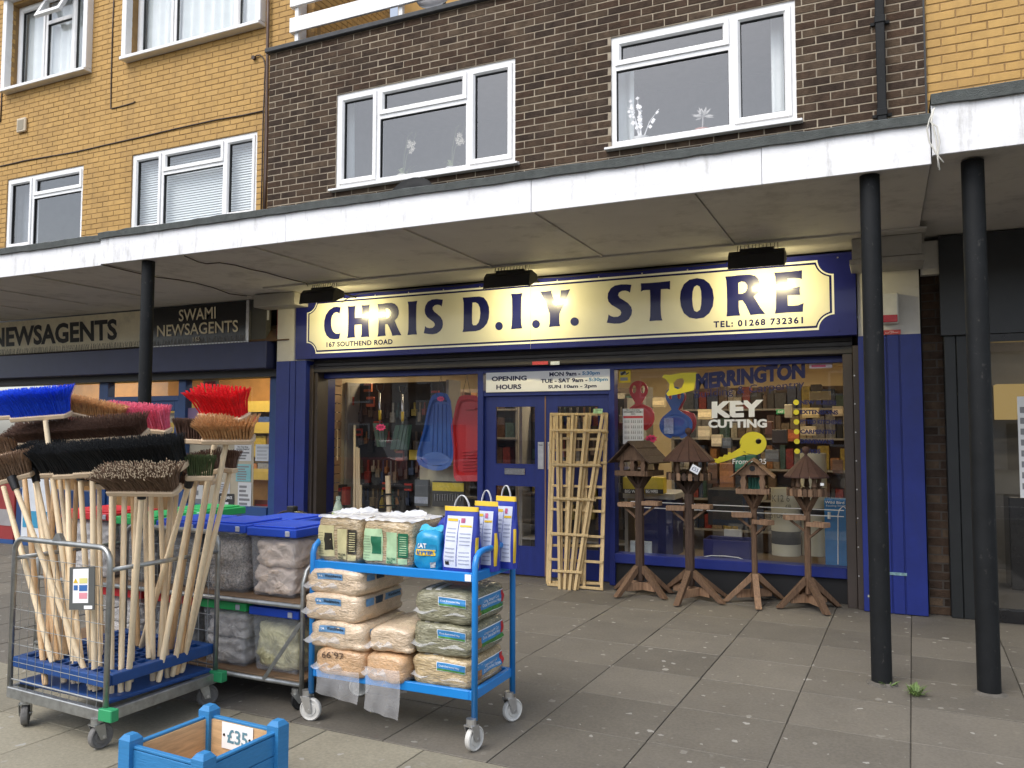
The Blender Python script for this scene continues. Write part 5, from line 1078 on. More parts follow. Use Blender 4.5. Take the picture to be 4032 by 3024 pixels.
def star(cx, cy, r, Y, label, C=C4, txt=None):
    pts = [C(cx+r*(1 if k % 2 else .72)*math.cos(k*.349), cy+r*.68*(1 if k % 2 else .70)*math.sin(k*.349)) for k in range(18)]
    t = thing('price_star', label, 'price tag', P(*C(cx,cy), Y), 'fluorescent pink price stars'); shape_px([pts], Y, M['pinkred'], 'card', t, depth=.002)
    if txt: a = P(*C(cx-r*.5,cy+r*.2),Y-.004); b_ = P(*C(cx+r*.5,cy+r*.2),Y-.004); tt = P(*C(cx-r*.5,cy-r*.25),Y-.004); text(txt, a, b_-a, tt-a, M['black_ink'], t, bold=0)
star(620, 690, 46, YD-.05, 'pink price star on the nearer dark green snow shovel', txt='£10.99'); star(1110, 457, 34, YD-.01, 'pink price star at the top of the blue sledge', txt='£10')
def shovel(xs_, y0, y1, blade, label):
    t = thing('snow_shovel', label, 'shovel', P(*C4(xs_,y1), YD), 'snow shovels in the left window')
    MB().cyl(P(*C4(xs_-2,y0),YD), P(*C4(xs_+3,y1),YD), .014, n=10).build('shaft', M['zinc'], t, smooth=True); MB().cyl(P(*C4(xs_+1,y0+150),YD-.001), P(*C4(xs_+2,y0+230),YD-.001), .018, n=10).build('grip', M['yellow'], t, smooth=True)
    q = [P(*C4(x,y),YD+.0) for x, y in blade]; c = sum(q,Vector())/4
    MB().grid(lambda u, v: q[3].lerp(q[2],u).lerp(q[0].lerp(q[1],u), v)+Vector((0,.05*math.sin(math.pi*u)-.03*(1-v),0)), 12, 5).build('blade', mat('shovel_green',(.03,.07,.055),.4,var=.1), t, smooth=True)
    for k in range(4): u = .2+.2*k; MB().cyl(q[3].lerp(q[2],u)+Vector((0,.05*math.sin(math.pi*u)-.035,0)), q[0].lerp(q[1],u)+Vector((0,.05*math.sin(math.pi*u)-.006,0)), .005, n=6).build('rib', bpy.data.materials['shovel_green'], t)
    a = P(*C4(xs_,y0),YD); MB().tube([a+Vector((-.06,0,.10)),a+Vector((-.05,0,.03)),a+Vector((0,0,-.01)),a+Vector((.05,0,.03)),a+Vector((.06,0,.10)),a+Vector((-.06,0,.10))], .012, 6).build('d_handle', M['black'], t)
shovel(612, 400, 650, [(555,655),(685,655),(672,850),(600,850)], 'dark green snow shovel with a pink price star hanging at the left')
shovel(797, 412, 665, [(740,672),(876,668),(860,872),(708,870)], 'dark green snow shovel hanging next to the blue sledge')
for k, (x0_,y0_,x1_,y1_,r_) in enumerate(((262,450,262,960,.016),(408,670,404,1400,.017),(425,850,428,1400,.018),(440,860,446,1400,.016),(458,1160,458,1400,.016),(678,1085,690,1400,.035))):
    tag(MB().cyl(P(*C4(x0_,y0_),YD+.1), P(*C4(x1_,y1_),YD+.1), r_, n=10).build('timber_pole', M['handle'], smooth=40), ['tall pole by the slatted wall in the left window','leftmost of the three poles standing together in the window','middle of the three poles standing together in the window','rightmost of the three tall poles standing together in the window','short pole beside the three standing poles','thick pale post standing by the hand truck in the window'][k], 'pole')
ht = thing('hand_truck', 'black hand truck frame standing in the left window', 'hand truck', P(*C4(690,1400), YD+.05))
MB().tube([P(*C4(x,y),YD+.05) for x, y in [(600,1420),(602,1300),(620,1255),(660,1238),(720,1236),(760,1255),(775,1300),(772,1420)]], .012, 8).build('frame', M['black_metal'], ht, smooth=True); MB().cyl(P(*C4(605,1330),YD+.05), P(*C4(772,1325),YD+.05), .009).build('crossbar', M['black_metal'], ht)
def display_box(x0, y0, x1, y1, Y, d, col, label, C=C4, name='display_box', cat='box', txt=None, tcol=None, tpos=(.1,.9,.35,.65), band=None):
    a = P(*C(x0,y1),Y); c = P(*C(x1,y0),Y); t = thing(name, label, cat, ((a.x+c.x)/2, Y, a.z)); w_, h_ = c.x-a.x, c.z-a.z
    MB().box(a.x, c.x, Y, Y+d, a.z, c.z).build('carton', mat('carton_%d_%d'%(x0,y0), col, .45, var=.12, vs=12), t, bevel=.004)
    if band: MB().box(a.x+.002, c.x-.002, Y-.003, Y-.0005, a.z+h_*band[0], a.z+h_*band[1]).build('print', mat('band_%d_%d'%(x0,y0), band[2], .5, var=.2, vs=40), t)
    if txt: text(txt, (a.x+w_*tpos[0], Y-.004, a.z+h_*tpos[2]), (w_*(tpos[1]-tpos[0]),0,0), (0,0,h_*(tpos[3]-tpos[2])), tcol or M['paper'], t, bold=.02)
    return t
display_box(895,1120,1008,1330,8.75,.05,(.10,.11,.12),'grey tool case leaning on the cream panel in the window',band=(.1,.35,(.35,.38,.45)))
display_box(1040,1135,1300,1335,8.72,.05,(.05,.05,.05),'black and yellow drill bit set in the left window',band=(.62,.95,(.62,.48,.05)))
for k in range(11): 
    a = P(*C4(1062+21*k,1235),8.71); c = P(*C4(1062+21*k,1290),8.71); MB().cyl(a, c, .005, n=6).build('drill_bit', M['chrome'], bpy.data.objects['display_box.001'])
display_box(850,875,925,955,8.78,.05,(.60,.42,.04),'yellow boxed tool beneath the snow shovels')
display_box(222,1160,305,1330,8.75,.12,(.05,.045,.045),'black boxed power tool low at the left of the window',txt='RYOBI',tcol=M['red'],tpos=(.08,.92,.68,.85))
display_box(300,1180,332,1325,8.70,.12,(.42,.04,.03),'narrow red power tool box low at the left of the window',band=(.1,.8,(.5,.10,.06)))
display_box(935,1000,1240,1400,8.85,.03,(.55,.50,.36),'cream display panel behind the tool cases')
for k, (x_, y_, col) in enumerate(((280,460,(.5,.05,.04)),(330,440,(.55,.1,.06)),(500,440,(.6,.12,.05)),(400,700,(.45,.06,.05)),(480,330,(.55,.16,.06)),(560,640,(.5,.06,.04)),(630,1140,(.5,.07,.04)),(1030,390,(.5,.05,.05)),(740,880,(.45,.12,.08)),(810,1150,(.5,.06,.05)))):
    display_box(x_, y_, x_+62, y_+58+12*(k%3), 8.98, .04, col, ['red tool pack by the slatted wall, upper of a pair','second red tool pack beside the slatted wall','large orange tool pack left of the first snow shovel','red tool pack low left of the snow shovels','orange tool pack at the top left of the window','red tool pack behind the first snow shovel','red tool pack beside the hand truck','small red tag card at the top of the blue sledge','red brown pack below the second snow shovel','red tool pack low in the centre of the left window'][k], band=(.3,.75,(.06,.05,.05)))
# green spray bottle on the goods in front
# ---- right-hand window display
YE = 8.62
def butt(ring, body, m, label, hx=1):
    t = thing('bum_sledge', label, 'sledge', P(*V6(body[0],body[1]+body[3]), YE), 'bum sledges in the right window')
    o = [V6(*p) for p in arc(ring[0],ring[1],ring[2],-215,35,22)]
    bx_, by_, bw_, bh_ = body
    low = arc(bx_,by_,bw_,-40,220,28,bh_)
    low = [(x, y + (14 if abs(x-bx_) < bw_*.25 and y > by_+bh_*.6 else 0)*-1.6) for x, y in low]
    loop = o+[V6(ring[0]+18,ring[1]+ring[2]+25)]+[V6(*p) for p in low]+[V6(ring[0]-18,ring[1]+ring[2]+25)]
    shape_px([loop, [V6(*p) for p in arc(ring[0]-26,ring[1]-4,13,0,340,12,24)], [V6(*p) for p in arc(ring[0]+26,ring[1]-4,13,0,340,12,24)]], YE, m, 'seat', t, depth=.02)
    c = P(*V6(bx_,by_), YE); r_ = abs(P(*V6(bx_+bw_,by_),YE).x-c.x)
    MB(Matrix.Translation(c) @ Matrix.Rotation(math.pi/2,4,'X')).lathe([(r_*.86,.0),(r_*.80,.022),(r_*.60,.026),(r_*.3,.018),(0,.014)], n=28, sy=bh_/bw_).build('dished_face', m, t, smooth=True)
    return t
butt((250,205,55),(262,365,82,85), REDP, 'red bum sledge hanging by the paper poster')
bt_ = butt((465,240,55),(472,415,98,82), BLU, 'blue bum sledge hanging in front of a red one')
bk = butt((470,245,50),(510,395,72,82), REDP, 'second red bum sledge half hidden behind the blue one'); bk.location.y += .05
for o in bk.children: o.location.y += .04
a = P(*V6(400,465),YE-.03); c = P(*V6(455,372),YE-.03); MB().box(a.x, c.x, YE-.034, YE-.030, a.z, c.z).build('label', mat('butt_label',(.25,.30,.50),.5,var=.4,vs=40), bt_, bevel=.001)
notice(*V6(133,80),*V6(200,162),YS-.004,(.72,.52,.03),'yellow CCTV warning sticker in the window corner','notice',2)
shape_px([[V6(*p) for p in [(140,108),(165,90),(172,100),(148,120)]], [V6(*p) for p in [(172,108),(192,98),(192,104),(175,114)]]], YS-.0065, M['black_ink'], 'camera_symbol', bpy.data.objects[[o.name for o in bpy.data.objects if o.get('label','').startswith('yellow CCTV')][0]])
pn = notice(*V6(155,315),*V6(276,525),8.33,(.72,.72,.72),'white poster of ceramic discs taped inside the right window','poster',0)
a = P(*V6(160,352),8.328); text('NOW STOCKING\nREPLACEMENT CERAMIC\nDISCS', a, P(*V6(272,352),8.328)-a, P(*V6(160,318),8.328)-a, M['black_ink'], pn, align='CENTER', bold=.01)
b = MB()
for r_ in range(4):
    for k in range(3):
        for e_ in range(3):
            a = P(*V6(165+38*k+11*e_, 400+32*r_),8.3285); b.quad(a, a+Vector((.011,0,0)), a+Vector((.008,0,.032)), a+Vector((.003,0,.032)))
b.build('print', mat('disc_print',(.28,.26,.25),.6), pn)
a = P(*V6(157,372),8.3285); c = P(*V6(274,358),8.3285); MB().box(a.x,c.x,8.3275,8.3285,a.z,c.z).build('red_strip', M['red'], pn)
notice(*V6(1262,45),*V6(1397,77),YS-.003,(.75,.62,.62),'pink and white sticker at the top right of the window','notice',1,mat('pink_ink',(.65,.12,.2),.6))
star(322, 494, 40, YE-.05, 'pink price star below the red bum sledge', V6, '£6.99')
hd = display_box(265,830,450,1190,8.95,.5,(.015,.02,.10),'navy counter front inside the right window',V6,'sales_counter','counter')
a = P(*V6(155,846),8.80); c = P(*V6(462,822),8.80); MB().box(a.x,c.x,8.80,9.5,a.z,c.z).build('worktop', mat('worktop_grey',(.40,.40,.40),.4), hd, bevel=.003)
display_box(155,725,282,818,8.62,.15,(.60,.46,.04),'yellow wipes carton at the left of the right window',V6,txt='BIG WIPES',tpos=(.1,.9,.04,.24),band=(.0,.28,(.02,.02,.02)))
display_box(286,725,395,818,8.62,.15,(.62,.47,.04),'second yellow wipes carton on the counter',V6,txt='BIG WIPES',tpos=(.05,.7,.04,.24),band=(.0,.28,(.02,.02,.02)))
lg = display_box(200,1105,326,1180,8.45,.01,(.45,.50,.50),'small leaded glass panel standing on the window sill',V6,'leaded_glass','glass panel')
b = MB(); a = P(*V6(200,1180),8.445); c = P(*V6(326,1105),8.445)
for k in range(5):
    u = k/4; b.bar((a.x+(c.x-a.x)*u,8.445,a.z),(a.x+(c.x-a.x)*(1-u),8.445,c.z),.005,.004); b.bar((a.x+(c.x-a.x)*u,8.446,a.z),(a.x+(c.x-a.x)*u,8.446,c.z),.004,.003)
b.build('leading', M['zinc'], lg)
cr2 = thing('plastic_crate', 'dark blue plastic crate on the sill of the right window', 'crate', P(*V6(775,1215), 8.5))
a = P(*V6(633,1215),8.5); c = P(*V6(915,1105),8.5); b = MB(); w_ = .012
for r_ in rects_minus(a.x, c.x, 8.5, 8.85, [(a.x+w_,c.x-w_,8.5+w_,8.85-w_)]): b.box(r_[0], r_[1], r_[2], r_[3], a.z, c.z)
b.box(a.x+w_, c.x-w_, 8.5+w_, 8.85-w_, a.z, a.z+.01); b.build('tub', mat('crate_blue',(.018,.02,.12),.5,var=.1), cr2, bevel=.005)
MB().tube([P(*V6(x,y),8.46) for x,y in [(635,1195),(680,1188),(760,1190),(840,1200),(887,1218)]], .006, 6).build('white_cord', M['white_vinyl'], cr2, smooth=True)
def drum(x0, x1, y0, y1, Y, label, bands):
    a = P(*V6(x0,y1),Y); c = P(*V6(x1,y1),Y); r_ = (c.x-a.x)/2; xc = (a.x+c.x)/2; zt_ = P(*V6(x0,y0),Y).z
    t = thing('cardboard_drum', label, 'drum', (xc, Y+r_, .37), 'cream cardboard drums'); MB().lathe([(r_,.37-.0),(r_,zt_),(r_-.006,zt_),(r_-.006,zt_-.05),(0,zt_-.05)], (xc,Y+r_,0), 36).build('shell', mat('drum_%d'%x0,(.50,.46,.34),.6,var=.06), t, smooth=40)
    for z0,z1 in bands: MB().lathe([(r_+.001,P(*V6(x0,z1),Y).z),(r_+.002,P(*V6(x0,z0),Y).z)], (xc,Y+r_,0), 36).build('band', M['black'], t, smooth=40)
    return t
d1 = drum(1030,1206,790,1240,8.5,'cream cardboard drum with a black band and handwriting in the right window',[(1043,1120)]); d2 = drum(1212,1372,580,1245,8.62,'taller cream cardboard drum at the right of the window',[(905,945)])
for s_, x_, y_, w_, h_ in (('K12 6',1040,868,105,40),('£B',1120,903,34,18),('STORE',1035,965,90,30)):
    a = P(*V6(x_,y_),8.496); text(s_, a, P(*V6(x_+w_,y_),8.496)-a, P(*V6(x_,y_-h_),8.496)-a, mat('pencil_%d'%x_,(.14,.13,.11),.7), d1, bold=0)
wb = display_box(1358,852,1490,1255,8.52,.12,(.02,.17,.42),'tall blue wild bird feeding station box at the window corner',V6,txt='Wild Bird',tpos=(.03,.85,.925,.965))
a = P(*V6(1362,900),8.515); text('Feeding Station', a, P(*V6(1485,900),8.515)-a, P(*V6(1362,886),8.515)-a, M['paper'], wb, bold=.0)
MB().tube([P(*V6(x,y),8.515) for x,y in [(1432,1240),(1432,950),(1440,915),(1462,895),(1482,910),(1485,950)]], .005, 6).build('print', M['paper'], wb)
MB().tube([P(*V6(x,y),8.515) for x,y in [(1380,930),(1380,970)]], .016, 6).build('print', M['paper'], wb)
display_box(1065,320,1120,348,9.8,.03,(.03,.28,.10),'green exit sign hanging inside the right window',V6,'exit_sign','sign',txt='EXIT',tpos=(.2,.8,.25,.75))
display_box(660,800,900,1005,9.3,.4,(.03,.03,.032),'black key cutting machine behind the window',V6,'key_machine','machine')
display_box(755,1035,862,1090,9.0,.02,(.62,.62,.60),'white card leaning behind the blue crate',V6,'card','card')
display_box(1262,212,1388,265,9.2,.03,(.60,.50,.26),'yellowed card hanging high in the right window',V6,'card','card')
display_box(1000,390,1040,470,9.6,.1,(.16,.07,.05),'brown antler-shaped ornament pack on the rear shelf',V6)
display_box(1040,440,1130,520,9.6,.1,(.06,.05,.05),'dark pot stack on the rear shelf',V6)
display_box(1115,290,1160,370,9.6,.1,(.62,.56,.42),'cream vase box on the rear shelf',V6)
for k, (x_, y_, w_, h_, col) in enumerate(((680,470,60,70,(.55,.48,.36)),(745,490,50,60,(.10,.12,.16)),(600,420,70,80,(.50,.44,.33)),(660,640,55,120,(.12,.07,.05)),(730,640,80,150,(.30,.14,.06)),(600,320,80,60,(.55,.46,.30)),(820,600,60,90,(.05,.20,.14)),(885,590,60,90,(.04,.16,.12)),(1000,560,80,70,(.12,.13,.15)),(1110,440,90,70,(.42,.12,.05)),(1210,420,90,55,(.55,.46,.30)),(1220,310,100,60,(.52,.42,.22)),(330,250,70,60,(.55,.45,.28)),(1400,620,60,80,(.14,.08,.05)),(1400,300,60,60,(.5,.42,.3)))):
    display_box(x_, y_, x_+w_, y_+h_, 9.9, .12, col, 'stock carton %s behind the right window glass' % ['in pale card below the key lettering','in dark grey next to a pale one','in cream above the key picture','in dark brown under the key picture','in rust brown beside the dark brown one','in cream at the upper left','in deep green at mid height','in darker green next to another green one','in slate grey behind the drum','in rust red under the exit sign','in cream near the bullet list','in straw yellow near the top right','in tan above the blue bum sledge','in brown at the far right edge','in pale tan at the top right edge'][k], V6, band=(.25,.7,tuple(min(1,c*1.5) for c in col)))
# trellis price tag, spray bottle are placed with the pavement goods
# ================================================================== GOODS ON THE PAVEMENT
def c1(x, y): return (x/1.8433, 1450+y/1.8433)
def c2(x, y): return (x/1.62, 2000+y/1.62)
def c3(x, y): return (1100+x/1.58, 1850+y/1.58)
def caster(p, r, w, ang, mw, mf, parent, top):
    """swivel caster: plate, forked bracket, wheel with hub; p = ground point, top = height of the plate"""
    d = Vector((math.cos(ang), math.sin(ang), 0)); n = Vector((-d.y, d.x, 0)); c = p+Vector((0,0,r))
    k = MB(); off = d*.025
    k.cyl(p-off+Vector((0,0,top-.03)), p-off+Vector((0,0,top)), .026, n=14)
    for s_ in (-1,1):
        a = p-off+n*(s_*(w/2+.008))+Vector((0,0,top-.03)); k.prism([a-d*.028, a+d*.028, c+n*(s_*(w/2+.008))+d*.016-Vector((0,0,.012)), c+n*(s_*(w/2+.008))-d*.016-Vector((0,0,.012))], n*(s_*.004))
    k.bar(p-off-n*(w/2+.01)+Vector((0,0,top-.034)), p-off+n*(w/2+.01)+Vector((0,0,top-.034)), .05, .006, d)
    k.build('caster_fork', mf, parent)
    w_ = MB(Matrix.Translation(c) @ Matrix.Rotation(ang, 4, 'Z') @ Matrix.Rotation(math.pi/2, 4, 'X')).lathe([(.012,-w/2),(r*.55,-w/2),(r*.6,-w*.36),(r*.82,-w*.36),(r*.88,-w/2),(r*.97,-w*.4),(r,-w*.2),(r,w*.2),(r*.97,w*.4),(r*.88,w/2),(r*.82,w*.36),(r*.6,w*.36),(r*.55,w/2),(.012,w/2)], n=28).build('wheel', mw, parent, smooth=35)
    MB().cyl(c-n*(w/2+.014), c+n*(w/2+.014), .008, n=10).build('axle', M['zinc'], w_)

# ---------------------------------------------------------------- roll cage of brooms
FL, FR_, BR, BL2 = Vector((-4.40,2.985,0)), Vector((-3.58,2.93,0)), Vector((-3.565,3.65,0)), Vector((-4.385,3.705,0))
rc = thing('roll_cage', 'grey steel roll cage on wheels holding the upright brooms', 'roll cage', (-3.98,3.3,0))
GV = M['galv']; up = Vector((0,0,1))
for a, c in ((FL,FR_),(BL2,BR)):
    d = (c-a).normalized(); z0, z1, rr = .155, 1.005, .075
    pts = [a+up*z0, a+up*(z1-rr)]+[a+d*(rr-rr*math.cos(t))+up*(z1-rr+rr*math.sin(t)) for t in np.linspace(.2,1.57,6)]+[c-d*(rr-rr*math.cos(t))+up*(z1-rr+rr*math.sin(t)) for t in np.linspace(1.57,.2,6)]+[c+up*(z1-rr), c+up*z0]
    MB().tube(pts, .0145, 10).build('end_frame', GV, rc, smooth=True)
    L_ = (c-a).length; n_ = 11
    for k in range(1, n_): q = a+d*(L_*k/n_); MB().cyl(q+up*.17, q+up*.90, .0017, n=6).build('wire', GV, rc)
    for k in range(8): z_ = .24+.095*k; MB().cyl(a+up*z_, c+up*z_, .0019 if k else .005, n=6).build('wire', GV, rc)
for a, c, z_ in ((FR_,BR,.895),(FL,BL2,.895)): MB().cyl(a+up*z_, c+up*z_, .0125, n=10).build('tie_bar', GV, rc, smooth=True)
MB().cyl(FL+up*.50, BL2+up*.50, .004, n=6).build('wire', GV, rc)
b = MB(); hh = .022
for a, c in ((FL,FR_),(BL2,BR),(FL,BL2),(FR_,BR)): b.bar(a+up*.172, c+up*.172, .058, .036)
b.build('base_frame', GV, rc, bevel=.004)
for a in (FR_, BR): MB().box(a.x-.02, a.x+.075, a.y-.03, a.y+.018, .155, .215).build('corner_buffer', mat('buffer_green',(.03,.30,.12),.5), rc, bevel=.004)
for p_, an in ((FL+Vector((.11,.02,0)),2.4),(FR_+Vector((-.055,.02,0)),1.45),(BR+Vector((-.06,-.0,0)),1.0),(BL2+Vector((.1,0,0)),.3)): caster(p_, .062, .036, an, M['rubber'], GV, rc, .158)
# latch on the top rail, warning plate
q = FL.lerp(FR_,.48); MB().hexa([q+Vector((-.04,-.012,1.015)),q+Vector((.04,-.012,1.015)),q+Vector((.04,.012,1.015)),q+Vector((-.04,.012,1.015)),q+Vector((-.012,-.012,1.055)),q+Vector((.012,-.012,1.055)),q+Vector((.012,.012,1.055)),q+Vector((-.012,.012,1.055))]).build('latch', GV, rc)
pd = (FR_-FL).normalized(); pn_ = Vector((-pd.y,pd.x,0))*-1
def cagep(x, y): return PL(*c2(x,y), FL-pn_*-.02, pn_)
a, c = cagep(440,650), cagep(600,650); t_ = cagep(444,380)
MB().hexa([a,c,c-pn_*.004,a-pn_*.004,t_,c+(t_-a),c+(t_-a)-pn_*.004,t_-pn_*.004]).build('warning_plate', mat('plate_grey',(.10,.105,.10),.5), rc)
W3_, H3 = c-a, t_-a
def plate(u0,u1,v0,v1,m,nm='print'): MB().quad(a+W3_*u0+H3*v0+pn_*.002,a+W3_*u1+H3*v0+pn_*.002,a+W3_*u1+H3*v1+pn_*.002,a+W3_*u0+H3*v1+pn_*.002).build(nm, m, rc)
plate(.16,.78,.16,.96,M['paper'],'warning_label'); 
a = a+pn_*.0012
plate(.42,.74,.62,.74,mat('pale_yellow',(.72,.68,.25),.6)); plate(.42,.74,.44,.58,mat('label_blue',(.04,.15,.42),.6)); plate(.42,.74,.26,.40,mat('label_pink',(.75,.30,.36),.6)); plate(.20,.36,.46,.58,mat('label_blue2',(.04,.15,.42),.6)); plate(.62,.95,.02,.10,M['paper'])
MB().prism([a+W3_*.18+H3*.63+pn_*.002,a+W3_*.37+H3*.63+pn_*.002,a+W3_*.275+H3*.74+pn_*.002], pn_*.0004).build('warning_triangle', M['yellow'], rc)
# decks
def deckp(u, v, z): return FL.lerp(FR_,u).lerp(BL2.lerp(BR,u),v)+up*z
PBm = M['pallet_blue']
lo = thing('blue_deck', 'flat dark blue plastic base deck of the roll cage', 'deck', deckp(.5,.5,.19))
MB().hexa([deckp(.035,.045,.205),deckp(.975,.045,.215),deckp(.98,.98,.2),deckp(.03,.98,.2),deckp(.035,.045,.23),deckp(.975,.045,.24),deckp(.98,.98,.225),deckp(.03,.98,.225)]).build('panel', PBm, lo, bevel=.008, seg=2)
hi = thing('blue_grid_tray', 'blue plastic grid tray with holes that the broom handles pass through', 'tray', deckp(.5,.5,.3))
b = MB(); zt0, zt1 = .305, .362
for v in (.03,.97): b.hexa([deckp(.02,v-.03,zt0),deckp(.98,v-.03,zt0),deckp(.98,v+.03,zt0),deckp(.02,v+.03,zt0),deckp(.02,v-.03,zt1),deckp(.98,v-.03,zt1),deckp(.98,v+.03,zt1),deckp(.02,v+.03,zt1)])
for u in (.045,.955): b.hexa([deckp(u-.03,.06,zt0),deckp(u+.03,.06,zt0),deckp(u+.03,.94,zt0),deckp(u-.03,.94,zt0),deckp(u-.03,.06,zt1),deckp(u+.03,.06,zt1),deckp(u+.03,.94,zt1),deckp(u-.03,.94,zt1)])
b.build('rim', PBm, hi, bevel=.006, seg=2)
for k in range(1,11): u = .075+.85*k/11; MB().bar(deckp(u,.06,.342), deckp(u,.94,.342), .034, .014).build('grid_bar', PBm, hi)
for k in range(1,9): v = .06+.88*k/9; MB().bar(deckp(.075,v,.340), deckp(.925,v,.340), .034, .013).build('grid_bar', PBm, hi)

# ---- brooms
def bristle_mat(name, c, tip=None, tl=.1):
    m = mat(name, c, .75, var=.35, vs=60); 
    return m
BRI = dict(blue=bristle_mat('bristle_blue',(.010,.085,.85)), tan=bristle_mat('bristle_tan',(.60,.33,.14)), pink=bristle_mat('bristle_pink',(.95,.16,.25)), brown=bristle_mat('bristle_brown',(.115,.060,.040)),
           black=bristle_mat('bristle_black',(.008,.009,.010)), bass=bristle_mat('bristle_bass',(.17,.105,.065)), basstip=bristle_mat('bristle_tip',(.55,.44,.30)), red=bristle_mat('bristle_red',(.88,.010,.018)), green=bristle_mat('bristle_green',(.055,.08,.025)), nat=bristle_mat('bristle_natural',(.27,.17,.105)))
BLK = mat('broom_block', (.62,.47,.31), .6, var=.12, grain=(4,20,20), vs=3, rand=.08)
brn = random.Random(5)
def broom(bot, top, bl, br_, h, kind, label, flare=.05, cols=None, rows=5, per=6, rad=.0016, sock=False, dark=False, wid=.055, tilt=(0,0), tips=False, jit=.005, hmat=None):
    """bot/top: handle ends; bl/br_: ends of the wooden block; bristles stand up from it"""
    t = thing('broom', label, 'broom', bot, 'brooms in the roll cage')
    hd_ = (top-bot).normalized(); r0, r1 = .0152, .0138
    MB().tube([bot-hd_*.0, bot+hd_*.012, bot.lerp(top,.5), top], [.012, r0, r0, r1], 12).build('handle', M['handle_dark'] if dark else M['handle'], t, smooth=50)
    u = (br_-bl); L_ = u.length; u.normalize(); c = (bl+br_)/2
    n = Vector((tilt[0], tilt[1], 1.0)); n = (n-u*n.dot(u)).normalized(); w = u.cross(n).normalized()
    T = Matrix(((u.x,w.x,n.x,c.x),(u.y,w.y,n.y,c.y),(u.z,w.z,n.z,c.z),(0,0,0,1)))
    th = .028; e = .014
    pl = []
    for a0,a1,cx in ((-90,90,1),(90,270,-1)):
        for k in range(7): a_ = math.radians(a0+(a1-a0)*k/6); pl.append((cx*(L_/2-e)+e*math.cos(a_), wid/2*math.sin(a_), -th))
    MB(T).prism(pl, (0,0,th)).build('block', BLK, t, bevel=.005)
    if sock:
        MB().cyl(top-hd_*.03, top+hd_*.05, .021, .026, n=12).build('socket', M['black'], t, smooth=40)
    cols = cols or int(L_/.016); b = MB(T); bt2 = MB(T)
    for i in range(cols):
        for j in range(rows):
            fu = (i+.5)/cols*2-1; fw_ = (j+.5)/rows*2-1
            rx, ry = fu*(L_/2-.012), fw_*(wid/2-.008)
            for k in range(per):
                a_ = brn.uniform(0,6.28); q = brn.uniform(.0,.004); x0_, y0_ = rx+q*math.cos(a_), ry+q*math.sin(a_)
                hh_ = h*brn.uniform(.95,1.02); x1_ = rx+fu*abs(fu)*flare+brn.gauss(0,jit); y1_ = ry+fw_*flare*.9+brn.gauss(0,jit); xm_, ym_ = (x0_*1.3+x1_*.7)/2, (y0_*1.3+y1_*.7)/2
                rr = rad*brn.uniform(.8,1.2)
                vs_ = []
                for (px_, py_, pz_, s_) in ((x0_,y0_,-.001,1.),(xm_,ym_,hh_*.55,1.1),(x1_,y1_,hh_,.7)):
                    for q3 in range(3): vs_.append((px_+rr*s_*math.cos(q3*2.094+a_), py_+rr*s_*math.sin(q3*2.094+a_), pz_))
                b._add(vs_, [(0,1,4,3),(1,2,5,4),(2,0,3,5),(3,4,7,6),(4,5,8,7),(5,3,6,8),(6,7,8)])
                if tips and brn.random() < .45: bt2._add([(x1_+rr*1.2*math.cos(q3*2.094), y1_+rr*1.2*math.sin(q3*2.094), hh_-.002) for q3 in range(3)]+[(x1_+rr*.8*math.cos(q3*2.094), y1_+rr*.8*math.sin(q3*2.094), hh_+.004) for q3 in range(3)], [(0,1,4,3),(1,2,5,4),(2,0,3,5),(3,4,5)])
    o = b.build('bristles', BRI[kind], t); stuff(o)
    if tips: stuff(bt2.build('bristle_tips', BRI['basstip'], t))
    return t
def gb(x, y, z=.242): return G(*c2(x,y), z)
def bp(x, y, Y): return P(*c1(x,y), Y)
broom(gb(505,1118), bp(330,380,3.14), bp(88,350,3.12), bp(505,318,3.20), .150, 'blue', 'broom with long bright blue bristles, highest at the left', flare=.055, per=12, rad=.0019, rows=6, wid=.075, tilt=(0,-.40))
broom(gb(410,1116), bp(196,395,3.34), bp(-60,345,3.40), bp(150,330,3.34), .15, 'blue', 'second blue-bristled broom half hidden at the left edge', flare=.06, per=10, rad=.0019, tilt=(-.45,-.3))
broom(gb(640,1160), bp(650,395,3.36), bp(470,295,3.30), bp(900,392,3.42), .095, 'tan', 'long ginger-bristled broom slanting behind the blue one', flare=.03, per=10, rows=6, tilt=(.1,-.3))
broom(gb(835,1112), bp(1010,430,3.50), bp(800,400,3.50), bp(1230,440,3.50), .135, 'pink', 'broom with coral pink bristles standing behind the ginger one', flare=.03, per=5, rad=.0034, cols=22, rows=6, wid=.07, tilt=(0,-.4))
broom(gb(290,1130), bp(150,520,3.30), bp(150,520,3.24), bp(1060,460,3.30), .095, 'brown', 'widest dark brown broom head stretching behind the black ones', flare=.045, per=9, rows=8, wid=.085, dark=True, tilt=(0,-.75))
broom(gb(1125,1060), bp(1560,548,3.42), bp(1272,505,3.30), bp(1560,520,3.40), .11, 'brown', 'dark brown broom beneath the ginger one at the right', flare=.03, per=9, rows=6, dark=True, tilt=(0,-.1))
broom(gb(1160,1045), bp(1645,525,3.26), bp(1464,498,3.18), bp(1850,498,3.30), .105, 'tan', 'ginger-bristled broom under the red one at the right', flare=.045, per=11, rows=8, wid=.08, tilt=(0,-.60))
broom(gb(1100,1072), bp(1592,362,3.36), bp(1462,308,3.30), bp(1788,342,3.26), .135, 'red', 'broom with bright red bristles, highest at the right', flare=.045, per=12, rad=.0026, cols=13, rows=6, wid=.085, tilt=(0,-.50), jit=.004)
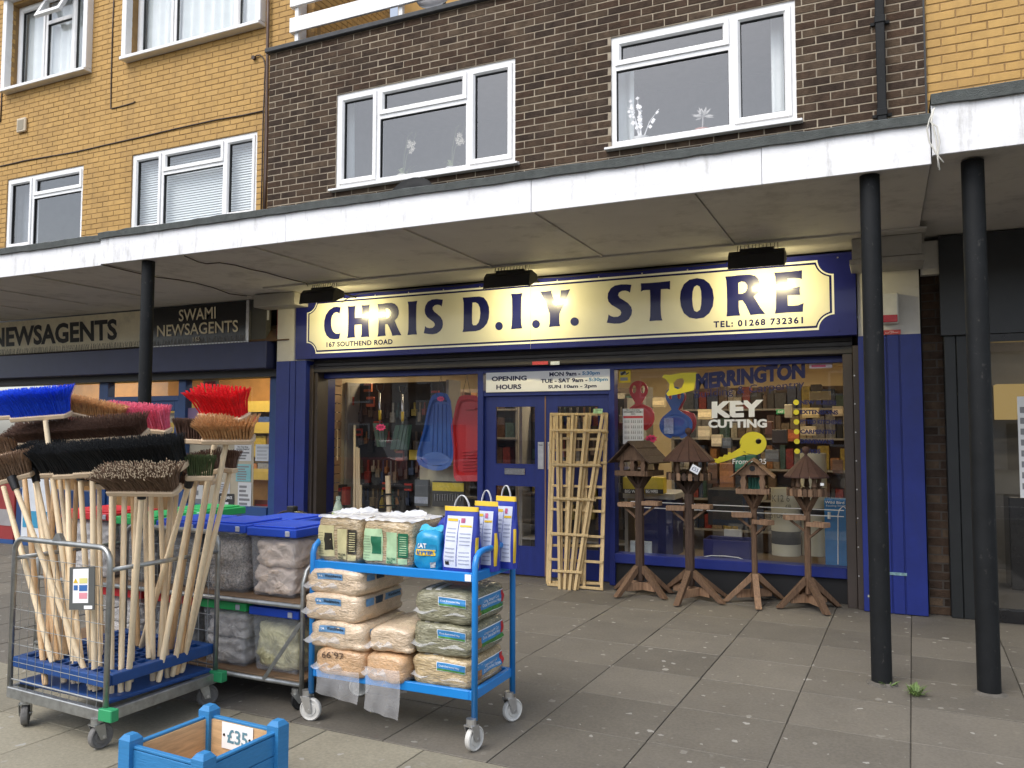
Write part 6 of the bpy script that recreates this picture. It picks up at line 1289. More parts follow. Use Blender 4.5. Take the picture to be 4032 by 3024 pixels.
broom(gb(815,1165), bp(1030,905,2.98), bp(790,868,2.95), bp(1295,872,3.00), .115, 'bass', 'stiff brown bass broom with pale tips in the front', flare=.05, per=6, rad=.0024, rows=7, wid=.08, sock=True, tilt=(0,-.60), tips=True, jit=.010)
broom(gb(605,1168), bp(672,770,3.06), bp(553,735,3.04), bp(1345,690,3.12), .150, 'black', 'longest black-bristled broom across the middle', flare=.035, per=9, rad=.002, rows=8, wid=.09, sock=True, tilt=(0,-.55), jit=.005)
broom(gb(590,1120), bp(582,775,3.12), bp(402,757,3.10), bp(700,742,3.14), .150, 'black', 'black broom head second from the left', flare=.035, per=9, rad=.002, rows=7, wid=.08, jit=.005, sock=True, tilt=(0,-.45))
broom(gb(470,1120), bp(490,780,3.16), bp(308,745,3.12), bp(560,735,3.16), .150, 'black', 'black broom head third from the left end', flare=.035, per=9, rad=.002, rows=7, wid=.08, jit=.005, tilt=(0,-.5))
broom(gb(500,1105), bp(258,790,3.14), bp(228,720,3.18), bp(480,715,3.20), .150, 'black', 'leftmost black broom head behind its neighbours', flare=.04, per=9, rad=.002, rows=7, wid=.08, jit=.005, sock=True, tilt=(0,-.4))
broom(gb(585,1160), bp(105,845,3.02), bp(-60,825,2.98), bp(240,745,3.10), .135, 'nat', 'coarse brown broom slanting at the left front', flare=.05, per=6, rad=.0022, rows=6, wid=.07, sock=True, tilt=(-.15,-.35), jit=.014)
broom(gb(335,985,.36), bp(25,860,3.10), bp(-120,640,3.25), bp(130,600,3.28), .12, 'nat', 'coarse brown broom cut off by the left edge', flare=.04, per=4, rad=.0020, tilt=(0,-.3), jit=.012)
broom(gb(900,890,.36), bp(1375,825,3.22), bp(1342,775,3.16), bp(1560,775,3.26), .105, 'green', 'small dark green broom at the right', flare=.02, per=6, cols=12, rows=5, sock=True, tilt=(-.1,-.35))
broom(gb(1010,1108), bp(1420,800,3.40), bp(1360,770,3.36), bp(1600,720,3.40), .11, 'brown', 'dark brown broom leaning behind the green one', flare=.05, per=6, tilt=(.25,-.2))
broom(gb(1155,1048), bp(1672,735,3.52), bp(1630,720,3.50), bp(1722,725,3.52), .10, 'brown', 'narrow dark brown broom behind the right handles', flare=.03, per=7, cols=7, tilt=(.1,0))
for k, (bx_, by_, tx_, ty_, Yt, dk) in enumerate(((708,1196,812,880,3.12,0),(770,1188,905,880,3.2,0),(975,1108,1095,880,3.26,0),(1068,1088,1160,880,3.36,0),(300,960,395,780,3.40,1),(440,900,560,780,3.45,1),(700,930,830,880,3.45,0),(1010,1105,1245,880,3.44,0),(880,880,960,870,3.5,1),(1030,890,1290,860,3.5,0),(360,975,250,800,3.42,1),(520,1000,430,800,3.38,0),(640,940,720,860,3.52,0),(950,960,1050,860,3.54,0),(1090,900,1420,850,3.56,1),(420,940,330,790,3.55,1))):
    z_ = .225 if by_ > 1000 else .36
    t_ = bp(tx_, ty_-40, Yt)
    broom(gb(bx_,by_,z_), t_, t_+Vector((-.14,0,.0)), t_+Vector((.14,.01,.005)), .10, ['black','brown','brown','black','brown','brown','black','brown','brown','black','brown','black','black','brown','brown','brown'][k], 'broom whose %s is mostly hidden behind the front heads' % ['upright pale handle at the cage post','pale handle right of the cage post','pale handle in the middle','pale handle right of the middle','dark handle at the left','dark handle left of the middle','pale handle behind the cage post','pale handle near the green broom','dark handle in the middle','pale handle leaning furthest right','tawny handle by the cage latch','pale handle behind the warning plate','pale handle at the centre back','pale handle at the back right','tawny handle at the back right','tawny handle at the back left'][k], per=4, rows=4, dark=bool(dk), tilt=(0,-.2))

def sqp(a, b, c, p): k = (abs(a)**p+abs(b)**p+abs(c)**p)**(1/p); return (a/k, b/k, c/k)
class Pack:
    """plump rounded block: superellipsoid with creases"""
    def __init__(s, x0, x1, y0, y1, z0, z1, p=7, nz=.02, rz=0., seed=0, sag=0.):
        s.c = Vector(((x0+x1)/2,(y0+y1)/2,(z0+z1)/2)); s.h = ((x1-x0)/2,(y1-y0)/2,(z1-z0)/2); s.p = p; s.nz = nz; s.R = Matrix.Rotation(rz,3,'Z'); s.seed = seed; s.sag = sag
    def pt(s, a, b, c, off=0.):
        q = Vector(sqp(a,b,c,s.p)); n = noise.noise(q*2.2+Vector((s.seed*3.1,0,0)))*s.nz+noise.noise(q*6+Vector((0,s.seed*3.1,0)))*s.nz*.4
        l = Vector((q.x*s.h[0], q.y*s.h[1], q.z*s.h[2])); l += Vector((q.x,q.y,q.z*.5))*(n+off)
        if s.sag: l.z -= s.sag*abs(q.x)**2*(1 if q.z > -.5 else 0)
        return s.c+s.R @ l
    def mesh(s, n=10):
        b = MB()
        for f in range(6):
            ax, sg_ = f//2, 1 if f % 2 else -1
            def fn(u, v, ax=ax, sg_=sg_):
                A, B = u*2-1, v*2-1; q = [0,0,0]; q[ax] = sg_; q[(ax+1)%3] = A; q[(ax+2)%3] = B; return s.pt(*q)
            b.grid(fn, n, n)
        return b
    def label(s, face, a0, a1, b0, b1, m, name, parent, off=.003, n=8):     # face 'f' front (-y) or 'r' right (+x) or 't' top
        def fn(u, v):
            A, B = a0+(a1-a0)*u, b0+(b1-b0)*v
            return s.pt(A,-1,B,off) if face == 'f' else s.pt(1,A,B,off) if face == 'r' else s.pt(A,B,1,off)
        return MB().grid(fn, n, n).build(name, m, parent, smooth=True)
    def text(s, face, st_, a0, a1, b0, b1, m, parent, off=.006, bold=.01, align='LEFT'):
        vs_, fs_ = text_geo(st_, bold, align); 
        pts = []
        for u, v in vs_:
            A, B = a0+(a1-a0)*u, b0+(b1-b0)*v; pts.append(tuple(s.pt(A,-1,B,off) if face == 'f' else s.pt(1,A,B,off) if face == 'r' else s.pt(A,B,1,off)))
        me = bpy.data.meshes.new('lettering'); me.from_pydata(pts, [], fs_); me.update(); return link('lettering', me, m, parent)
def weld(o):
    bm = bmesh.new(); bm.from_mesh(o.data); bmesh.ops.remove_doubles(bm, verts=bm.verts, dist=.0006); bmesh.ops.recalc_face_normals(bm, faces=bm.faces); bm.to_mesh(o.data); bm.free(); return o
# ---------------------------------------------------------------- shelf trolley with storage boxes
TX0, TX1, TY0, TY1 = -5.35, -3.06, 3.80, 4.72
st = thing('shelf_trolley', 'grey tube trolley with two plywood shelves of storage boxes', 'trolley', (-4.2,4.2,0))
for z_ in (.145,.585): MB().box(TX0, TX1-.02, TY0+.02, TY1, z_, z_+.02).build('plywood_shelf', M['plywood'], st, bevel=.003); MB().tube([(TX0,TY0,z_+.004),(TX1-.01,TY0,z_+.004)], .014, 10).build('edge_tube', GV, st, smooth=True)
for x_ in (TX0, TX1):
    MB().tube([(x_,TY0,.10),(x_,TY0,.72),(x_,TY0+.03,.79),(x_,TY0+.09,.83),(x_,TY1-.09,.83),(x_,TY1-.03,.79),(x_,TY1,.72),(x_,TY1,.10)], .014, 10).build('end_frame', GV, st, smooth=True)
    caster(Vector((x_+(-.03 if x_ > -4 else .03),TY0+.03,0)), .055, .03, .9, M['black'], GV, st, .125); caster(Vector((x_,TY1-.03,0)), .055, .03, .5, M['black'], GV, st, .125)
MB().bar((TX1-.005,TY0-.012,.50), (TX1-.27,TY0-.012,.15), .022, .005, (0,0,1)).build('brace', GV, st)
CLR = film_mat('clear_plastic', (.70,.74,.80), .17, .15)
def lumps(x0, x1, y0, y1, z0, z1, n, m, name, parent, seed):
    r_ = random.Random(seed); o_ = None
    for k in range(n):
        c = Vector((r_.uniform(x0+.07,x1-.07), r_.uniform(y0+.06,y1-.06), z0+(z1-z0)*(k+.5)/n)); rx, ry, rz = r_.uniform(.10,.15), r_.uniform(.10,.15), (z1-z0)/n*.75
        b = MB(); nu, nv = 18, 10; vs_ = []
        for j in range(nv+1):
            for i in range(nu):
                th_, ph_ = math.pi*j/nv, 2*math.pi*i/nu; d = Vector((math.sin(th_)*math.cos(ph_), math.sin(th_)*math.sin(ph_), math.cos(th_)))
                f_ = 1+.22*noise.noise(d*1.8+Vector((k*7+seed,0,0)))
                p_ = c+Vector((d.x*rx*f_, d.y*ry*f_, d.z*rz*f_)); p_.x = min(max(p_.x,x0+.012),x1-.012); p_.y = min(max(p_.y,y0+.012),y1-.012); p_.z = min(max(p_.z, z0+.003), z1+.02); vs_.append(p_)
        b._add(vs_, [(j*nu+i,j*nu+(i+1)%nu,(j+1)*nu+(i+1)%nu,(j+1)*nu+i) for j in range(nv) for i in range(nu)])
        b.build(name, m, parent, smooth=True)
def crease(m, s=9., st=.9):
    N = m.node_tree.nodes; L = m.node_tree.links; b = N['Principled BSDF']; tc = N.new('ShaderNodeTexCoord')
    n = N.new('ShaderNodeTexNoise'); n.inputs['Scale'].default_value = s; n.inputs['Detail'].default_value = 4; n.inputs['Distortion'].default_value = 2.2; L.new(tc.outputs['Object'], n.inputs[0])
    k = N.new('ShaderNodeBump'); k.inputs['Strength'].default_value = st; k.inputs['Distance'].default_value = .03; L.new(n.outputs[0], k.inputs['Height']); L.new(k.outputs[0], b.inputs['Normal']); b.inputs['Coat Weight'].default_value = .6; b.inputs['Coat Roughness'].default_value = .15; L.new(k.outputs[0], b.inputs['Coat Normal'])
    return m
CON = dict(seed=crease(mat('seed_mix',(.34,.30,.26),.8,var=.95,vs=75),7,.5), peach=crease(mat('bagged_peach',(.78,.64,.53),.6,var=.10,vs=10)), grey=crease(mat('bagged_grey',(.46,.43,.41),.5,var=.3,vs=12)), mix=crease(mat('green_packs',(.58,.52,.30),.5,var=.8,vs=7)), dark=crease(mat('dark_packs',(.16,.16,.15),.6,var=.5,vs=12)))
def storage_box(x0, x1, y0, y1, z0, z1, lid, con, label):
    t = thing('storage_box', label, 'storage box', ((x0+x1)/2,(y0+y1)/2,z0), 'lidded plastic storage boxes on the shelf trolley')
    i_ = .022; b = MB(); zl = z1-.05
    q0 = [(x0+i_,y0+i_,z0),(x1-i_,y0+i_,z0),(x1-i_,y1-i_,z0),(x0+i_,y1-i_,z0)]; q1 = [(x0+.006,y0+.006,zl),(x1-.006,y0+.006,zl),(x1-.006,y1-.006,zl),(x0+.006,y1-.006,zl)]
    b._add(q0+q1, [(3,2,1,0),(0,1,5,4),(1,2,6,5),(2,3,7,6),(3,0,4,7)]); b.build('tub', CLR, t, bevel=.018, seg=3)
    l = MB(); l.box(x0-.008, x1+.008, y0-.008, y1+.008, zl-.012, z1-.012); l.box(x0+.02, x1-.02, y0+.02, y1-.02, z1-.012, z1); l.build('lid', M['lid_'+lid], t, bevel=.008, seg=2)
    MB().box(x1-.07, x1-.035, y0-.016, y0-.0085, zl-.005, z1-.022).build('clip', mat('clip_grey_%d'%len(bpy.data.objects),(.45,.47,.55),.4), t, bevel=.004)
    zc_ = z0+.008; ztop = zl-(.03 if con in ('peach','grey') else .07); sd_ = int(abs(x0*100)+z0*10); nb_ = 1 if con in ('seed','dark','mix') else 2
    for j_ in range(nb_):                                  # bagged goods pressed against the sides
        hh_ = (ztop-z0-.01)/nb_; kk = Pack(x0+.018+.01*(j_%2), x1-.018-.012*((j_+1)%2), y0+.022, y1-.022, zc_, zc_+hh_*1.04, 7, .026, 0, sd_+j_*3)
        weld(kk.mesh(12).build('contents', CON[con], t, smooth=True)); zc_ += hh_*.97
    return t
zL, zU = .167, .607
storage_box(-3.53,-3.17,3.86,4.24,zU,1.03,'blue','peach','blue-lidded box of peach coloured bags nearest the blue trolley')
storage_box(-3.91,-3.555,3.86,4.24,zU,1.04,'blue','seed','blue-lidded box of seed mix on the upper shelf')
storage_box(-4.29,-3.935,3.86,4.24,zU,1.035,'blue','dark','blue-lidded box partly hidden by the right broom handles')
storage_box(-4.67,-4.315,3.86,4.24,zU,1.045,'green','dark','green-lidded box on the upper shelf behind the brooms')
storage_box(-5.20,-4.72,3.86,4.24,zU,1.06,'red','grey','red-lidded box on the upper shelf behind the brooms')
storage_box(-3.91,-3.555,4.29,4.67,zU,1.02,'blue','grey','blue-lidded box in the back row behind the seed mix')
storage_box(-4.67,-4.315,4.29,4.67,zU,1.055,'green','grey','green-lidded box in the back row')
storage_box(-3.50,-3.14,3.86,4.24,zL,.56,'blue','mix','blue-lidded lower box of green and yellow packets')
storage_box(-3.90,-3.54,3.86,4.24,zL,.57,'green','grey','green-lidded lower box of grey bagged goods')
storage_box(-4.34,-3.95,3.86,4.24,zL,.57,'red','dark','red-lidded lower box behind the roll cage')
storage_box(-4.80,-4.42,3.86,4.24,zL,.57,'red','grey','red-lidded lower box at the left behind the roll cage')
# black domed lid with a knob behind the boxes (barbecue)
bq = thing('kettle_barbecue', 'black domed barbecue lid showing behind the blue storage boxes', 'barbecue', G(1150,2260,0))
q = P(1150,2062,5.2); MB().lathe([(.0,.13),(.08,.12),(.15,.085),(.20,.03),(.21,.0),(.20,-.03),(.16,-.10),(.08,-.14),(0,-.145)], q+Vector((0,0,-.02)), 28).build('bowl', M['black_gloss'], bq, smooth=True)
MB().box(q.x-.035, q.x+.035, q.y-.03, q.y+.03, q.z+.10, q.z+.14).build('knob', M['black'], bq, bevel=.006)
for a_ in (0,2.1,4.2): MB().cyl(q+Vector((.15*math.cos(a_),.15*math.sin(a_),-.12)), Vector((q.x+.26*math.cos(a_),q.y+.26*math.sin(a_),0)), .012).build('leg', M['zinc'], bq)

# ---------------------------------------------------------------- blue trolley
tb = thing('blue_trolley', 'bright blue two-shelf trolley on white wheels', 'trolley', (-2.42,3.94,0))
TBm = M['trolley_blue']; ax0, ax1, ay0, ay1 = -2.925, -1.905, 3.715, 4.175
for x_ in (ax0, ax1):
    MB().tube([(x_,ay0,.15),(x_,ay0,.92),(x_,ay0+.015,.955),(x_,ay0+.05,.978),(x_,ay0+.09,.985),(x_,ay1-.09,.985),(x_,ay1-.05,.978),(x_,ay1-.015,.955),(x_,ay1,.92),(x_,ay1,.15)], .0165, 14).build('end_frame', TBm, tb, smooth=True)
for z_ in (.845, .255):
    b = MB(); 
    for r_ in rects_minus(ax0, ax1, ay0-.004, ay1+.004, [(ax0+.03,ax1-.03,ay0+.02,ay1-.02)]): b.box(r_[0], r_[1], r_[2], r_[3], z_-.012, z_+.035 if r_[1]-r_[0] > .5 or True else z_)
    b.build('shelf_rim', TBm, tb, bevel=.003); MB().box(ax0+.025, ax1-.025, ay0+.015, ay1-.015, z_, z_+.012).build('shelf', TBm, tb)
for x_, y_, an in ((ax0,ay0,.2),(ax1,ay0,1.35),(ax1,ay1,1.1),(ax0,ay1,.6)): caster(Vector((x_+(.0),y_,0)), .062, .032, an, M['wheel_white'], M['zinc'], tb, .165)
a = Vector((ax1-.055,ay0-.0055,.838)); MB().box(a.x, a.x+.035, ay0-.0075, ay0-.0045, .838, .872).build('label', M['paper'], tb)
def fibre_mat(name, c1_, c2_, sc_=60, bump=.6):
    m = mat(name, c1_, .55, var=.25, vs=12); N = m.node_tree.nodes; L = m.node_tree.links; b = N['Principled BSDF']
    tc = N.new('ShaderNodeTexCoord'); src_ = b.inputs['Base Color'].links[0].from_socket
    last = src_; hsum = None
    for k, rot in enumerate(((.3,.5,.2),(1.2,.2,2.0),(.1,1.3,.9))):
        mp = N.new('ShaderNodeMapping'); mp.inputs['Rotation'].default_value = rot; mp.inputs['Scale'].default_value = (1,7,7); L.new(tc.outputs['Object'], mp.inputs[0])
        nz_ = N.new('ShaderNodeTexNoise'); nz_.inputs['Scale'].default_value = sc_/4; nz_.inputs['Detail'].default_value = 3; L.new(mp.outputs[0], nz_.inputs[0])
        r_ = N.new('ShaderNodeValToRGB'); r_.color_ramp.elements[0].position = .52; r_.color_ramp.elements[1].position = .62; r_.color_ramp.elements[0].color = (0,0,0,1); r_.color_ramp.elements[1].color = (.6,.6,.6,1); L.new(nz_.outputs[0], r_.inputs[0])
        mx = N.new('ShaderNodeMixRGB'); L.new(r_.outputs[0], mx.inputs[0]); L.new(last, mx.inputs[1]); cc = c2_ if k != 1 else tuple(x*.45 for x in c1_); mx.inputs[2].default_value = (*cc,1); last = mx.outputs[0]
        hsum = r_.outputs[0]
    L.new(last, b.inputs['Base Color'])
    bp_ = N.new('ShaderNodeBump'); bp_.inputs['Strength'].default_value = bump; bp_.inputs['Distance'].default_value = .006; L.new(hsum, bp_.inputs['Height']); L.new(bp_.outputs[0], b.inputs['Normal'])
    mw = N.new('ShaderNodeMapping'); mw.inputs['Scale'].default_value = (1,1,2.5); mw.inputs['Rotation'].default_value = (.4,.3,.5); L.new(tc.outputs['Object'], mw.inputs[0])
    nw = N.new('ShaderNodeTexNoise'); nw.inputs['Scale'].default_value = 16; nw.inputs['Detail'].default_value = 3; nw.inputs['Distortion'].default_value = 1.6; L.new(mw.outputs[0], nw.inputs[0])
    b2 = N.new('ShaderNodeBump'); b2.inputs['Strength'].default_value = .4; b2.inputs['Distance'].default_value = .02; L.new(nw.outputs[0], b2.inputs['Height'])     # creased film over the fill
    L.new(b2.outputs[0], b.inputs['Coat Normal']); L.new(b2.outputs[0], bp_.inputs['Normal'])
    b.inputs['Coat Weight'].default_value = .8; b.inputs['Coat Roughness'].default_value = .14
    return m
SHV = fibre_mat('woodshavings', (.66,.50,.34), (.76,.62,.46), 170, .3); SHV2 = fibre_mat('woodshavings_orange', (.62,.38,.20), (.72,.50,.31), 170, .3)
HAY = fibre_mat('hay', (.22,.21,.13), (.42,.40,.28), 80, .7); STRAW = fibre_mat('straw', (.42,.31,.17), (.66,.54,.36), 80, .7); STRAW2 = fibre_mat('barley_straw', (.46,.34,.18), (.70,.56,.34), 80, .7)
FILM = film_mat('plastic_film', (.80,.80,.80), .32, .2)
LBL = mat('label_blue', (.14,.30,.52), .4, var=.06); LBD = mat('label_dark', (.02,.045,.08), .4, var=.2, vs=30); LBK = mat('label_sky', (.05,.25,.55), .35, var=.15, vs=14); GRS = mat('label_grass', (.06,.22,.04), .5, var=.5, vs=50)
def flap(pts, m, parent):     # loose edge of the plastic bag
    q = [Vector(p) for p in pts]
    MB().grid(lambda u, v: q[0].lerp(q[1],u).lerp(q[3].lerp(q[2],u),v)+Vector((0,.012*math.sin(u*11+v*3),.006*math.sin(u*17+1))), 14, 4).build('bag_flap', m, parent, smooth=True)
def shavings(x0, x1, y0, y1, z0, z1, rz, seed, label, m=None, lab=True, sag=.012):
    t = thing('woodshavings_bag', label, 'bag', ((x0+x1)/2,(y0+y1)/2,z0), 'bags of woodshavings on the blue trolley')
    k = Pack(x0,x1,y0,y1,z0,z1,10,.009,rz,seed,sag); weld(k.mesh().build('bag', m or SHV, t, smooth=True))
    if lab:
        k.label('f',-.55,.35,.18,.62,LBL,'label',t); k.text('f','Woodshavings',-.26,.30,.26,.54,M['black_ink'],t,bold=.02); k.text('f','*A',-.48,-.34,.32,.5,M['paper'],t)
        k.text('f','animal',.30,.62,-.12,-.04,M['black_ink'],t,bold=0)
        k.label('r',-.75,-.42,.25,.75,LBL,'label',t); k.label('r',-.35,-.05,.25,.75,LBD,'label',t); k.label('r',.05,.75,.30,.75,LBL,'label',t); k.text('r','Woodshavings',.15,.70,.38,.66,M['black_ink'],t,bold=.02)
    zc = (z0+z1)/2-.01
    flap([k.pt(-1,-1,-.05,.0), k.pt(.2,-1,-.08,.004), k.pt(.2,-1,-.35,.022), k.pt(-1,-1,-.35,.03)], FILM, t)
    return t
H = .147; zb = .27
shavings(-2.955,-2.585,3.69,4.15,zb+3*H-.008,zb+4*H-.012,.0,1,'topmost woodshavings bag under the upper shelf')
shavings(-2.965,-2.59,3.68,4.15,zb+2*H-.006,zb+3*H+.004,.02,2,'second woodshavings bag from the top')
shavings(-2.925,-2.545,3.68,4.13,zb+H-.006,zb+2*H+.006,-.03,3,'third woodshavings bag down, sagging at one corner',sag=.02)
b4_ = shavings(-2.88,-2.555,3.68,4.12,zb,zb+H+.004,.0,4,'bottom orange woodshavings bag with a handwritten price upside down',SHV2,False)
k4 = Pack(-2.88,-2.555,3.68,4.12,zb,zb+H+.004,9,.007,0,4,.012); k4.text('f','£6.99',.20,-.62,.72,.28,mat('marker',(.10,.06,.04),.7),b4_,bold=.0)
shavings(-2.55,-2.30,3.70,4.12,zb+H+.01,zb+2*H+.0,.08,5,'short woodshavings bag tucked beside the third one',sag=.02,lab=False)
shavings(-2.55,-2.30,3.69,4.12,zb,zb+H+.005,-.05,6,'lower orange bag tucked between the two stacks',SHV2,False)
# loose bag ends hanging over the lower shelf
le = thing('loose_bag_end', 'clear plastic bag ends hanging over the lower blue rail', 'bag', (-2.6,3.69,.2))
for (x0_, x1_, zt_, zb_) in ((-2.865,-2.585,.31,.175),(-2.545,-2.33,.35,.13)):
    MB().grid(lambda u, v: Vector((x0_+(x1_-x0_)*u+.015*math.sin(v*3), 3.676-.015*math.sin(v*2.5)+.005*math.sin(u*14+v*2), zt_+(zb_-zt_-.03*u)*v)), 20, 8).build('film', film_mat('film_%d'%int(abs(x0_*100)),(.80,.80,.82),.26,.18), le, smooth=True)
def hay(z0, z1, m, seed, label, straw=False, x0=-2.285, x1=-1.935):
    t = thing('hay_pack', label, 'hay pack', ((x0+x1)/2,3.94,z0), 'packs of hay on the blue trolley')
    k = Pack(x0,x1,3.735,4.15,z0,z1,8,.010,0,seed,.010); weld(k.mesh().build('bale', m, t, smooth=True))
    k.label('f',-.10,.82,.10,.62,M['paper'],'label_edge',t,.003); k.label('f',-.08,.80,.13,.59,LBK,'label',t,.0045); k.label('f',-.08,.80,.13,.24,GRS,'label_grass',t,.0055); k.text('f','Dust Extracted Hay',-.02,.62,.32,.46,M['paper'],t,bold=0)
    k.label('r',-.86,.86,-.42,.66,M['paper'],'label_edge',t,.003); k.label('r',-.82,.82,-.37,.60,LBK,'label',t,.0045); k.label('r',-.82,.82,-.37,-.12,GRS if not straw else STRAW,'label_grass',t,.0055); k.label('r',.62,.82,-.1,.60,M['red'],'label_corner',t,.0058)
    k.label('r',-.80,-.50,-.36,.25,mat('rabbit_brown_%d'%seed,(.30,.15,.07),.6,var=.5,vs=30),'label_animal',t,.0062)
    k.text('r','Long Length Cut\nDust Extracted '+('Straw' if straw else 'Hay'),-.40,.55,-.02,.44,M['paper'],t,bold=0,align='CENTER',off=.007)
    flap([k.pt(-1,-1,-.12,.004), k.pt(.8,-1,-.16,.004), k.pt(.8,-1,-.30,.016), k.pt(-1,-1,-.32,.02)], FILM, t)
    for j in (-.62,-.30): k.label('t',j,j+.18,-.98,-.2,mat('white_spot_%d_%d'%(seed,int(j*100)),(.6,.58,.52),.4),'label_spot',t,.003)
    return t
hay(zb+2*.170-.012, zb+3*.170-.005, HAY, 11, 'topmost green hay pack on the lower shelf of the trolley'); hay(zb+.170-.008, zb+2*.170-.004, HAY, 12, 'middle green hay pack on the lower shelf of the trolley', x0=-2.295); hay(zb, zb+.170, STRAW2, 13, 'bottom pack of golden straw on the lower shelf', True, -2.30)
# upper shelf: straw blocks, cat litter, tall litter bags
zu = .858
def straw_block(x0, x1, y0, y1, z1, label, lc, ld, seed):
    t = thing('straw_block', label, 'straw block', ((x0+x1)/2,(y0+y1)/2,zu), 'wrapped straw blocks on the upper shelf')
    k = Pack(x0,x1,y0,y1,zu,z1,9,.010,0,seed); weld(k.mesh(12).build('block', STRAW, t, smooth=True))
    ml = mat('straw_label_%d'%seed, lc, .4, var=.08, vs=30); md = mat('straw_label_dark_%d'%seed, ld, .4, var=.1)
    k.label('f',-.92,-.15,-.70,.62,ml,'label',t); k.label('f',-.55,-.20,-.42,.30,md,'label_panel',t,.0045); k.label('f',.0,.40,-.78,.50,ml,'label',t); k.label('f',.44,.82,-.50,.48,md,'label_panel',t,.0045); k.label('f',.44,.80,-.80,-.55,ml,'label',t)
    for j in range(9): k.label('f',-.88,-.60,-.6+.11*j,-.6+.11*j+.03,mat('fine_print_%d_%d'%(seed,j),tuple(c*.6 for c in lc),.6),'print',t,.005); k.label('f',.50,.76,-.4+.09*j,-.4+.09*j+.03,ml,'print',t,.006)
    k.text('f','PILLOW\nWAD',.02,.36,-.76,-.52,md,t,bold=.02,off=.006)
    def top(u, v): return k.pt(u*2-1, v*2-1, 1, .004+.03*abs(noise.noise(Vector((u*5+seed,v*5,0)))))
    MB().grid(top, 24, 16).build('wrap_top', film_mat('wrap_%d'%seed,(.85,.85,.86),.75,.15), t, smooth=True)
    b = MB(); r_ = random.Random(seed)
    for j in range(3):
        c = k.pt(r_.uniform(-.6,.9), r_.uniform(-.2,.6), 1)
        b.grid(lambda u, v: c+Vector((.22*(u-.5)*(1-.2*v), .03*math.sin(u*9+j)+.04*v, .030*v*(math.sin(u*3.14))+.005*math.sin(u*23+j))), 14, 6)
    stuff(b.build('wrap_crest', bpy.data.materials['wrap_%d'%seed], t, smooth=True))
p1_, p2_, p3_ = X(1240,2200,3.76), X(1418,2200,3.76), X(1622,2200,3.76)
straw_block(p1_, p2_-.003, 3.765, 4.13, zu+.262, 'straw block with cream and black labels at the left of the upper shelf', (.62,.56,.30), (.035,.03,.02), 31)
straw_block(p2_+.004, p3_, 3.765, 4.13, zu+.258, 'straw block with green labels in the middle of the upper shelf', (.42,.60,.36), (.02,.16,.08), 32)
cx0, cx1 = X(1624,2200,3.75), X(1728,2200,3.75)
ct = thing('cat_litter_bag', 'turquoise bag of cat litter with yellow lettering', 'bag', ((cx0+cx1)/2,3.84,zu))
k = Pack(cx0,cx1,3.75,3.90,zu,zu+.215,4.5,.012,0,41); weld(k.mesh().build('bag', mat('litter_blue',(.02,.30,.55),.3,var=.12,vs=10), ct, smooth=True))
k.label('f',-.9,.8,-.05,.36,mat('litter_band',(.02,.22,.42),.3),'band',ct); k.text('f','CAT',-.62,.05,.16,.40,M['paper'],ct,bold=.04); k.label('f',-.70,.75,-.18,.10,M['yellow'],'lettering_plate',ct,.004); k.text('f','LITTER',-.56,.60,-.12,.05,mat('litter_ink',(.02,.12,.35),.5),ct,bold=.04,off=.008); k.label('f',.35,.78,-.85,-.5,mat('litter_spot',(.6,.6,.55),.6),'badge',ct,.004)
MB().grid(lambda u, v: Vector((cx0+.01+(cx1-cx0-.02)*u, 3.80+.03*v+.006*math.sin(u*12), zu+.205+.03*v+.008*math.sin(u*9))), 14, 4).build('folded_top', mat('litter_top',(.04,.40,.62),.3), ct, smooth=True)
lb_ = thing('lying_bag', 'blue and yellow bag lying behind the cat litter', 'bag', (cx1-.05,4.0,zu)); k = Pack(cx0+.03,cx1+.06,3.92,4.12,zu,zu+.27,5,.01,0,42); weld(k.mesh().build('bag', mat('bag_navy',(.025,.04,.30),.3,var=.1), lb_, smooth=True)); k.label('f',-.9,.9,.45,.60,M['yellow'],'band',lb_)
NVB = mat('bag_royal',(.03,.05,.36),.3,var=.1); WHB = mat('bag_white',(.66,.70,.82),.35,var=.06); GRY = mat('bag_print',(.35,.38,.50),.5)
